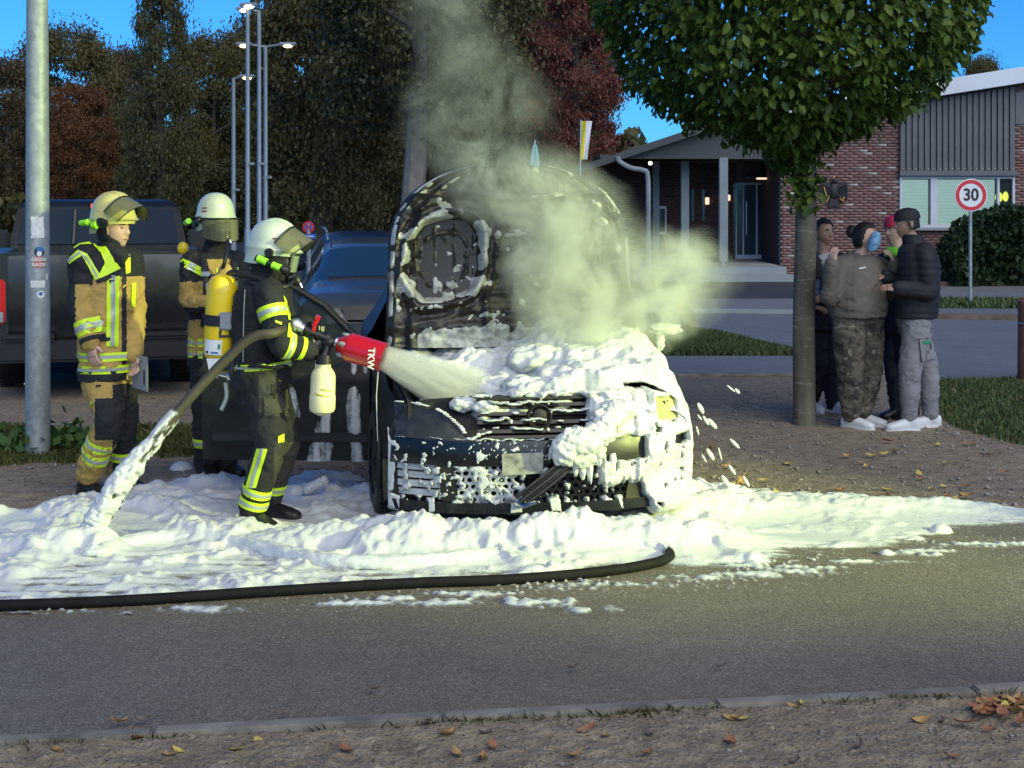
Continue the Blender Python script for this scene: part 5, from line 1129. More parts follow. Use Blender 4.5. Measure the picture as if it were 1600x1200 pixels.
# bonnet inside: smears on the ridges, clots towards the bottom
nH = fbm(XX * 3.2, ZZ * 9, 0, 4, 111); nh2 = fbm(XX * 16, ZZ * 16, 0, 3, 112); bb = bubbles(XX * 9, ZZ * 9, 113)
low = sst(.46, .0, ZZ + .1 * np.abs(XX + .1)); t_ = (.004 + .030 * bb) * sst(.55, .9, low + .7 * nH + .45 * nh2 - .12) * sst(-.62, -.5, XX)
t_ = np.maximum(t_, (.006 + .006 * bb) * sst(.012, .03, Hh) * sst(.26, .5, nH + .6 * nh2 + .1 - .10 * sst(.4, 1, ZZ)) * (np.abs(U) < .93))
t_ = np.maximum(t_, (.006 + .010 * bb) * np.exp(-((ell[-1] - 1.04) / .09) ** 2) * sst(-.05, .15, nH + .45 * nh2 + .15 * sst(.0, .2, XX + .42) ))
t_ = np.maximum(t_, (.004 + .010 * bb) * sst(1.02, .95, ell[-1]) * sst(.0, .3, (.42 - ZZ) * 3 + 1.1 * nh2 + .5 * noise(XX * 22, ZZ * 3, 0, 117)))
t_ = np.maximum(t_, .009 * sst(.42, .6, nh2 + .4 * noise(XX * 8, ZZ * 4, 0, 114)) * (np.abs(U) < .92) * (XX > -.62))
t_ = np.maximum(t_, .010 * sst(.012, .02, edge) * sst(.04, .022, edge) * sst(-.1, .1, nH))
hf = Foam(); hf.patch(PH, np.zeros(PH.shape) + np.array((0, -1.0, .05)), np.clip(t_, 0, 1), .002); o = hf.obj('bonnet_foam', CM); o.data.materials[0] = M['foam_dirty']; tag(o, 'thin dirty foam streaks and clots stuck to the inside of the raised bonnet', 'foam', kind='stuff')
# open door: two run-off curtains
dloc = Matrix.Translation((-.885, 1.38, 0)) @ Matrix.Rotation(-math.radians(10), 4, 'Z')
xd = np.linspace(-.98, -.0, 150); zd = np.linspace(.225, .93, 150); XD, ZD = np.meshgrid(xd, zd, indexing='ij'); n5 = fbm(XD * 10, ZD * 3, 0, 4, 121)
wv_ = .03 * np.sin(ZD * 9)
t_ = .012 * (sst(.12, .03, np.abs(XD + .30 + wv_) + .05 * n5 + .10 * (ZD - .3)) + sst(.08, .02, np.abs(XD + .08 - .4 * wv_) + .06 * n5) + .8 * sst(.05, .01, np.abs(XD + .50 + wv_) + .05 * n5) * (ZD > .5)) * sst(-.7, .3, n5 + .6 * noise(XD * 34, ZD * 3, 0, 122))
zz = np.clip((ZD - .23) / .71, 0, 1); Pd = np.stack([XD, -.05 * np.sin(np.pi * (.15 + .75 * zz)) + .001 + .0 * XD, ZD], -1)
A4 = np.array(dloc); Pd = Pd @ A4[:3, :3].T + A4[:3, 3]; fm.patch(Pd, np.zeros(Pd.shape) + np.array((-.1, -1.0, 0)), np.clip(t_, 0, 1), .0035)
for k in range(6): fm.blob((-1.28 + .02 * k, 1.35, .06 + .01 * k), (.03, .03, .03), 170 + k)
# right door mirror and loose strings
fm.blob((1.02, 1.40, 1.035), (.11, .06, .04), 180); fm.blob((.99, 1.39, .95), (.03, .02, .06), 181)
tag(fm.obj('car_foam', CM), 'thick white foam heaped in the engine bay and running down the burnt car', 'foam', kind='stuff')
# flecks of foam in the air, right of the car
for i, (px, py, l, a) in enumerate(((1142, 607, 15, 40), (1152, 611, 10, 45), (1095, 638, 18, 62), (1093, 652, 10, 50), (1103, 657, 16, 58), (1113, 662, 20, 48), (1090, 673, 14, 75), (1148, 693, 20, 45), (1110, 710, 20, 58), (1125, 709, 20, 75), (1144, 734, 18, 55), (1134, 752, 22, 55), (1100, 716, 14, 60), (1166, 752, 18, 60))):
    p = at(px, py, 8.6 + .05 * (i % 3)); s = 8.6 / F_; m = MB(); m.ell((0, 0, 0), (l * s * .55, .006, .006 + .004 * (i % 3)), 8, 6); me = m.mesh('foam_fleck', M['foam_thin']); o = obj('foam_fleck', me); o.location = p; o.rotation_euler = (0, math.radians(a), 0)
    tag(o, 'fleck of foam flung through the air right of the burnt car', 'foam fleck', 'flecks of foam in the air')

# ------------------------------------------------------------------ smoke
def volume_mat(name):
    t = NT(name); t.n.remove(t.b); v = t.new('ShaderNodeVolumePrincipled'); t.l(v.outputs[0], t.out.inputs[1]); return t, v
t, v = volume_mat('smoke'); v.inputs['Color'].default_value = (.92, .95, .84, 1); v.inputs['Anisotropy'].default_value = .1
geo = t.tc.outputs['Object']; sx = t.new('ShaderNodeSeparateXYZ'); t.l(geo, sx.inputs[0]); x, y, z = sx.outputs
nz = t.new('ShaderNodeTexNoise'); nz.inputs['Scale'].default_value = 1.5; nz.inputs['Detail'].default_value = 2; t.l(geo, nz.inputs['Vector'])
wx = t.math('MULTIPLY_ADD', nz.outputs['Fac'], 1.1, -.55); sc = t.new('ShaderNodeSeparateColor'); t.l(nz.outputs['Color'], sc.inputs[0]); wx2 = t.math('MULTIPLY_ADD', sc.outputs[0], .9, -.45)
zf = t.math('MULTIPLY_ADD', z, 1 / 3.2, -.9 / 3.2, clamp=True)
ST = [(.92, .45, .34, .3), (1.05, .48, .56, .9), (1.35, .54, .62, 1.0), (1.65, .42, .56, 1.0), (1.95, .14, .60, .42), (2.25, -.20, .48, .15), (2.55, -.24, .42, .16), (2.9, -.42, .38, .15), (3.2, -.52, .36, .13), (4.0, -.7, .4, .10)]
stops = [((z_ - .9) / 3.2, ((cx_ + 1) / 2, r_, d_)) for z_, cx_, r_, d_ in ST]
rp = t.ramp(zf, stops); s2 = t.new('ShaderNodeSeparateColor'); t.l(rp, s2.inputs[0]); cxn = t.math('MULTIPLY_ADD', s2.outputs[0], 2, -1); rn, dn = s2.outputs[1], s2.outputs[2]
dx = t.math('ADD', t.math('SUBTRACT', x, cxn), wx2); ycen = t.math('MULTIPLY_ADD', zf, .5, 8.86); dy = t.math('MULTIPLY', t.math('SUBTRACT', y, ycen), 1.25)
dist = t.math('SQRT', t.math('ADD', t.math('MULTIPLY', dx, dx), t.math('MULTIPLY', dy, dy)))
fall = t.math('SUBTRACT', 1.0, t.math('DIVIDE', dist, rn), clamp=True)
# side puff drifting off to the right
ex = t.math('DIVIDE', t.math('ADD', t.math('SUBTRACT', x, .86), t.math('MULTIPLY', wx2, .8)), .50); ey = t.math('DIVIDE', t.math('SUBTRACT', y, 9.2), .42); ez = t.math('DIVIDE', t.math('ADD', t.math('SUBTRACT', z, 1.30), t.math('MULTIPLY', wx, .7)), .44)
ed = t.math('SQRT', t.math('ADD', t.math('ADD', t.math('MULTIPLY', ex, ex), t.math('MULTIPLY', ey, ey)), t.math('MULTIPLY', ez, ez)))
puff_ = t.math('MULTIPLY', t.math('SUBTRACT', 1.0, ed, clamp=True), 1.0)
n_ = t.noise(2.8, 7, .66, 1.3); nn = t.math('MULTIPLY', t.math('MULTIPLY_ADD', n_, 4.2, -1.75, clamp=True), t.math('MULTIPLY_ADD', t.noise(7.5, 5, .65, 1.8), 3.0, -.6, clamp=True))
dens = t.math('MULTIPLY', t.math('ADD', t.math('MULTIPLY', t.math('POWER', fall, .8), dn), t.math('MULTIPLY', puff_, .6)), nn)
t.l(t.math('MULTIPLY', dens, 15.5), v.inputs['Density']); M['smoke'] = t.mat
m = MB(); m.rings([np.array([(cx_ + R * math.cos(a), 8.86 + .5 * (z_ - .9) / 3.2 + R * .85 * math.sin(a), z_) for a in np.linspace(0, 6.283, 20, endpoint=False)]) for z_, cx_, R in ((.86, .6, .95), (1.3, .72, 1.05), (1.75, .5, 1.15), (2.2, -.1, 1.0), (2.7, -.25, .9), (3.2, -.5, .85), (4.05, -.7, .9))])
tag(m.build('smoke', M['smoke']), 'pale smoke pouring from the engine bay and drifting up and right', 'smoke', kind='stuff')

# ------------------------------------------------------------------ parked cars
def parked_car(label, loc, rz, paint, glassm, plate=None):
    t = thing('parked_car', label, 'car', loc, rz); ys = sorted(set(list(np.arange(0, 4.2, .07)) + [.02, .04, .1, 4.2, 4.22]))
    P2 = dict(HATCH); P2['zt'] = [.76, .86, .95, 1.0, 1.03, 1.045, 1.37, 1.40, 1.44, 1.43, 1.37, 1.08, .92, .74]; P2['zs'] = [.70, .78, .86, .90, .92, .93, .945, .945, .955, .965, .97, .95, .86, .7]
    car_shell(t, P2, paint, glassm, ys)
    for x in (-.78, .78):
        for y in (.88, 3.45): wheel(t, x, y)
    y0 = lambda x: .10 * (abs(x) / .66) ** 3 - .005
    def fr(name, quad, off, th, mat, par=t, nx=10, nz=4):
        a, b, c, d = [V3(q) for q in quad]; P = np.zeros((nx, nz, 3))
        for i in range(nx):
            for j in range(nz):
                u, v = i / (nx - 1), j / (nz - 1); q = (a * (1 - u) + b * u) * (1 - v) + (d * (1 - u) + c * u) * v; P[i, j] = (q[0], y0(q[0]) + max(0, q[1] - .7) * .6 - off, q[1])
        m = MB(); m.sheet(P, -th); return m.build(name, M[mat], par)
    fr('bumper', [(-.80, .22), (.80, .22), (.78, .67), (-.78, .67)], .06, .1, paint, nx=22)
    g = fr('grille', [(-.36, .685), (.36, .685), (.42, .80), (-.42, .80)], .03, .06, 'plastic_black'); fr('grille_bar', [(-.38, .735), (.38, .735), (.38, .753), (-.38, .753)], .045, .02, 'chrome', g, nz=2)
    fr('lower_grille', [(-.5, .27), (.5, .27), (.55, .40), (-.55, .40)], .07, .03, 'plastic_black')
    for sx in (-1, 1):
        m = MB(); P = np.zeros((12, 6, 3))
        for i in range(12):
            for j in range(6):
                u, v = i / 11, j / 5; x = .40 + .43 * u; z = .72 + .10 * v + .11 * u * (.4 + .6 * v) - .02 * (1 - v) * (1 - u); y = .0 + .62 * u ** 2.2 + v * .10 - .035; P[i, j] = (sx * x, y, z)
        m.sheet(P, .05 * sx); h = m.build('headlight', M['lamp_lens'], t); m = MB(); m.ell((sx * .55, .06, .785), (.05, .03, .05), 12, 8); m.build('reflector', M['chrome'], h)
        m = MB(); m.ell((sx * 1.0, 1.52, 1.0), (.12, .07, .085), 14, 8); m.box((sx * .9, 1.52, .95), (.12, .05, .03)); m.build('door_mirror', M[paint], t)
    m = MB(); m.tube([(-.55, 1.21, 1.05), (0, 1.18, 1.065), (.55, 1.21, 1.05)], .02, 6); m.build('wiper', M['plastic_black'], t)
    for sx in (-1, 1): m = MB(); m.tube([(sx * .56, 2.15, 1.455), (sx * .57, 2.7, 1.495), (sx * .56, 3.4, 1.48)], .016, 6); m.build('roof_rail', M['aluminium'], t)
    if plate:
        m = MB(); m.box((0, -.13, .60), (.52, .015, .11)); pl = m.build('number_plate', M['label_white'], t, bevel=.006); m = MB(); m.box((-.238, -.14, .60), (.044, .006, .104)); m.build('blue_band', M['sign_blue'], pl); text(plate, .085, .002, 'print_black', 'lettering', pl, (-.14, -.1395, .60), RX, True)
    m = MB(); m.ell((-.45, .95, 1.08), .001); return t
pc = parked_car('dark blue parked hatchback facing the camera, left of the raised bonnet', (-1.27, 14.6, 0), math.radians(7), 'paint_blue', 'glass_blue', 'WL')
parked_car('second dark car whose roof shows just above the blue hatchback', (-1.72, 19.0, 0), math.radians(10), 'paint_navy', 'glass_blue')
m = MB(); m.box((-.45, 1.32, 1.035), (.07, .004, .012)); m.build('windscreen_badge', M['label_white'], pc)

# pickup truck seen from behind
tk = thing('pickup_truck', 'dark pickup truck seen from behind at the left', 'pickup truck', (-3.93, 14.0, 0), math.radians(15.5))
m = MB()
P = np.zeros((16, 10, 3))
for i in range(16):
    for j in range(10): u, v = i / 15 * 2 - 1, j / 9; P[i, j] = (u * .82, .0 + .035 * (v - .65) ** 2 * 4 + .01 * u * u, .50 + .86 * v)
m.sheet(P, -.05); m.box((0, .02, 1.375), (1.66, .09, .035)); tg = m.build('tailgate', M['paint_black'], tk, bevel=.006)
m = MB(); m.box((0, -.012, 1.18), (.34, .03, .09)); m.build('handle', M['plastic_black'], tg, bevel=.01); m = MB(); m.box((0, -.012, .80), (1.5, .012, .012)); m.box((0, -.012, 1.30), (1.5, .012, .012)); m.build('crease', M['plastic_black'], tg)
m = MB()
for sx in (-1, 1):
    ys_ = np.linspace(0, 5.6, 40); zs_ = np.linspace(.42, 1.37, 12); Q = np.zeros((40, 12, 3)); kp_ = np.ones((39, 11), bool)
    for i, y in enumerate(ys_):
        for j, z in enumerate(zs_): v = (z - .42) / .95; Q[i, j] = (sx * (1.0 - .06 * v ** 4 - .04 * (1 - v) ** 3 - (.18 * max(0, (y - 4.9) / .7) ** 2)), y, z)
    for i in range(39):
        for j in range(11):
            c = Q[i:i + 2, j:j + 2].reshape(-1, 3).mean(0); kp_[i, j] = min(math.hypot(c[1] - 1.2, c[2] - .42), math.hypot(c[1] - 4.75, c[2] - .42)) > .48
    m.grid(Q, keep=kp_)
    m.box((sx * .90, .03, .93), (.17, .10, .86))
    m.box((sx * .92, 1.0, 1.36), (.14, 1.96, .04))
m.box((0, 1.0, .60), (1.7, 1.9, .05)); m.box((0, 1.97, 1.0), (1.8, .06, .8)); m.box((0, 4.9, 1.15), (1.6, 1.35, .12)); m.box((0, 5.58, .8), (1.6, .06, .7))
m.build('body', M['paint_black'], tk, angle=40)
# cab
def cabring(z, w, y0, y1): return np.array([(-w, y0, z), (w, y0, z), (w + .02, (y0 + y1) / 2, z), (w - .02, y1, z), (-w + .02, y1, z), (-w - .02, (y0 + y1) / 2, z)])
m = MB(); m.rings([cabring(z, w, y0, y1) for z, w, y0, y1 in ((1.0, .93, 2.05, 4.4), (1.38, .92, 2.06, 4.2), (1.46, .92, 2.10, 4.0), (1.80, .85, 2.22, 3.3), (1.865, .80, 2.30, 3.2), (1.895, .66, 2.45, 3.1))]); cab = m.build('cab', M['paint_navy'], tk, bevel=.03)
def rearpane(x0, x1, z0, z1, off, name, mat, par=tk):
    f = lambda z: 2.10 + (z - 1.46) * .353 - off; xz = lambda x, z: x * (1 - .07 * (z - 1.42) / .36)
    m = MB(); P = np.zeros((4, 4, 3))
    for i in range(4):
        for j in range(4): z = z0 + (z1 - z0) * j / 3; P[i, j] = (xz(x0 + (x1 - x0) * i / 3, z), f(z), z)
    m.sheet(P, -.02); return m.build(name, M[mat], par)
rearpane(-.84, .84, 1.405, 1.785, .012, 'rear_window', 'glass_dark')
for x in (-.27, .27): rearpane(x - .012, x + .012, 1.41, 1.78, .03, 'window_bar', 'plastic_black')
rearpane(-.10, .10, 1.795, 1.84, .016, 'brake_light', 'brake_on')
m = MB(); m.box((0, 2.12, 1.395), (1.72, .05, .03)); m.build('window_trim', M['chrome'], tk, bevel=.006)
for sx in (-1, 1):
    m = MB(); m.box((sx * .915, -.03, .93), (.155, .05, .42)); tl = m.build('tail_light', M['lamp_red'], tk, bevel=.02); m = MB(); m.box((sx * .915, -.058, .79), (.12, .012, .10)); m.build('reversing_lamp', M['lamp_lens'], tl, bevel=.01)
    m = MB(); m.box((sx * 1.16, 3.7, 1.42), (.26, .1, .24)); m.box((sx * .99, 3.7, 1.36), (.15, .05, .05)); m.build('door_mirror', M['plastic_black'], tk, bevel=.03)
m = MB(); m.box((0, -.12, .47), (1.86, .18, .20)); m.box((-.62, -.14, .60), (.5, .2, .06)); m.box((.62, -.14, .60), (.5, .2, .06)); m.build('bumper', M['plastic_black'], tk, bevel=.03)
m = MB(); m.box((.13, -.222, .48), (.32, .012, .11)); m.build('plate_lamp', M['plastic_grey'], tk, bevel=.005)
m = MB(); m.box((0, 1.6, .42), (.9, 2.8, .14)); m.box((0, 1.2, .40), (1.5, .14, .14)); m.box((0, .2, .36), (.1, .5, .1)); m.box((0, 3.2, .45), (1.7, 2.6, .1)); m.build('chassis', M['charred'], tk)
for x in (-.84, .84):
    for y in (1.2, 4.75): wheel(tk, x, y, .40, .27)
# ------------------------------------------------------------------ people
def ring(c, r, f, rx, ry, n=26, e=2.3, k=0.0):
    A = np.linspace(0, 2 * math.pi, n, endpoint=False); ca, sa = np.cos(A), np.sin(A)
    x = np.sign(ca) * np.abs(ca) ** (2 / e) * rx; y = np.sign(sa) * np.abs(sa) ** (2 / e) * ry
    return V3(c) + x[:, None] * r + y[:, None] * f
def limb(m, pts, rad, n=16, sub=5):
    P = spline(pts, sub); q = np.linspace(0, len(pts) - 1, len(P)); R = np.interp(q, np.arange(len(pts)), rad)
    m.tube(P, list(R), n); m.ell(P[0], R[0] * .99, 12, 8); m.ell(P[-1], R[-1] * .98, 12, 8)
def torso(m, C, R_, RX, RY, F):
    """rings along C (list of centres) with lateral axes R_ and depth axes F"""
    P = spline(C, 4); q = np.linspace(0, len(C) - 1, len(P)); I = np.arange(len(C)); out = []
    for p, t in zip(P, q):
        i = min(int(t), len(C) - 2); u = t - i; r = nrm(V3(R_[i]) * (1 - u) + V3(R_[i + 1]) * u); f = nrm(V3(F[i]) * (1 - u) + V3(F[i + 1]) * u)
        out.append(ring(p, r, f, np.interp(t, I, RX), np.interp(t, I, RY)))
    m.rings(out)
def wrinkle(me, amp, sc, seed=0, fold=.5):
    V = mco(me); N = mno(me); n = fbm(V[:, 0] * sc, V[:, 1] * sc, V[:, 2] * sc * 1.6, 3, seed); r = 1 - np.abs(noise(V[:, 0] * sc * .9 + 2 * n, V[:, 1] * sc * .9, V[:, 2] * sc * 1.1 + n, seed + 9)) * 2
    setco(me, V + N * (amp * (n + fold * r))[:, None])
def bvh_of(me): return BVHTree.FromPolygons([tuple(v) for v in mco(me)], [tuple(p.vertices) for p in me.polygons])
def assign(me, fn, origin=(0, 0, 0)):
    c = np.zeros(len(me.polygons) * 3, np.float32); me.polygons.foreach_get('center', c); c = c.reshape(-1, 3) + V3(origin)
    px = CX + c[:, 0] / c[:, 1] * F_; py = HY + (CH - c[:, 2]) / c[:, 1] * F_
    me.polygons.foreach_set('material_index', np.asarray(fn(px, py, c), np.int32)); me.update()
CAMV = Vector((0, 0, CH))
class Person:
    def __init__(s, label, base, Y0, group=None):
        s.Y0 = Y0; s.B = Vector((base[0], Y0, 0)); s.t = thing('person', label, 'person', s.B, 0, group); s.bv = {}
    def p(s, px, py, dy=0): return at(px, py, s.Y0 + dy)
    def put(s, name, me, mats, par=None, smooth=True, key=None, wr=None):
        for m_ in (mats if isinstance(mats, (list, tuple)) else [mats]): me.materials.append(M[m_])
        if wr: wrinkle(me, *wr)
        if key: s.bv[key] = bvh_of(me)
        V = mco(me) - V3(s.B); setco(me, V); me.name = name
        if smooth: me.shade_smooth()
        return obj(name, me, par or s.t)
    def mb(s, name, m, mat, par=None, **k):
        me = m.mesh(name, [M[x] for x in mat] if isinstance(mat, (list, tuple)) else M[mat], s.B, **k); return obj(name, me, par or s.t)
    def band(s, key, p0, p1, t0, t1, name, mat, par=None, off=.004, rmax=.24, n=34, tilt=None):
        p0, p1 = Vector(p0), Vector(p1); ax = (p1 - p0).normalized(); u = ax.cross(Vector((0, 1, 0)) if abs(ax.y) < .8 else Vector((1, 0, 0))).normalized(); w = ax.cross(u); P = np.zeros((n + 1, 4, 3)); last = .08
        for j in range(4):
            c = p0 + (p1 - p0) * (t0 + (t1 - t0) * j / 3)
            for i in range(n + 1):
                a = 2 * math.pi * (i % n) / n; d = u * math.cos(a) + w * math.sin(a); h = s.bv[key].ray_cast(c, d, rmax); r = h[3] if h[0] is not None else last; last = r; q = c + d * (r + off); P[i, j] = q
        for _ in range(2): P[:-1] = (P[:-1] * 2 + np.roll(P[:-1], 1, 0) + np.roll(P[:-1], -1, 0)) / 4; P[-1] = P[0]
        m = MB(); m.sheet(P, .004); return s.mb(name, m, mat, par)
    def stripe3(s, key, p0, p1, t0, t1, par=None, name='reflective_stripe', off=.004, rmax=.24):
        d = (t1 - t0) / 3; s.band(key, p0, p1, t0, t1, name, 'hivis_yellow', par, off, rmax); s.band(key, p0, p1, t0 + d * .95, t1 - d * .95, name, 'reflective_silver', par, off + .0025, rmax)
    def px(s, key, quad, name, mat, par=None, off=.006, nx=8, ny=8, far=.5, th=.004):
        """cloth patch sewn on: a quad of photo pixels laid onto the garment"""
        a, b, c, d = [np.array(q, float) for q in quad]; P = np.zeros((nx, ny, 3)); ok = np.zeros((nx, ny), bool)
        for i in range(nx):
            for j in range(ny):
                u, v = i / (nx - 1), j / (ny - 1); q = (a * (1 - u) + b * u) * (1 - v) + (d * (1 - u) + c * u) * v; dv = (at(q[0], q[1], s.Y0) - CAMV).normalized(); best = None
                for k in (key if isinstance(key, tuple) else (key,)):
                    h = s.bv[k].ray_cast(CAMV, dv)
                    if h[0] is not None and (best is None or h[3] < best[3]): best = h
                if best is not None: P[i, j] = V3(best[0] + best[1] * off - dv * .002); ok[i, j] = True
        kf = ok[:-1, :-1] & ok[1:, :-1] & ok[1:, 1:] & ok[:-1, 1:]
        for i in range(nx - 1):
            for j in range(ny - 1):
                if kf[i, j]:
                    Q = P[i:i + 2, j:j + 2, 1]; kf[i, j] = Q.max() - Q.min() < .12
        m = MB(); m.grid(P, keep=kf); 
        if not kf.any(): return None
        return s.mb(name, m, mat, par)
    def px3(s, key, quad, name='reflective_stripe', par=None, nx=6, ny=6, along=0):
        a, b, c, d = [np.array(q, float) for q in quad]; s.px(key, quad, name, 'hivis_yellow', par, .005, nx, ny); L = lambda p, q, t: p + (q - p) * t
        if along == 0: q2 = (L(a, d, .34), L(b, c, .34), L(b, c, .66), L(a, d, .66))
        else: q2 = (L(a, b, .34), L(a, b, .66), L(d, c, .66), L(d, c, .34))
        s.px(key, q2, name, 'reflective_silver', par, .0085, nx, ny)

def head_mesh(c, R, sc=1.0, jaw=1.0, full=1.0):
    n, k = 56, 44; ph = np.linspace(0, np.pi, k + 1); thh = np.linspace(0, 2 * np.pi, n, endpoint=False); PH_, TH = np.meshgrid(ph, thh, indexing='ij')
    D = np.stack([np.sin(PH_) * np.cos(TH), np.sin(PH_) * np.sin(TH), np.cos(PH_)], -1); x, y, z = D[..., 0] * .077 * full, D[..., 1] * .098, D[..., 2] * .122
    dn = sst(.0, -1, D[..., 2]); fr = np.clip(D[..., 1], 0, 1); x = x * (1 - .25 * dn * jaw); y = np.where(D[..., 1] > 0, y * (.93 - .0 * dn), y * (1 - .30 * dn)); y = y + .012 * dn
    F0 = fr ** .5
    y = y + F0 * (.027 * np.exp(-(x / .0125) ** 2) * sst(.030, -.018, z) * sst(-.040, -.022, z) - .010 * (np.exp(-((x - .031) / .016) ** 2) + np.exp(-((x + .031) / .016) ** 2)) * np.exp(-((z - .012) / .010) ** 2)
                  + .005 * np.exp(-(x / .05) ** 2) * np.exp(-((z - .034) / .009) ** 2) + .007 * np.exp(-(x / .022) ** 2) * np.exp(-((z + .056) / .009) ** 2) - .004 * np.exp(-(x / .022) ** 2) * np.exp(-((z + .0565) / .0025) ** 2) + .009 * np.exp(-(x / .024) ** 2) * np.exp(-((z + .098) / .015) ** 2))
    V = np.stack([x, y, z], -1) * sc @ np.array(R).T + V3(c); m = MB(); m.rings([V[i] for i in range(1, k)]); 
    for sx in (-1, 1):
        ec = V3((sx * .077 * full, -.005, -.002)) * sc; m.ell(V3(c) + np.array(R) @ ec, (.010 * sc, .020 * sc, .032 * sc), 12, 8, np.array(R) @ np.array(Matrix.Rotation(sx * .35, 3, 'Z')))
    return m
def hand_mesh(m, wrist, d, palm_n, side=1, curl=.5, sc=1.0, spread=.10, rad=1.0):
    """palm and five fingers: d = direction of the fingers, palm_n = out of the palm, side = +1 when the thumb lies along d x palm_n"""
    d = nrm(d); pn = nrm(V3(palm_n) - d * (V3(palm_n) @ d)); lat = np.cross(d, pn) * side; w = V3(wrist)
    m.rings([ring(w + d * t * sc, lat, pn, rx * sc * rad, ry * sc * rad, 14, 2.6) for t, rx, ry in ((-.01, .026, .020), (.02, .032, .018), (.055, .041, .016), (.085, .041, .013), (.095, .036, .009))])
    for k, (o_, L, r) in enumerate(((.030, .072, .0092), (.0105, .080, .0095), (-.0095, .074, .009), (-.029, .058, .0082))):
        p = w + (d * .086 + lat * o_) * sc; dd = nrm(d + lat * o_ * spread * 20); path = [p - dd * .02 * sc]; a = 0
        for seg, (q, cr) in enumerate(((.45, .55), (.30, .9), (.25, .8))):
            a += curl * cr; v = dd * math.cos(a) + pn * math.sin(a); path += [p + v * L * q * .5 * sc, p + v * L * q * sc]; p = path[-1]
        m.tube(path, [r * sc * rad * x for x in (1.05, 1.05, 1.0, .97, .93, .88, .6)], 8)
    p = w + (d * .028 + lat * .028) * sc; v = nrm(d * .7 + lat * .75 + pn * (.2 + .4 * curl)); v2 = nrm(d * .95 + lat * .2 + pn * (.2 + .6 * curl))
    m.tube([p - v * .01 * sc, p + v * .022 * sc, p + v * .042 * sc, p + v * .042 * sc + v2 * .018 * sc, p + v * .042 * sc + v2 * .030 * sc], [.013 * sc * rad, .0125 * sc * rad, .011 * sc * rad, .0095 * sc * rad, .006 * sc * rad], 8)
def boot(m, ankle, toe_dir, h=.24, L=.29, r=.055, ground=0.0):
    a = V3(ankle); t = nrm((toe_dir[0], toe_dir[1], 0)); lat = np.array((t[1], -t[0], 0)); g = np.array((a[0], a[1], ground)); up = np.array((0, 0, 1.0)); dz = a[2] - ground
    m.rings([ring(g + t * o_ + up * z, lat, up, w, hh, 14, 2.6) for o_, z, w, hh in ((-.085, .055, .030, .045), (-.07, .055, .038, .055), (0, .06, .042, .06), (.07, .05, .048, .048), (.14, .04, .052, .038), (.185, .034, .044, .030), (.205, .03, .025, .02))])
    m.tube([g + up * .05 - t * .02, a * .5 + g * .5 + up * .03 - t * .012, a + up * (h - dz) * .5, a + up * max(.02, h - dz)], [r * .92, r, r * 1.08, r * 1.15], 14)
    return m
def joinmesh(a, *mbs):
    bm = bmesh.new(); bm.from_mesh(a)
    for q in mbs:
        me = q.mesh('t', [], smooth=False); bm.from_mesh(me); bpy.data.meshes.remove(me)
    bm.to_mesh(a); bm.free(); return a
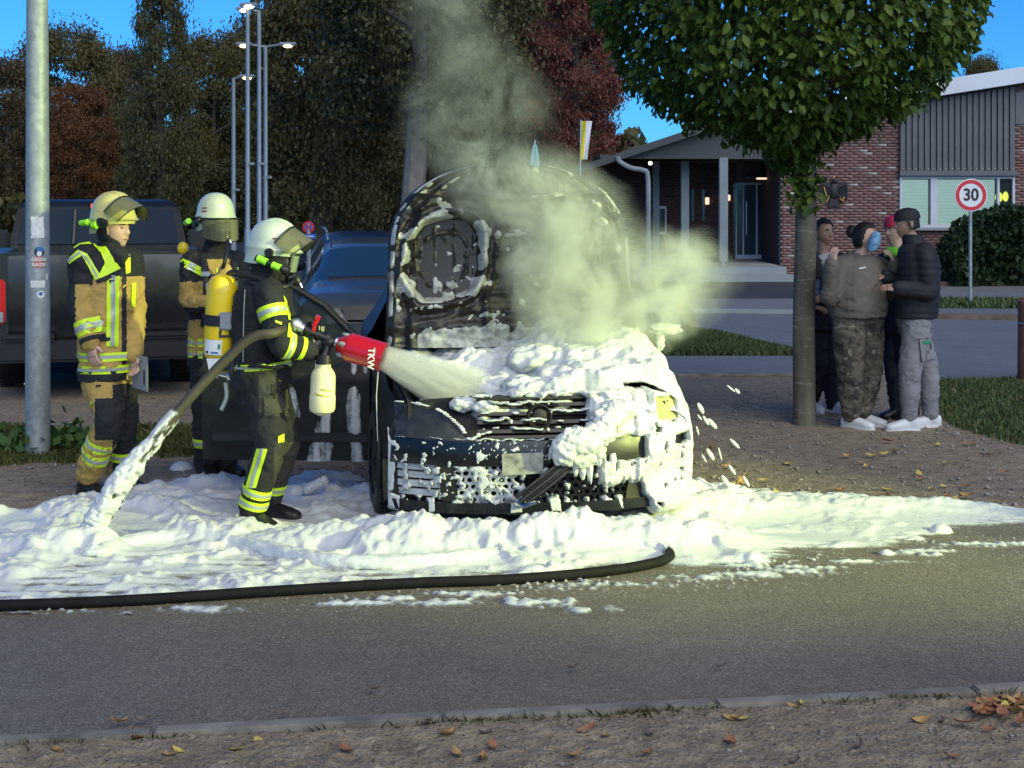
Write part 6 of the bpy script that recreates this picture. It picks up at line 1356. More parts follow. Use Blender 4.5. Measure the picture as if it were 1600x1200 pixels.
def helmet(P, c, f, tilt, mat, visor, stripes, torch=(1,), bucket=False, look=None):
    """fire helmet: shell with brim and ear guard, visor, cap light clamps; c = head centre"""
    R = R3(f); R = R @ np.array(Matrix.Rotation(-tilt, 3, 'X')); c = V3(c); W_ = lambda p: c + R @ V3(p)
    A = np.linspace(0, 2 * math.pi, 44, endpoint=False); fr = np.sin(A); RG = []
    for z, sx, sy, brim in ((-.062, .96, .98, -1), (-.02, .985, 1.0, -1), (.025, 1.03, 1.05, .6), (.034, 1.05, 1.07, 1.0), (.044, 1.01, 1.02, .55), (.07, .985, .985, 0), (.11, .93, .93, 0), (.15, .78, .79, 0), (.178, .55, .57, 0), (.192, .30, .31, 0), (.196, .02, .02, 0)):
        q = np.zeros((44, 3)); back = np.clip(-fr, 0, 1); front = np.clip(fr, 0, 1)
        if brim == -1: zz = .03 + (z - .03) * sst(-.25, .35, back) if not bucket else .03 + (z - .03) * sst(-.6, .1, back - .35 * front); q[:, 2] = zz; grow = 1 + .10 * back * (.03 - z) / .09
        else: q[:, 2] = z - .012 * front * (brim > .2); grow = 1 + (.13 * front ** 1.5 * max(brim, 0) if not bucket else .03 * max(brim, 0))
        q[:, 0] = np.cos(A) * .122 * sx * grow; q[:, 1] = (fr * .148 * sy * grow) - .008; RG.append(c + q @ R.T)
    m = MB(); m.rings(RG); sh = P.mb('helmet', m, mat, angle=60)
    m = MB(); 
    for k in (-1, 0, 1): m.tube([W_((k * .035 * (1 - .2 * abs(t - .5)), .13 * math.cos(t * 3.14), .075 + .125 * math.sin(t * 3.14) * (1 - .04 * abs(k)))) for t in np.linspace(.08, .92, 12)], .006, 5)
    if not bucket: P.mb('crest_ribs', m, mat, sh)
    for sx in (-1, 1):
        for k in range(stripes):
            m = MB(); P_ = np.zeros((8, 3, 3))
            for i in range(8):
                for j in range(3): a = (.62 if sx < 0 else 2.52) * 0 + (math.pi / 2 + sx * -1 * (1.05 + .32 * i / 7)); z = .088 - .022 * k + .008 * j / 2; kx = np.interp(z, [.044, .07, .11], [1.0, .985, .93]) + .018; P_[i, j] = W_((math.cos(a) * .122 * kx, math.sin(a) * .148 * kx - .008, z))
            m.grid(P_); P.mb('red_stripe', m, 'red_print', sh)
    m = MB(); P_ = np.zeros((9, 5, 3))
    for i in range(9):
        for j in range(5): a = math.pi / 2 - .42 + .36 * i / 8; z = .105 + .03 * j / 4 * math.sin(math.pi * (i + 1) / 10) - .015 * math.sin(math.pi * (i + 1) / 10); kx = np.interp(z, [.07, .11, .15], [.985, .93, .78]) + .012; P_[i, j] = W_((math.cos(a) * .122 * kx, math.sin(a) * .148 * kx - .008, z))
    m.grid(P_); P.mb('badge', m, 'label_white', sh)
    # visor
    up = {'up': 1.02, 'half': .98, 'down': 0.0}[visor]; PV = np.zeros((22, 8, 3)); Rv = np.array(Matrix.Rotation(up, 3, 'X')); hgt = .145 if visor != 'down' else .155
    for i in range(22):
        for j in range(8):
            a = -1.25 + 2.5 * i / 21; v = j / 7; q = V3((math.sin(a) * .140, math.cos(a) * (.168 + .012 * v), -hgt * v * (1 - .18 * abs(a / 1.25) ** 2) + .02)); PV[i, j] = W_(Rv @ (q - V3((0, .0, .03))) + V3((0, .0, .03)))
    m = MB(); m.sheet(PV, .004); P.mb('visor', m, 'visor_clear', sh)
    m = MB(); m.tube([PV[i, 0] for i in range(22)], .006, 6); m.tube([PV[i, -1] for i in range(22)], .0035, 6); P.mb('visor_rim', m, 'plastic_black', sh)
    for sx in torch:
        cl = W_((sx * .138, .015, .012)); m = MB(); m.lathe([(0, -.014), (.024, -.014), (.024, .014), (0, .014)], cl, R @ V3((1, 0, 0)), 14); P.mb('clamp', m, 'plastic_black', sh)
        for dz, dy in ((.0, .05), (-.012, -.045)) if sx == torch[0] and len(torch) > 1 else ((.0, -.05),):
            pass
    return sh, R, W_
glass('visor_clear', (.86, .86, .66), .13, .03, .4); glass('visor_lens', (.80, .86, .78), .22, .03, .5)
def torch(P, sh, p0, p1, r=.02):
    m = MB(); m.tube([p0, V3(p0) * .5 + V3(p1) * .5, p1], [r, r, r * 1.08], 12); t = P.mb('torch', m, 'torch_green', sh); m = MB(); d = nrm(V3(p1) - V3(p0)); m.lathe([(0, 0), (r * .9, 0), (r * .9, .012), (0, .012)], V3(p0) - d * .012, d, 12); P.mb('torch_cap', m, 'plastic_black', t)
def clothed(P, J, R_, F, sp, spec):
    """inner body, jacket, trousers, boots from joints J (world)"""
    k = spec.get('k', 1.0); kj = spec.get('kj', 1.0)
    body = MB(); torso(body, sp, R_, [.14, .145, .13, .15, .15, .06], [.095, .1, .09, .10, .085, .06], F)
    for sd in 'RL':
        limb(body, [J['sh' + sd], J['el' + sd], J['wr' + sd]], [.05, .04, .028]); limb(body, [J['hip' + sd], J['kn' + sd], J['an' + sd]], [.08, .055, .038])
    limb(body, [sp[-1], J['neck'], J['head'] - Vector((0, 0, .05))], [.062, .056, .058])
    bm_ = remesh(body, .014, 3); hs = [head_mesh(J['head'], J['headR'], spec.get('hsc', 1.0), full=spec.get('hfull', 1.0))]
    hm = MB()
    for sd in 'RL':
        if 'hand' + sd in J: hand_mesh(hm, J['wr' + sd], *J['hand' + sd])
    if hm.n and not spec.get('gloves'): hs.append(hm)
    P.put('body', joinmesh(bm_, *hs), spec.get('skin', 'skin'))
    if hm.n and spec.get('gloves'): P.put('gloves', hm.mesh('gloves', []), spec['gloves'])
    jk = MB(); torso(jk, sp, R_, [x * k for x in spec['jx']], [x * k for x in spec['jy']], F)
    for sd in 'RL': limb(jk, [sp[-2] * .45 + J['sh' + sd] * .55, J['sh' + sd], (J['sh' + sd] + J['el' + sd]) / 2, J['el' + sd], (J['el' + sd] + J['wr' + sd]) / 2, J['wr' + sd]], [.075 * kj, .088 * kj, .078 * kj, .070 * kj, .064 * kj, spec.get('cuff', .056) * kj], 18)
    jm = remesh(jk, spec.get('vox', .0095), 5); jo = P.put('jacket', jm, spec['jmat'], key='j', wr=spec.get('jw', (.011, 9, 3, .8)))
    tr = MB(); kt = spec.get('kt', 1.0); torso(tr, [sp[0] + (sp[0] - sp[1]) * .55, sp[0], sp[1]], [R_[0], R_[0], R_[1]], [.165 * k, .17 * k, .155 * k], [.125 * k, .13 * k, .115 * k], [F[0], F[0], F[1]])
    for sd in 'RL': limb(tr, [J['hip' + sd], (J['hip' + sd] + J['kn' + sd]) / 2, J['kn' + sd], (J['kn' + sd] * .55 + J['an' + sd] * .45), J['an' + sd]], [.112 * kt, .103 * kt, .087 * kt, .082 * kt, spec.get('hem', .078) * kt], 18)
    tm = remesh(tr, spec.get('vox', .0095), 5); to = P.put('trousers', tm, spec['tmat'], key='t', wr=spec.get('tw', (.013, 7, 5, .9)))
    for sd in 'RL':
        b = MB(); boot(b, J['an' + sd], J['toe' + sd], spec.get('bh', .24), r=spec.get('br', .058), ground=spec.get('ground' + sd, 0.0)); me = remesh(b, .008, 3); P.put('boot' if spec.get('bh', .24) > .15 else 'shoe', me, spec.get('bmat', 'leather_black'))
        if spec.get('sole'):
            g = V3((J['an' + sd].x, J['an' + sd].y, spec.get('ground' + sd, 0.0))); t = nrm((J['toe' + sd][0], J['toe' + sd][1], 0)); lat = np.array((t[1], -t[0], 0)); m = MB()
            pts = [(-.095, .0), (-.08, .035), (0, .045), (.09, .053), (.17, .048), (.21, .02), (.21, -.02), (.17, -.048), (.09, -.053), (0, -.045), (-.08, -.035)]; m.rings([np.array([g + t * a + lat * b_ + np.array((0, 0, z)) for a, b_ in pts]) for z in (.0, .028)]); P.mb('sole', m, spec['sole'], bevel=.006)
    return jo, to
UP = Vector((0, 0, 1))
def basis(f): R = R3((f[0], f[1], 0)); return R[:, 0], R[:, 1]

pm('eye_white', (.42, .40, .37), .4)
# --- firefighter one, tan coat, leftmost
P = Person('firefighter in tan coat and yellow helmet with raised visor, standing by the pole', (at(160, 778, 9.25).x, 0), 9.25)
p = P.p; r1, f1 = basis((.80, -.60)); rh, fh = basis((.86, -.5))
J = dict(head=p(180, 359), neck=p(174, 388), headR=R3((.90, -.43, 0)), shR=p(131, 404, -.11), elR=p(126, 478, -.14), wrR=p(142, 534, -.20), shL=p(202, 407, .12), elL=p(210, 486, .08), wrL=p(208, 552, -.08),
         hipR=p(158, 592, -.06), knR=p(172, 655, -.14), anR=p(138, 738, .0), hipL=p(186, 592, .08), knL=p(192, 660, .10), anL=p(186, 742, .28), toeR=(.8, -.6), toeL=(.85, -.5))
J['handR'] = (V3((.15, -.1, -1)), V3((.5, .75, 0)), 1, .42, 1.0); J['handL'] = (V3((.2, -.2, -1)), V3((-.5, -.7, 0)), -1, .6, 1.0)
sp = [p(170, 592), p(169, 545), p(169, 500), p(171, 452), p(171, 408), p(172, 386)]
spec = dict(jx=[.185, .182, .178, .195, .185, .085], jy=[.165, .16, .155, .155, .12, .085], jmat=['cloth_tan', 'cloth_black'], tmat=['cloth_tan', 'cloth_black'], groundL=0.0)
jo, to = clothed(P, J, [r1] * 6, [f1] * 6, sp, spec)
def armd(c, a, b): a, b = V3(a), V3(b); e = b - a; t = np.clip(((c - a) @ e) / (e @ e), 0, 1); return np.linalg.norm(c - a - t[:, None] * e, axis=1), t
def f1j(px, py, c):
    d1, t1 = armd(c, J['shR'], J['elR']); d2, t2 = armd(c, J['elR'], J['wrR']); arm = (np.minimum(d1, d2) < .105) & (px < 152)
    up = (py < 432) | (arm & (d1 <= d2) & (py < 432)) | ((arm) & (px < 118)) | (py > 577) & (px < 196) | ((py < 445) & (px < 145))
    up |= (px > 190) & (px < 198) & (py > 420)                                   # dark zip flap
    return up.astype(int)
assign(jo.data, f1j, P.B)
assign(to.data, lambda px, py, c: ((py > 622) & (py < 688) & (px > 148) | (px > 176) & (py > 600)).astype(int), P.B)
for q in (((116, 384), (150, 368), (158, 392), (126, 408)),): pass
for qd in (((107, 384), (122, 371), (126, 383), (109, 394)), ((122, 371), (141, 364), (144, 382), (126, 383)), ((141, 364), (156, 370), (160, 398), (144, 382)), ((156, 370), (173, 398), (164, 412), (156, 392)), ((173, 398), (188, 420), (150, 438), (164, 410))):
    P.px('j', qd, 'shoulder_yoke', 'hivis_yellow', jo, .007, 12, 12)
P.px('j', ((150, 437), (188, 424), (186, 430), (152, 443)), 'chest_seam', 'cloth_black', jo, .008)
P.px('j', ((195, 405), (203, 402), (203, 425), (196, 428)), 'shoulder_yoke', 'hivis_yellow', jo)
P.px3('j', ((106, 405), (122, 391), (128, 399), (109, 412)), 'sleeve_stripe', jo); P.px3('j', ((122, 391), (136, 397), (133, 408), (128, 399)), 'sleeve_stripe', jo); P.px3('j', ((136, 397), (156, 428), (150, 438), (132, 408)), 'sleeve_stripe', jo)
P.px3('j', ((167, 431), (186, 431), (185, 542), (166, 541)), 'chest_stripe', jo, 8, 16, along=1)
P.px('j', ((205, 443), (212, 443), (210, 480), (204, 478)), 'chest_stripe', 'hivis_yellow', jo)
P.stripe3('j', J['elR'], J['wrR'], .44, .84, jo, 'cuff_stripe')
P.band('j', J['elR'], J['wrR'], .90, 1.02, 'cuff', 'cloth_black', jo, .005)
P.stripe3('j', sp[1], sp[0], .05, .33, jo, 'hem_stripe', .005, .34); P.stripe3('j', sp[1], sp[0], .48, .74, jo, 'hem_stripe', .005, .34)
for nm, qd in (('pocket_flap', ((155, 527), (172, 527), (172, 532), (155, 533))), ('radio_pocket', ((170, 437), (177, 437), (177, 442), (170, 442)))): P.px('j', qd, nm, 'cloth_black', jo, .009)
P.px('j', ((190, 447), (206, 440), (206, 444), (190, 451)), 'pocket_flap', 'cloth_tan', jo, .012)
P.px('j', ((183, 395), (204, 395), (202, 400), (186, 402)), 'name_tape', 'plastic_black', jo, .01)
P.stripe3('t', J['knR'], J['anR'], .38, .52, to, 'leg_stripe'); P.stripe3('t', J['knR'], J['anR'], .58, .74, to, 'leg_stripe'); P.stripe3('t', J['knL'], J['anL'], .45, .60, to, 'leg_stripe')
P.px3('t', ((139, 627), (145, 628), (137, 652), (131, 672)), 'side_stripe', to, 4, 8, 1)
P.px('t', ((140, 583), (143, 583), (143, 590), (140, 590)), 'pocket_snap', 'cloth_black', to); P.px('t', ((150, 602), (158, 601), (158, 604), (150, 605)), 'pocket_snap', 'cloth_black', to)
m = MB(); limb(m, [p(170, 400), p(174, 388), p(177, 376)], [.088, .078, .072]); torso(m, [p(186, 414, -.07), p(184, 400, -.06), p(180, 388, -.03)], [r1] * 3, [.04, .055, .07], [.03, .05, .06], [f1] * 3)
P.put('neck_scarf', remesh(m, .009, 3), 'cloth_black', wr=(.010, 14, 2, 1.0))
sh, HR, W_ = helmet(P, p(178, 349), (.90, -.43), -.02, 'helmet_yellow', 'up', 0)
m = MB(); torso(m, [V3(p(172, 380)), V3(p(173, 366)), V3(p(174, 352))], [rh] * 3, [.085, .092, .10], [.06, .07, .08], [fh] * 3); V = None
m2 = MB(); R_ = []
for z, w in ((-.10, .088), (-.05, .098), (-.0, .112)):
    A = np.linspace(math.pi * .92, math.pi * 2.08, 16); R_.append(np.array([W_((w * math.cos(a) * 1.02, w * 1.15 * math.sin(a) - .0, z)) for a in A]))
m2.rings(R_, closed=False); P.mb('neck_flap', m2, 'cloth_black', sh)
torch(P, sh, W_((.142, -.14, .005)), W_((.150, -.075, .010)), .019); torch(P, sh, W_((.146, -.045, -.01)), W_((.146, -.010, -.008)), .021)
m = MB(); m.lathe([(0, -.01), (.028, -.01), (.028, .012), (0, .012)], W_((.128, .03, .0)), HR @ V3((1, 0, 0)), 14); P.mb('clamp', m, 'plastic_black', sh)
hc = J['head']; HRf = J['headR']
for sx in (-1, 1):
    m = MB(); m.ell(V3(hc) + HRf @ V3((sx * .031, .079, .013)), .0078, 10, 8); P.mb('eye', m, 'eye_white'); m = MB(); m.ell(V3(hc) + HRf @ V3((sx * .031, .0858, .013)), (.0045, .002, .0045), 8, 6, HRf); P.mb('iris', m, 'hair_dark')
    m = MB(); m.tube([V3(hc) + HRf @ V3((sx * x, .094 - .5 * (x - .03) ** 2 * 20, .031 + z)) for x, z in ((.014, 0), (.03, .004), (.046, 0))], .0035, 6); P.mb('eyebrow', m, 'hair_dark')
m = MB(); m.tube([V3(hc) + HRf @ V3((x, .0985 - abs(x) * .35, -.0565)) for x in (-.02, -.01, 0, .01, .02)], [.001, .004, .0045, .004, .001], 6); pm('lips', (.42, .17, .14), .5); P.mb('lips', m, 'lips')
cb = thing('clipboard', 'grey clipboard held low in the left hand of the firefighter in tan', 'clipboard', p(219, 582, -.10)); cb.rotation_euler = (math.radians(8), math.radians(9), math.radians(-35))
m = MB(); m.box((0, 0, 0), (.15, .012, .23)); m.build('board', M['plastic_grey'], cb, bevel=.006); m = MB(); m.box((0, -.012, .095), (.06, .014, .03)); m.build('clip', M['aluminium'], cb, bevel=.004); m = MB(); m.box((.045, -.008, -.02), (.012, .006, .10)); m.build('pen', M['plastic_black'], cb, bevel=.003)

# --- firefighter two, behind, mask on and visor down
P = Person('masked firefighter in the background with visor down and arms folded in front', (at(335, 745, 9.96).x, 0), 9.96)
p = P.p; r1, f1 = basis((.55, -.83))
J = dict(head=p(340, 350, -.01), neck=p(338, 386), headR=R3((.62, -.78, 0)), shR=p(303, 410, -.06), elR=p(297, 470, -.10), wrR=p(330, 478, -.30), shL=p(370, 412, .10), elL=p(378, 472, -.02), wrL=p(350, 486, -.30),
         hipR=p(324, 566, -.04), knR=p(322, 650, -.07), anR=p(322, 728, -.02), hipL=p(352, 566, .06), knL=p(356, 650, .02), anL=p(352, 726, .08), toeR=(.4, -.9), toeL=(.7, -.7))
J['handR'] = (V3((1, -.4, 0)), V3((0, -.3, -1)), 1, .7, 1.05); J['handL'] = (V3((-.9, -.5, .1)), V3((0, -.3, -1)), 1, .7, 1.05)
sp = [p(338, 572), p(338, 530), p(338, 490), p(338, 448), p(337, 414), p(337, 394)]
spec = dict(jx=[.19, .185, .18, .2, .185, .085], jy=[.165, .16, .155, .155, .12, .085], jmat=['cloth_tan', 'cloth_black'], tmat='cloth_black', gloves='leather_black')
jo, to = clothed(P, J, [r1] * 6, [f1] * 6, sp, spec)
assign(jo.data, lambda px, py, c: ((py < 440) & ((px < 322) | (px > 362)) | (py < 405) | (py > 480) & (py < 500) | (py > 556) | (px > 366)).astype(int), P.B)
P.px3('j', ((279, 413), (286, 404), (318, 419), (316, 432)), 'sleeve_stripe', jo, 8, 5)
P.px3('j', ((338, 420), (350, 420), (350, 452), (338, 450)), 'chest_stripe', jo, 5, 6, 1); P.px3('j', ((362, 415), (372, 418), (372, 445), (364, 442)), 'chest_stripe', jo, 5, 6, 1)
P.stripe3('j', sp[1], sp[0], -.10, .20, jo, 'hem_stripe', .005, .34); P.stripe3('j', sp[1], sp[0], .34, .62, jo, 'hem_stripe', .005, .34)
P.stripe3('t', J['knR'], J['anR'], .40, .58, to, 'leg_stripe'); P.stripe3('t', J['knL'], J['anL'], .40, .58, to, 'leg_stripe')
m = MB(); limb(m, [p(337, 402), p(339, 388), p(340, 374)], [.098, .088, .08]); P.put('flash_hood', remesh(m, .009, 3), 'cloth_black', wr=(.008, 14, 2, 1.0))
m = MB(); m.ell(V3(J['head']) + V3((0, 0, -.01)), (.092, .108, .12), 24, 16, J['headR']); P.mb('hood_cloth', m, 'cloth_black')
sh, HR, W_ = helmet(P, p(338, 346), (.62, -.78), .0, 'helmet_pale', 'down', 2, bucket=True)
torch(P, sh, W_((.145, -.16, -.012)), W_((.155, -.10, .004)), .019); m = MB(); m.lathe([(0, -.02), (.024, -.02), (.026, .012), (0, .012)], W_((.135, -.05, -.015)), HR @ V3((1, 0, 0)), 12); P.mb('clamp', m, 'plastic_black', sh)
def mask(P, c, R, lens='visor_lens'):
    W2 = lambda q: V3(c) + R @ V3(q); m = MB(); m.ell(W2((0, .05, -.015)), (.078, .062, .095), 20, 14, R); mk = P.mb('breathing_mask', m, 'rubber')
    PV = np.zeros((14, 10, 3))
    for i in range(14):
        for j in range(10): a = -1.0 + 2 * i / 13; v = j / 9; PV[i, j] = W2((math.sin(a) * .074, .055 + math.cos(a) * .066, .052 - .105 * v))
    m = MB(); m.sheet(PV, .004); P.mb('mask_lens', m, lens, mk); m = MB(); m.tube([PV[i, 0] for i in range(14)] + [PV[-1, j] for j in range(1, 10)] + [PV[i, -1] for i in range(12, -1, -1)] + [PV[0, j] for j in range(8, -1, -1)], .005, 6); P.mb('lens_rim', m, 'plastic_black', mk)
    m = MB(); m.lathe([(0, 0), (.032, 0), (.036, .02), (.03, .05), (.018, .065), (0, .065)], W2((0, .10, -.075)), R @ V3((0, .8, -.5)), 16); m.ell(W2((.03, .10, -.085)), .02, 8, 6); P.mb('regulator', m, 'plastic_black', mk)
    m = MB(); m.lathe([(.010, 0), (.010, .03), (0, .03)], W2((-.01, .155, -.105)), R @ V3((0, .6, -.8)), 8); P.mb('regulator_knob', m, 'chrome', mk); return W2
W2 = mask(P, J['head'], J['headR'])
m = MB(); m.tube(spline([W2((.0, .15, -.10)), p(352, 405, -.28), p(345, 425, -.25), p(330, 432, -.22), p(316, 420, -.15), p(310, 400, .02)], 5), .013, 8); P.mb('air_hose', m, 'rubber')
ba = None
m = MB(); m.tube(spline([p(312, 400, .02), p(318, 405, -.14), p(322, 430, -.22), p(322, 470, -.24), p(318, 510, -.18)], 4), .022, 8, flat=.35); P.mb('harness_strap', m, 'cloth_black_fine'); m = MB(); m.tube(spline([p(362, 402, .06), p(366, 412, -.10), p(364, 440, -.18), p(362, 480, -.2)], 4), .022, 8, flat=.35); P.mb('harness_strap', m, 'cloth_black_fine')
m = MB(); m.box(p(322, 428, -.27), (.05, .02, .03)); m.box(p(326, 448, -.28), (.035, .02, .05)); P.mb('strap_buckle', m, 'aluminium', bevel=.004)
m = MB(); m.ell(p(352, 432, -.25), (.055, .035, .09), 14, 10); m.ell(p(357, 458, -.26), (.05, .03, .05), 12, 8); P.mb('radio_pouch', m, 'cloth_tan')
m = MB(); m.lathe([(.0, -.25), (.05, -.25), (.078, -.20), (.08, 0), (.078, .2), (.05, .26), (0, .27)], p(318, 470, .22), (.15, 0, -1), 20); ac = P.mb('air_cylinder', m, 'cylinder_yellow')
m = MB(); m.ell(p(286, 388, .12), (.04, .03, .045), 10, 8); P.mb('cylinder_valve', m, 'cylinder_yellow')

# --- firefighter three, working the branch
P = Person('firefighter in dark gear with yellow air cylinder spraying foam from a red nozzle', (at(405, 820, 8.476).x, 0), 8.476)
p = P.p; r1, f1 = basis((.95, -.30)); rl, fl_ = basis((.97, -.25))
J = dict(head=p(434, 404), neck=p(418, 430), headR=R3((.96, -.12, -.22)), shR=p(420, 462, -.19), elR=p(438, 535, -.27), wrR=p(482, 549, -.20), shL=p(424, 458, .17), elL=p(452, 515, .14), wrL=p(474, 508, -.02),
         hipR=p(408, 600, -.09), knR=p(424, 690, -.14), anR=p(394, 790, -.10), hipL=p(416, 600, .10), knL=p(444, 688, .06), anL=p(420, 776, .14), toeR=(.75, -.65), toeL=(.9, -.3))
J['handR'] = (V3((.85, .2, .35)), V3((-.2, .9, .1)), -1, 1.15, 1.06); J['handL'] = (V3((.9, -.35, .1)), V3((.1, -.2, -1)), -1, 1.1, 1.06)
sp = [p(410, 606), p(408, 562), p(406, 520), p(410, 478), p(416, 448), p(416, 432)]
spec = dict(jx=[.19, .185, .18, .2, .185, .09], jy=[.165, .15, .145, .15, .125, .085], jmat='cloth_black', tmat=['cloth_black', 'cloth_olive'], gloves='leather_black', cuff=.06, jw=(.010, 8, 33, .7), tw=(.012, 7, 35, .8))
jo, to = clothed(P, J, [r1] * 6, [f1] * 6, sp, spec)
assign(to.data, lambda px, py, c: ((py < 650) & (px > 404) & (c[:, 1] < 8.5) | (px > 428) & (py > 690)).astype(int), P.B)
P.stripe3('j', J['shR'], J['elR'], .26, .52, jo, 'sleeve_stripe', .005, .16)
P.stripe3('j', J['elR'], J['wrR'], .18, .42, jo, 'sleeve_stripe', .005, .13); P.band('j', J['elR'], J['wrR'], .66, .80, 'cuff_stripe', 'hivis_yellow', jo, .005, .12)
P.px('j', ((442, 462), (447, 470), (455, 500), (450, 500)), 'shoulder_piping', 'hivis_yellow', jo)
P.px('j', ((450, 505), (457, 505), (458, 528), (448, 526)), 'chest_tab', 'hivis_yellow', jo)
P.stripe3('j', sp[1], sp[0], .05, .28, jo, 'hem_stripe', .005, .32)
P.px('j', ((430, 500), (440, 504), (440, 508), (430, 504)), 'piping', 'hivis_yellow', jo)
P.stripe3('t', J['knR'], J['anR'], .70, .83, to, 'leg_stripe'); P.stripe3('t', J['knR'], J['anR'], .88, 1.01, to, 'leg_stripe'); P.stripe3('t', J['knL'], J['anL'], .72, .86, to, 'leg_stripe')
P.px3('t', ((402, 701), (418, 702), (400, 762), (384, 762)), 'side_stripe', to, 5, 10, 1)
for qd in (((434, 594), (450, 586), (452, 590), (436, 597)), ((434, 682), (443, 678), (443, 690), (434, 692))): P.px('t', qd, 'pocket_tab', 'hivis_yellow', to)
P.px('t', ((412, 620), (440, 612), (442, 645), (414, 650)), 'thigh_pocket', 'cloth_olive', to, .014); P.px('t', ((426, 600), (428, 600), (428, 620), (426, 620)), 'pocket_seam', 'cloth_black', to, .016)
m = MB(); limb(m, [p(414, 444), p(424, 428), p(434, 412)], [.105, .098, .092]); m.ell(V3(J['head']) + V3((-.02, 0, -.03)), (.096, .112, .125), 20, 14, J['headR']); P.put('flash_hood', remesh(m, .009, 3), 'cloth_black', wr=(.009, 12, 2, 1.0))
hc = p(428, 396); sh, HR, W_ = helmet(P, hc, (.97, -.15), .10, 'helmet_white', 'half', 1)
m2 = MB(); R_ = []
for z, w in ((-.13, .10), (-.07, .112), (-.02, .118)):
    A = np.linspace(math.pi * .95, math.pi * 2.05, 16); R_.append(np.array([W_((w * math.cos(a) * 1.05, w * 1.15 * math.sin(a) - .0, z)) for a in A]))
m2.rings(R_, closed=False); P.mb('neck_flap', m2, 'cloth_black', sh)
torch(P, sh, W_((.150, -.045, -.028)), W_((.150, .010, -.044)), .021); torch(P, sh, W_((.152, .045, -.055)), W_((.152, .095, -.07)), .021); m = MB(); m.tube([W_((.147, -.05, -.03)), W_((.15, .13, -.08))], .016, 10); m.lathe([(0, 0), (.03, 0), (.026, .03), (0, .03)], W_((.15, .115, -.075)), HR @ V3((0, .95, -.25)), 12); P.mb('torch_holder', m, 'plastic_black', sh)
W2 = mask(P, V3(J['head']) + V3((.0, 0, -.004)), J['headR'])
# breathing set on the back
bp0, bp1 = p(384, 452, .0), p(378, 590, .0); bax = nrm(V3(bp0) - V3(bp1)); bR = np.stack([r1, f1, np.array((0, 0, 1.))], 1)
m = MB(); m.rings([ring(V3(bp1) * (1 - t) + V3(bp0) * t, r1, f1, w, .03, 16, 3) for t, w in ((0, .12), (.1, .15), (.4, .12), (.7, .13), (.95, .12), (1, .09))]); bs = P.mb('breathing_apparatus', m, 'plastic_black')
ca, cb_ = V3(p(349, 428, -.02)), V3(p(341, 566, -.02)); ax = nrm(ca - cb_); L = np.linalg.norm(ca - cb_)
m = MB(); m.lathe([(0, 0), (.05, .004), (.083, .04), (.090, .09), (.090, L - .1), (.086, L - .06), (.066, L - .02), (.03, L), (0, L + .002)], cb_, ax, 30); cyl = P.mb('air_cylinder', m, 'cylinder_yellow', bs)
m = MB(); m.lathe([(0, -.09), (.02, -.09), (.026, -.05), (.03, 0)], cb_, ax, 14); m.tube([cb_ - ax * .06, cb_ - ax * .07 + V3((.07, -.03, 0))], .018, 10); m.lathe([(0, 0), (.03, 0), (.03, .03), (0, .03)], cb_ - ax * .07 + V3((.07, -.03, 0)), (1, -.3, 0), 14); P.mb('cylinder_valve', m, 'chrome', bs)
Rc = np.array(R3(-V3((.1, 1, 0)), ax)); 
m = MB(); m.lathe([(.093, L * .42), (.096, L * .42), (.096, L * .54), (.093, L * .54)], cb_, ax, 30, cap=False); P.mb('cylinder_strap', m, 'cloth_black_fine', bs); m = MB(); m.box(cb_ + ax * L * .48 + V3((.045, -.085, 0)), (.075, .03, .10)); P.mb('strap_buckle', m, 'plastic_grey', bs, bevel=.008)
def curved(name, z0, z1, a0, a1, mat, off=.002, n=8):
    Q = np.zeros((n, 4, 3)); u = nrm(np.cross(ax, (0, 1, 0))); w = -np.array((0, 1., 0)); 
    for i in range(n):
        for j in range(4): a = a0 + (a1 - a0) * i / (n - 1); Q[i, j] = cb_ + ax * (z0 + (z1 - z0) * j / 3) + (.090 + off) * (-u * math.sin(a) + w * math.cos(a))
    m = MB(); m.grid(Q); return P.mb(name, m, mat, bs)
curved('cylinder_label', .05, .135, -.85, .35, 'label_white'); curved('label_mark', .085, .112, .10, .26, 'print_green', .004); curved('label_print', .058, .070, -.7, -.5, 'print_black', .004, 4); curved('label_print', .058, .068, -.3, .15, 'print_blue', .004, 6)
m = MB(); m.add([cb_ + V3((-.05, -.085, .03)), cb_ + V3((.03, -.09, .03)), cb_ + V3((-.03, -.09, -.06))], [(0, 1, 2)]); P.mb('paper_tag', m, 'label_white', bs)
tx = text('Dr', .095, .001, 'print_black', 'lettering', bs, V3(cb_ + ax * .20 + V3((.048, -.082, 0))) - V3(P.B), (math.radians(90), math.radians(-90), math.radians(22)), True)
m = MB(); Q = [p(383, 452, -.20), p(381, 500, -.205), p(380, 565, -.20)]; m.tube(spline(Q, 4), .012, 6, flat=.3); P.mb('pressure_line', m, 'reflective_silver', bs)
for a, b in ((482, 484), (496, 498), (522, 524)): pass
m = MB(); m.tube(spline([p(392, 440, -.10), p(408, 446, -.19), p(432, 456, -.22), p(446, 480, -.2), p(448, 520, -.16), p(430, 560, -.17)], 5), .030, 8, flat=.35); P.mb('harness_strap', m, 'cloth_black_fine', bs); m = MB(); m.tube(spline([p(380, 575, -.1), p(400, 572, -.20), p(425, 574, -.2), p(446, 572, -.1)], 4), .028, 8, flat=.35); P.mb('waist_belt', m, 'cloth_black_fine', bs)
m = MB(); m.tube(spline([p(372, 436, 0), p(356, 430, -.02), p(366, 424, -.10), p(395, 432, -.14), p(440, 448, -.2), p(458, 440, -.1), p(462, 432, -.02)], 5), .012, 8); P.mb('air_hose', m, 'rubber', bs)
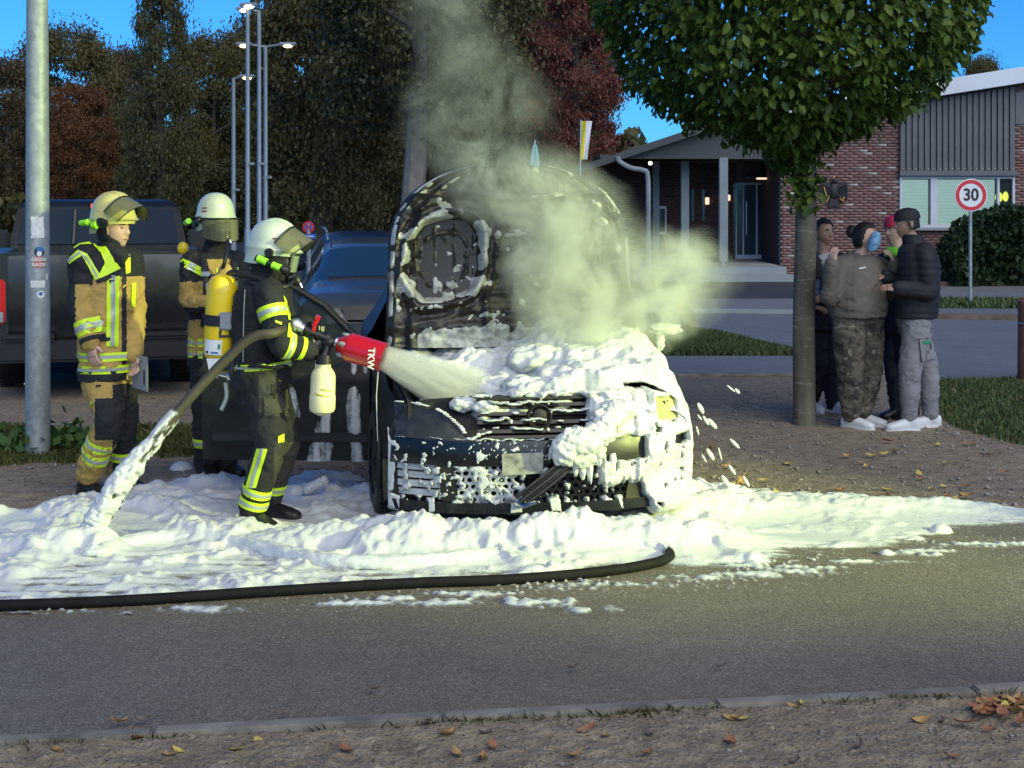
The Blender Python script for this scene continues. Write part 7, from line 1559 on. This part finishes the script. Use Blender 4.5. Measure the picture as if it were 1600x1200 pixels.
m = MB(); m.tube(spline([p(352, 598, -.1), p(354, 620, -.1), p(346, 640, -.08)], 4), .012, 6); P.mb('loose_strap_end', m, 'reflective_silver', bs)

# ------------------------------------------------------------------ foam branch, foam bottle, hose
n0, n1, n2 = V3(at(458, 508, 8.30)), V3(at(541, 541, 8.27)), V3(at(599, 558, 8.25)); nd = nrm(n2 - n1)
nz_ = thing('foam_nozzle', 'red foam nozzle with black pipe and lever held by the firefighter', 'foam nozzle', n0)
def wb(m, name, mat, par=nz_, **k): me = m.mesh(name, M[mat], n0, **k); return obj(name, me, par)
m = MB(); Lr = np.linalg.norm(n2 - n1); m.lathe([(.03, -.055), (.036, -.05), (.07, -.0), (.082, .02), (.082, Lr - .004), (.084, Lr), (.078, Lr), (.076, .03), (.03, -.04)], n1, nd, 32, cap=False); rt = wb(m, 'red_tube', 'red_paint')
for k in range(5):
    a = k / 5 * 6.283 + 2.6; u = nrm(np.cross(nd, (0, 1, 0))); w = np.cross(nd, u); o = u * math.cos(a) + w * math.sin(a); m = MB(); q = n1 + nd * -.012 + o * .062; m.ell(q, (.03, .014, .012), 10, 6, R3(o, nd)[:, [2, 0, 1]]); wb(m, 'air_opening', 'plastic_grey', rt)
tx = text('TKW', .052, .0006, 'label_white', 'lettering', rt, n1 + nd * (Lr * .70) - n0 + V3((0, -.0835, -.018)), (math.radians(90), math.radians(90 - 17 + 34 - 14), 0), True)
m = MB(); m.tube([n0 + V3((.02, 0, 0)), n0 + (n1 - n0) * .35, n1 - nd * .04], [.026, .022, .02], 14); wb(m, 'pipe', 'plastic_black'); 
for t, r, l in ((.12, .034, .03), (.45, .03, .02), (.62, .034, .025), (.80, .032, .05)):
    m = MB(); q = n0 + (n1 - n0) * t; m.lathe([(0, 0), (r, 0), (r, l), (0, l)], q, n1 - n0, 16); wb(m, 'collar', 'aluminium' if t < .2 or t > .7 else 'plastic_black', bevel=.003)
m = MB(); m.ell(n0 + V3((.015, -.01, 0)), (.045, .04, .042), 14, 10); wb(m, 'coupling', 'aluminium')
q = n0 + (n1 - n0) * .38; m = MB(); m.tube([q, q + V3((.01, -.03, .05)), q + V3((.035, -.035, .10))], [.012, .014, .016], 8); wb(m, 'lever', 'red_paint'); m = MB(); m.tube([q + V3((.0, 0, -.02)), q + V3((-.01, -.01, -.11))], [.018, .021], 10); wb(m, 'pistol_grip', 'plastic_black')
b0, b1 = V3(at(506, 560, 8.26)), V3(at(503, 646, 8.26)); bd_ = nrm(b1 - b0); Lb = np.linalg.norm(b1 - b0); t = NT('bottle_plastic'); t.b.inputs['Base Color'].default_value = (.74, .70, .42, 1); t.b.inputs['Roughness'].default_value = .35; t.b.inputs['Subsurface Weight'].default_value = .4; t.b.inputs['Subsurface Radius'].default_value = (.05, .05, .03); M['bottle_plastic'] = t.mat
m = MB(); m.lathe([(0, .01), (.040, .01), (.042, .05), (.062, .075), (.070, .10), (.071, Lb * .66), (.074, Lb * .68), (.074, Lb - .03), (.066, Lb - .012), (.02, Lb + .012), (0, Lb + .014)], b0, bd_, 26); bt = wb(m, 'foam_bottle', 'bottle_plastic')
m = MB(); m.lathe([(0, -.02), (.044, -.02), (.046, .03), (0, .03)], b0, bd_, 22); wb(m, 'bottle_cap', 'plastic_black', bt); m = MB(); m.tube([b0, V3(at(510, 548, 8.28)), V3(at(513, 532, 8.28))], [.03, .024, .024], 12); m.ell(V3(at(514, 535, 8.28)), (.045, .03, .03), 10, 8); wb(m, 'bottle_neck', 'plastic_black')
pm('print_yellow', (.55, .42, .02), .5); 
for (xa, ya, xb, yb) in ((494, 613, 517, 618), (505, 606, 519, 609)):
    m = MB(); 
    Pq = np.zeros((6, 2, 3))
    for i in range(6):
        for j in range(2): q = V3(at(xa + (xb - xa) * i / 5, ya + (yb - ya) * i / 5 + (j - .5) * 2.4, 8.26)); dxq = q[0] - (b0[0] * .5 + b1[0] * .5); q[1] = 8.26 - math.sqrt(max(0, .073 ** 2 - dxq ** 2)) - .002; Pq[i, j] = q
    m.grid(Pq); wb(m, 'bottle_mark', 'print_yellow', bt)
m = MB(); m.tube([n2 + V3((-.03, 0, -.08)), V3(at(588, 620, 8.25)), V3(at(590, 690, 8.25))], [.004, .003, .002], 5); wb(m, 'drip', 'foam_thin')

# the hose: from the branch round his hip, down to the ground, then looping on the road
up_ = [n0, V3(at(430, 520, 8.12)), V3(at(392, 528, 8.10)), V3(at(350, 565, 8.10)), V3(at(300, 618, 8.06)), V3(at(262, 662, 8.02)), V3(at(222, 712, 7.96)), V3(at(185, 758, 7.90)), V3(at(155, 806, 7.86)), V3(at(138, 838, 7.84)), V3(at(129, 858, 7.82))]
up_ = spline(up_, 6); hp_ = [V3(q) for q in HSP][::-1]
hose = thing('fire_hose', 'dark fire hose running from the nozzle to the ground and looping over the road', 'fire hose', HOSE[-1])
pm('hose_rubber', (.008, .008, .008), .75, spec=.2, var=.4, scale=9, bump=.25, bscale=60); pm('hose_dusty', (.062, .054, .032), .6, var=.3, scale=14, bump=.3, bscale=80)
m = MB(); m.tube(up_, list(np.linspace(.027, .031, len(up_))), 14); me = m.mesh('lifted_length', M['hose_dusty'], hose.location); obj('lifted_length', me, hose)
m = MB(); m.tube([V3(up_[-1]) + V3((0, 0, -.005))] + [q for q in hp_[2:]], .026, 12); me = m.mesh('ground_length', M['hose_rubber'], hose.location); obj('ground_length', me, hose)
# foam clinging to the lifted part and to the buried part
fm = Foam(); K = len(up_); U_ = np.array(up_); i0 = 27; tt = np.linspace(0, 1, 200); idx = np.linspace(i0, K - 1, 200); PC = np.stack([np.interp(idx, np.arange(K), U_[:, c]) for c in range(3)], 1)
T = np.gradient(PC, axis=0); T /= np.linalg.norm(T, axis=1, keepdims=True); A0 = np.cross(T, (0, 1, 0)); A0 /= np.linalg.norm(A0, axis=1, keepdims=True); B0 = np.cross(T, A0); an = np.linspace(0, 6.2832, 40)
NV = A0[:, None] * np.cos(an)[None, :, None] + B0[:, None] * np.sin(an)[None, :, None]; TT, AN = np.meshgrid(tt, an, indexing='ij'); q5 = fbm(TT * 14, np.cos(AN) * 1.3, np.sin(AN) * 1.3, 4, 200); bb = bubbles(TT * 22, AN * 1.2, 201)
th = (.012 + .03 * sst(.1, .5, TT) * bb + .02 * q5 * sst(.0, .3, TT)) * sst(-.42, .05, q5 + .5 * np.cos(AN + 2.5) + .6 * TT + .1) * sst(0, .04, TT)
fm.patch(PC[:, None] + NV * .032, NV, np.clip(th, 0, 1), .004)
hq = np.array([V3(q) for q in HSP]); s0, s1 = int(len(hq) * .40), len(hq) - 4; PC = hq[s0:s1]; idx = np.linspace(0, len(PC) - 1, 420); PC = np.stack([np.interp(idx, np.arange(len(PC)), PC[:, c]) for c in range(3)], 1)
T = np.gradient(PC, axis=0); T /= np.linalg.norm(T, axis=1, keepdims=True); A0 = np.cross(T, (0, 0, 1)); A0 /= np.linalg.norm(A0, axis=1, keepdims=True); B0 = np.cross(A0, T); NV = A0[:, None] * np.cos(an)[None, :, None] + B0[:, None] * np.sin(an)[None, :, None]; tt = np.linspace(0, 1, 420); TT, AN = np.meshgrid(tt, an, indexing='ij')
q5 = fbm(TT * 20, np.cos(AN) * 1.3, np.sin(AN) * 1.3, 4, 210); th = (.010 + .022 * bubbles(TT * 40, AN * 1.1, 211) + .012 * q5) * sst(-.35, .15, q5 + .8 * np.sin(AN) * .6 + .25) * sst(0, .12, TT + .05 * q5)
fm.patch(PC[:, None] + NV * .025, NV, np.clip(th, 0, 1), .004)
tag(fm.obj('hose_foam'), 'white foam clinging to the lifted and the buried lengths of hose', 'foam', kind='stuff')

# foam jet leaving the nozzle: fine mist with droplets in it
j0, j1 = n2, V3(at(722, 614, 8.44)); jd = nrm(j1 - j0); JL = np.linalg.norm(j1 - j0) + .06
t, v = volume_mat('jet'); v.inputs['Color'].default_value = (.985, .985, .985, 1); v.inputs['Anisotropy'].default_value = .0
sx = t.new('ShaderNodeSeparateXYZ'); t.l(t.tc.outputs['Object'], sx.inputs[0]); rr = t.math('SQRT', t.math('ADD', t.math('MULTIPLY', sx.outputs[0], sx.outputs[0]), t.math('MULTIPLY', sx.outputs[1], sx.outputs[1])))
zl = t.math('DIVIDE', sx.outputs[2], JL, clamp=True); cone = t.math('MULTIPLY_ADD', zl, .115, .072); fo = t.math('SUBTRACT', 1.0, t.math('DIVIDE', rr, cone), clamp=True)
nz2 = t.noise(9, 4, .6, .2, sc=(4.5, 4.5, .22)); nz2 = t.math('MULTIPLY_ADD', nz2, 3.4, -1.15, clamp=True); t.l(t.math('MULTIPLY', t.math('MULTIPLY', t.math('POWER', fo, .7), nz2), t.math('MULTIPLY_ADD', zl, -30, 85)), v.inputs['Density']); M['jet'] = t.mat
jt = thing('foam_jet', None, None); bpy.data.objects.remove(jt)
m = MB(); m.lathe([(.074, 0.0), (.19, JL), ], (0, 0, 0), (0, 0, 1), 24); me = m.mesh('foam_jet', M['jet']); o = obj('foam_jet', me); o.location = j0; o.rotation_euler = Vector(jd).to_track_quat('Z', 'Y').to_euler(); tag(o, 'white jet of foam shooting from the red nozzle into the engine bay', 'foam jet', kind='stuff')
rs = np.random.RandomState(17); n = 260; zz = rs.rand(n); rad = (.05 + .12 * zz) * np.sqrt(rs.rand(n)); a = rs.rand(n) * 6.283; u = nrm(np.cross(jd, (0, 0, 1))); w = np.cross(jd, u)
C = j0 + zz[:, None] * JL * jd + rad[:, None] * (np.cos(a)[:, None] * u + np.sin(a)[:, None] * w); d = jd + .10 * rs.randn(n, 3); l = (.004 + .012 * rs.rand(n))[:, None]; e = .0012 + .002 * rs.rand(n)[:, None]
V = np.stack([C - d * l, C + u * e, C + w * e, C - u * e, C - w * e, C + d * l], 1).reshape(-1, 3); F = (np.array([(0, 1, 2), (0, 2, 3), (0, 3, 4), (0, 4, 1), (5, 2, 1), (5, 3, 2), (5, 4, 3), (5, 1, 4)])[None] + 6 * np.arange(n)[:, None, None]).reshape(-1, 3)
tag(obj('foam_droplets', fastmesh('foam_droplets', V, F, M['foam_thin'])), 'droplets of foam flying inside the jet', 'foam droplets', kind='stuff')
# ------------------------------------------------------------------ bystanders on the right
pm('hoodie_grey', (.135, .118, .095), .85, var=.15, bump=.3, bscale=24, bdist=.01); pm('puffer_black', (.012, .013, .019), .75, var=.2, bump=.15, bscale=40); pm('cargo_grey', (.235, .235, .245), .8, var=.15, bump=.3, bscale=22, bdist=.01)
pm('denim_blue', (.10, .15, .22), .8, var=.2); pm('navy_cloth', (.010, .011, .022), .75, var=.25); pm('shoe_white', (.66, .68, .68), .5, var=.07); pm('glove_blue', (.16, .34, .52), .45, var=.1); pm('scarf_white', (.5, .48, .44), .8, var=.2); pm('medic_red', (.50, .02, .07), .6, var=.15); pm('medic_green', (.18, .62, .04), .5, var=.08)
t = NT('camo'); n = t.noise(7, 3, .6); n2 = t.noise(9.5, 3, .6, vec=t.scaled(t.tc.outputs['Object'], (1.3, .9, 1.7))); c = t.ramp(n, [(.42, (.045, .042, .03)), (.47, (.10, .085, .06)), (.58, (.105, .09, .065)), (.62, (.035, .03, .026))]); c = t.mixc(t.math('GREATER_THAN', n2, .60), c, (.20, .175, .135)); t.base(c).set(Roughness=.85); t.bump(t.noise(18, 4), .35, .012); M['camo'] = t.mat
def hair(P, c, R, full, low, back, name='hair', mat='hair_dark', puffy=.012, sc=1.0):
    """hair shell over the top and back of the head"""
    n, k = 48, 36; PHh, TH = np.meshgrid(np.linspace(.02, np.pi * .96, k), np.linspace(0, 2 * np.pi, n + 1), indexing='ij'); D = np.stack([np.sin(PHh) * np.cos(TH), np.sin(PHh) * np.sin(TH), np.cos(PHh)], -1)
    nn = noise(D[..., 0] * 7, D[..., 1] * 7, D[..., 2] * 5, 3); V = D * (np.array((.077 * full, .098, .122)) + puffy) * (1 + .05 * nn[..., None]) * sc
    keep = (D[..., 2] > low + (.62 - low) * sst(-.1 + back, .55 + back, D[..., 1])); V = V @ np.array(R).T + V3(c); kf = keep[:-1, :-1] & keep[1:, 1:]; m = MB(); m.grid(V, keep=kf); return P.mb(name, m, mat)
def face(P, c, R):
    c = V3(c)
    for sx in (-1, 1):
        m = MB(); m.ell(c + R @ V3((sx * .031, .079, .013)), .0078, 10, 8); e = P.mb('eye', m, 'eye_white'); m = MB(); m.ell(c + R @ V3((sx * .031, .0858, .013)), (.0045, .002, .0045), 8, 6, R); P.mb('iris', m, 'hair_dark', e)
        m = MB(); m.tube([c + R @ V3((sx * x, .094 - 10 * (x - .03) ** 2, .031 + z)) for x, z in ((.014, 0), (.03, .004), (.046, 0))], .0035, 6); P.mb('eyebrow', m, 'hair_dark')
    m = MB(); m.tube([c + R @ V3((x, .0985 - abs(x) * .35, -.0565)) for x in (-.02, -.01, 0, .01, .02)], [.001, .004, .0045, .004, .001], 6); P.mb('lips', m, 'lips')

# woman half hidden behind the trunk
P = Person('slim bystander in navy jacket and pale scarf, half hidden behind the tree trunk', (at(1294, 645, 13.0).x, 0), 13.0); p = P.p; r1, f1 = basis((.55, -.83))
J = dict(head=p(1287, 364), neck=p(1286, 394), headR=R3((.45, -.89, 0)), shR=p(1259, 402, -.05), elR=p(1252, 446, -.05), wrR=p(1270, 478, -.16), shL=p(1309, 404, .06), elL=p(1313, 446, .04), wrL=p(1292, 462, -.16), hipR=p(1276, 500), knR=p(1279, 572, -.04), anR=p(1266, 634, .1), hipL=p(1296, 500, .04), knL=p(1297, 572, -.02), anL=p(1302, 634), toeR=(.3, -.95), toeL=(.75, -.65))
J['handR'] = (V3((.7, -.5, -.2)), V3((0, .3, -1)), 1, .5, .92); J['handL'] = (V3((-.7, -.5, -.1)), V3((0, .3, -1)), 1, .5, .92)
sp = [p(1286, 500), p(1286, 474), p(1286, 452), p(1285, 426), p(1285, 406), p(1285, 396)]
jo, to = clothed(P, J, [r1] * 6, [f1] * 6, sp, dict(jx=[.155, .145, .135, .155, .16, .07], jy=[.11, .105, .1, .11, .1, .07], jmat=['navy_cloth', 'denim_blue'], tmat='navy_cloth', skin='skin_tan', kj=.78, kt=.88, hem=.06, bh=.10, br=.045, bmat='shoe_white', sole='shoe_white', vox=.011))
assign(jo.data, lambda px, py, c: ((py > 436) & (px < 1280) | (py > 428) & (px > 1306)).astype(int), P.B); hair(P, J['head'], J['headR'], 1, -.45, 0); face(P, J['head'], J['headR'])
m = MB(); torso(m, [p(1289, 426, -.10), p(1288, 408, -.09), p(1287, 396, -.02)], [r1] * 3, [.025, .05, .075], [.02, .04, .06], [f1] * 3); P.put('scarf', remesh(m, .009, 2), 'scarf_white', wr=(.008, 16, 2, 1))

# heavy-set person in hoodie and camouflage trousers
P = Person('heavy-set bystander in brown-grey hoodie, camouflage trousers and white trainers', (at(1338, 668, 12.16).x, 0), 12.16); p = P.p; r1, f1 = basis((.72, -.69))
J = dict(head=p(1353, 372), neck=p(1348, 400), headR=R3((.86, -.5, .05)), shR=p(1312, 420, -.14), elR=p(1296, 466, -.20), wrR=p(1300, 414, -.30), shL=p(1374, 420, .14), elL=p(1392, 455, .12), wrL=p(1398, 412, -.02), hipR=p(1326, 492, -.07), knR=p(1328, 574, -.10), anR=p(1330, 648, -.06), hipL=p(1354, 492, .10), knL=p(1358, 572, .06), anL=p(1348, 643, .08), toeR=(.75, -.66), toeL=(.85, -.52))
J['handR'] = (V3((.1, -.1, 1)), V3((.6, .5, 0)), 1, .5, .95); J['handL'] = (V3((-.45, -.2, .85)), V3((-.7, .2, 0)), -1, .6, .95)
sp = [p(1341, 494), p(1340, 474), p(1340, 452), p(1342, 428), p(1343, 408), p(1345, 398)]
jo, to = clothed(P, J, [r1] * 6, [f1] * 6, sp, dict(jx=[.26, .27, .255, .24, .20, .09], jy=[.20, .225, .21, .19, .15, .09], jmat='hoodie_grey', tmat='camo', kj=1.08, kt=1.22, hem=.066, bh=.09, br=.05, bmat='shoe_white', sole='shoe_white', vox=.011, hfull=1.12, jw=(.010, 6, 53, .8), tw=(.014, 6, 55, .9)))
m = MB(); torso(m, [p(1340, 418, .02), p(1340, 404, .05), p(1343, 394, .06)], [r1] * 3, [.17, .16, .10], [.12, .12, .08], [f1] * 3); P.put('hood', remesh(m, .011, 3), 'hoodie_grey', wr=(.012, 10, 2, 1)); hair(P, J['head'], J['headR'], 1.12, -.62, -.05, puffy=.016); face(P, J['head'], J['headR'])
m = MB(); m.ell(p(1331, 362, .06), (.05, .05, .055), 12, 8); P.mb('hair_bun', m, 'hair_dark'); P.px('j', ((1342, 419), (1352, 417), (1352, 419), (1342, 421)), 'chest_mark', 'label_white', jo, .01)
cl = thing('cold_pack', 'pale blue cloth held to the face of the person in the hoodie', 'cloth', p(1366, 378, -.12)); m = MB(); m.ell((0, 0, 0), (.045, .05, .085), 16, 12, np.array(Matrix.Rotation(.35, 3, 'Y'))); me = remesh(m, .01, 1); me.materials.append(M['glove_blue']); wrinkle(me, .008, 20, 3, 1); me.shade_smooth(); obj('cloth', me, cl)

# paramedic behind
P = Person('paramedic in dark uniform with red cap and green reflective bands, behind the man', (at(1402, 650, 12.65).x, 0), 12.65); p = P.p; r1, f1 = basis((-.72, -.69))
J = dict(head=p(1399, 360), neck=p(1402, 390), headR=R3((-.85, -.5, -.1)), shR=p(1384, 408, .10), elR=p(1376, 452, .02), wrR=p(1362, 412, -.24), shL=p(1422, 408, -.12), elL=p(1414, 452, -.16), wrL=p(1385, 438, -.26), hipR=p(1396, 506, .06), knR=p(1397, 578, .0), anR=p(1404, 640), hipL=p(1416, 506, -.06), knL=p(1418, 578, -.06), anL=p(1422, 642, -.02), toeR=(-.85, -.5), toeL=(-.7, -.7))
J['handR'] = (V3((-.4, -.4, .6)), V3((-.3, -.2, -.5)), 1, .6, .95); J['handL'] = (V3((-.9, -.3, .1)), V3((0, 0, -1)), 1, .6, .95)
sp = [p(1406, 506), p(1406, 478), p(1405, 454), p(1404, 430), p(1403, 408), p(1402, 396)]
jo, to = clothed(P, J, [r1] * 6, [f1] * 6, sp, dict(jx=[.165, .16, .155, .175, .17, .08], jy=[.13, .125, .12, .13, .11, .08], jmat='navy_cloth', tmat='navy_cloth', gloves='glove_blue', kj=.88, kt=.9, vox=.011, bh=.2))
P.stripe3('j', J['shR'], J['elR'], .1, .32, jo, 'sleeve_stripe'); P.band('j', sp[3], sp[4], -.1, .35, 'chest_band', 'medic_green', jo, .006, .3); P.band('j', sp[3], sp[4], -.6, -.42, 'chest_band', 'medic_green', jo, .006, .3); hair(P, J['head'], J['headR'], 1, -.3, 0); face(P, J['head'], J['headR'])
m = MB(); m.rings([ring(V3(J['head']) + J['headR'] @ V3((0, -.005, z)), J['headR'][:, 0], J['headR'][:, 1], a, b, 20, 2) for z, a, b in ((.04, .088, .108), (.075, .087, .106), (.115, .07, .088), (.135, .03, .04))]); P.mb('cap', m, 'medic_red'); m = MB(); torso(m, [p(1398, 402, -.08), p(1399, 394, -.08), p(1401, 386, -.03)], [r1] * 3, [.10, .10, .085], [.07, .07, .07], [f1] * 3); P.put('collar', remesh(m, .011, 2), 'medic_green')

# man in black quilted jacket and grey trousers
P = Person('man in black quilted jacket, grey cargo trousers and white high-tops, seen half from behind', (at(1435, 672, 12.02).x, 0), 12.02); p = P.p; r1, f1 = basis((-.85, .35)); rh, fh = basis((-.97, -.05))
J = dict(head=p(1417, 350), neck=p(1428, 380), headR=R3((-.97, -.12, -.12)), shR=p(1420, 395, .18), elR=p(1406, 445, .16), wrR=p(1384, 432, .05), shL=p(1446, 398, -.16), elL=p(1452, 456, -.20), wrL=p(1404, 450, -.22), hipR=p(1422, 500, .08), knR=p(1450, 580, .10), anR=p(1454, 648, .12), hipL=p(1434, 500, -.08), knL=p(1422, 580, -.10), anL=p(1421, 650, -.06), toeR=(-.95, -.1), toeL=(-.97, -.2))
J['handR'] = (V3((-1, -.1, .1)), V3((0, 0, -1)), 1, .5, 1.0); J['handL'] = (V3((-1, .1, .05)), V3((.1, .5, -.8)), -1, .5, 1.0)
sp = [p(1432, 496), p(1434, 468), p(1436, 442), p(1437, 414), p(1433, 392), p(1430, 380)]
spec = dict(jx=[.20, .205, .20, .215, .19, .085], jy=[.165, .17, .165, .165, .14, .09], jmat='puffer_black', tmat='cargo_grey', skin='skin_tan', kj=1.02, kt=1.0, hem=.062, bh=.15, br=.052, bmat='shoe_white', sole='shoe_white', vox=.010, jw=(.004, 8, 63, .5), tw=(.009, 7, 65, .7))
jo, to = clothed(P, J, [r1] * 6, [f1] * 6, sp, spec)
V = mco(jo.data); N = mno(jo.data); q = np.abs(np.sin((V[:, 2] + .012 * noise(V[:, 0] * 5, V[:, 1] * 5, 0, 2)) * math.pi / .060)); setco(jo.data, V + N * (.007 * np.sqrt(q) - .004)[:, None])
m = MB(); m.rings([ring(q, rh, fh, a, b, 22, 2) for q, a, b in ((p(1430, 384), .10, .10), (p(1427, 374), .088, .092), (p(1424, 366), .082, .088))], cap=False); P.mb('collar', m, 'puffer_black')
hair(P, J['head'], J['headR'], 1, -.35, .12, puffy=.008); face(P, J['head'], J['headR'])
m = MB(); m.rings([ring(V3(J['head']) + J['headR'] @ V3((0, -.008, z)), J['headR'][:, 0], J['headR'][:, 1], a, b, 22, 2) for z, a, b in ((.035, .088, .108), (.05, .089, .11), (.085, .084, .103), (.115, .065, .08), (.132, .02, .025))]); P.mb('beanie', m, 'puffer_black')
P.px('t', ((1436, 528), (1458, 524), (1460, 560), (1438, 564)), 'cargo_pocket', 'cargo_grey', to, .018); P.px('t', ((1428, 524), (1456, 520), (1456, 526), (1428, 530)), 'pocket_flap', 'cargo_grey', to, .026)
P.px('t', ((1440, 533), (1449, 532), (1449, 536), (1440, 537)), 'pocket_tab', 'print_green', to, .024)

# floodlight mast of the fire crew, on the road to the right of the photographer (out of the picture)
fl = thing('floodlight_mast', 'tripod floodlight mast of the fire crew', 'floodlight', (FLOOD[0], FLOOD[1], 0)); hz_ = FLOOD[2]
m = MB(); m.tube([(.12, -.06, .9), (.12, -.06, hz_ + .1)], [.03, .02], 8); m.build('mast', M['aluminium'], fl)
for k in range(3):
    a = k * 2.094; m = MB(); m.tube([(.12, -.06, 1.0), (.12 + .7 * math.cos(a), -.06 + .7 * math.sin(a), 0)], .018, 6); m.build('leg', M['aluminium'], fl)
m = MB(); m.box((.13, -.07, hz_), (.05, .3, .3), Matrix.Rotation(math.atan2(5.1, -9.1), 3, 'Z')); m.build('lamp_housing', M['plastic_black'], fl, bevel=.01)
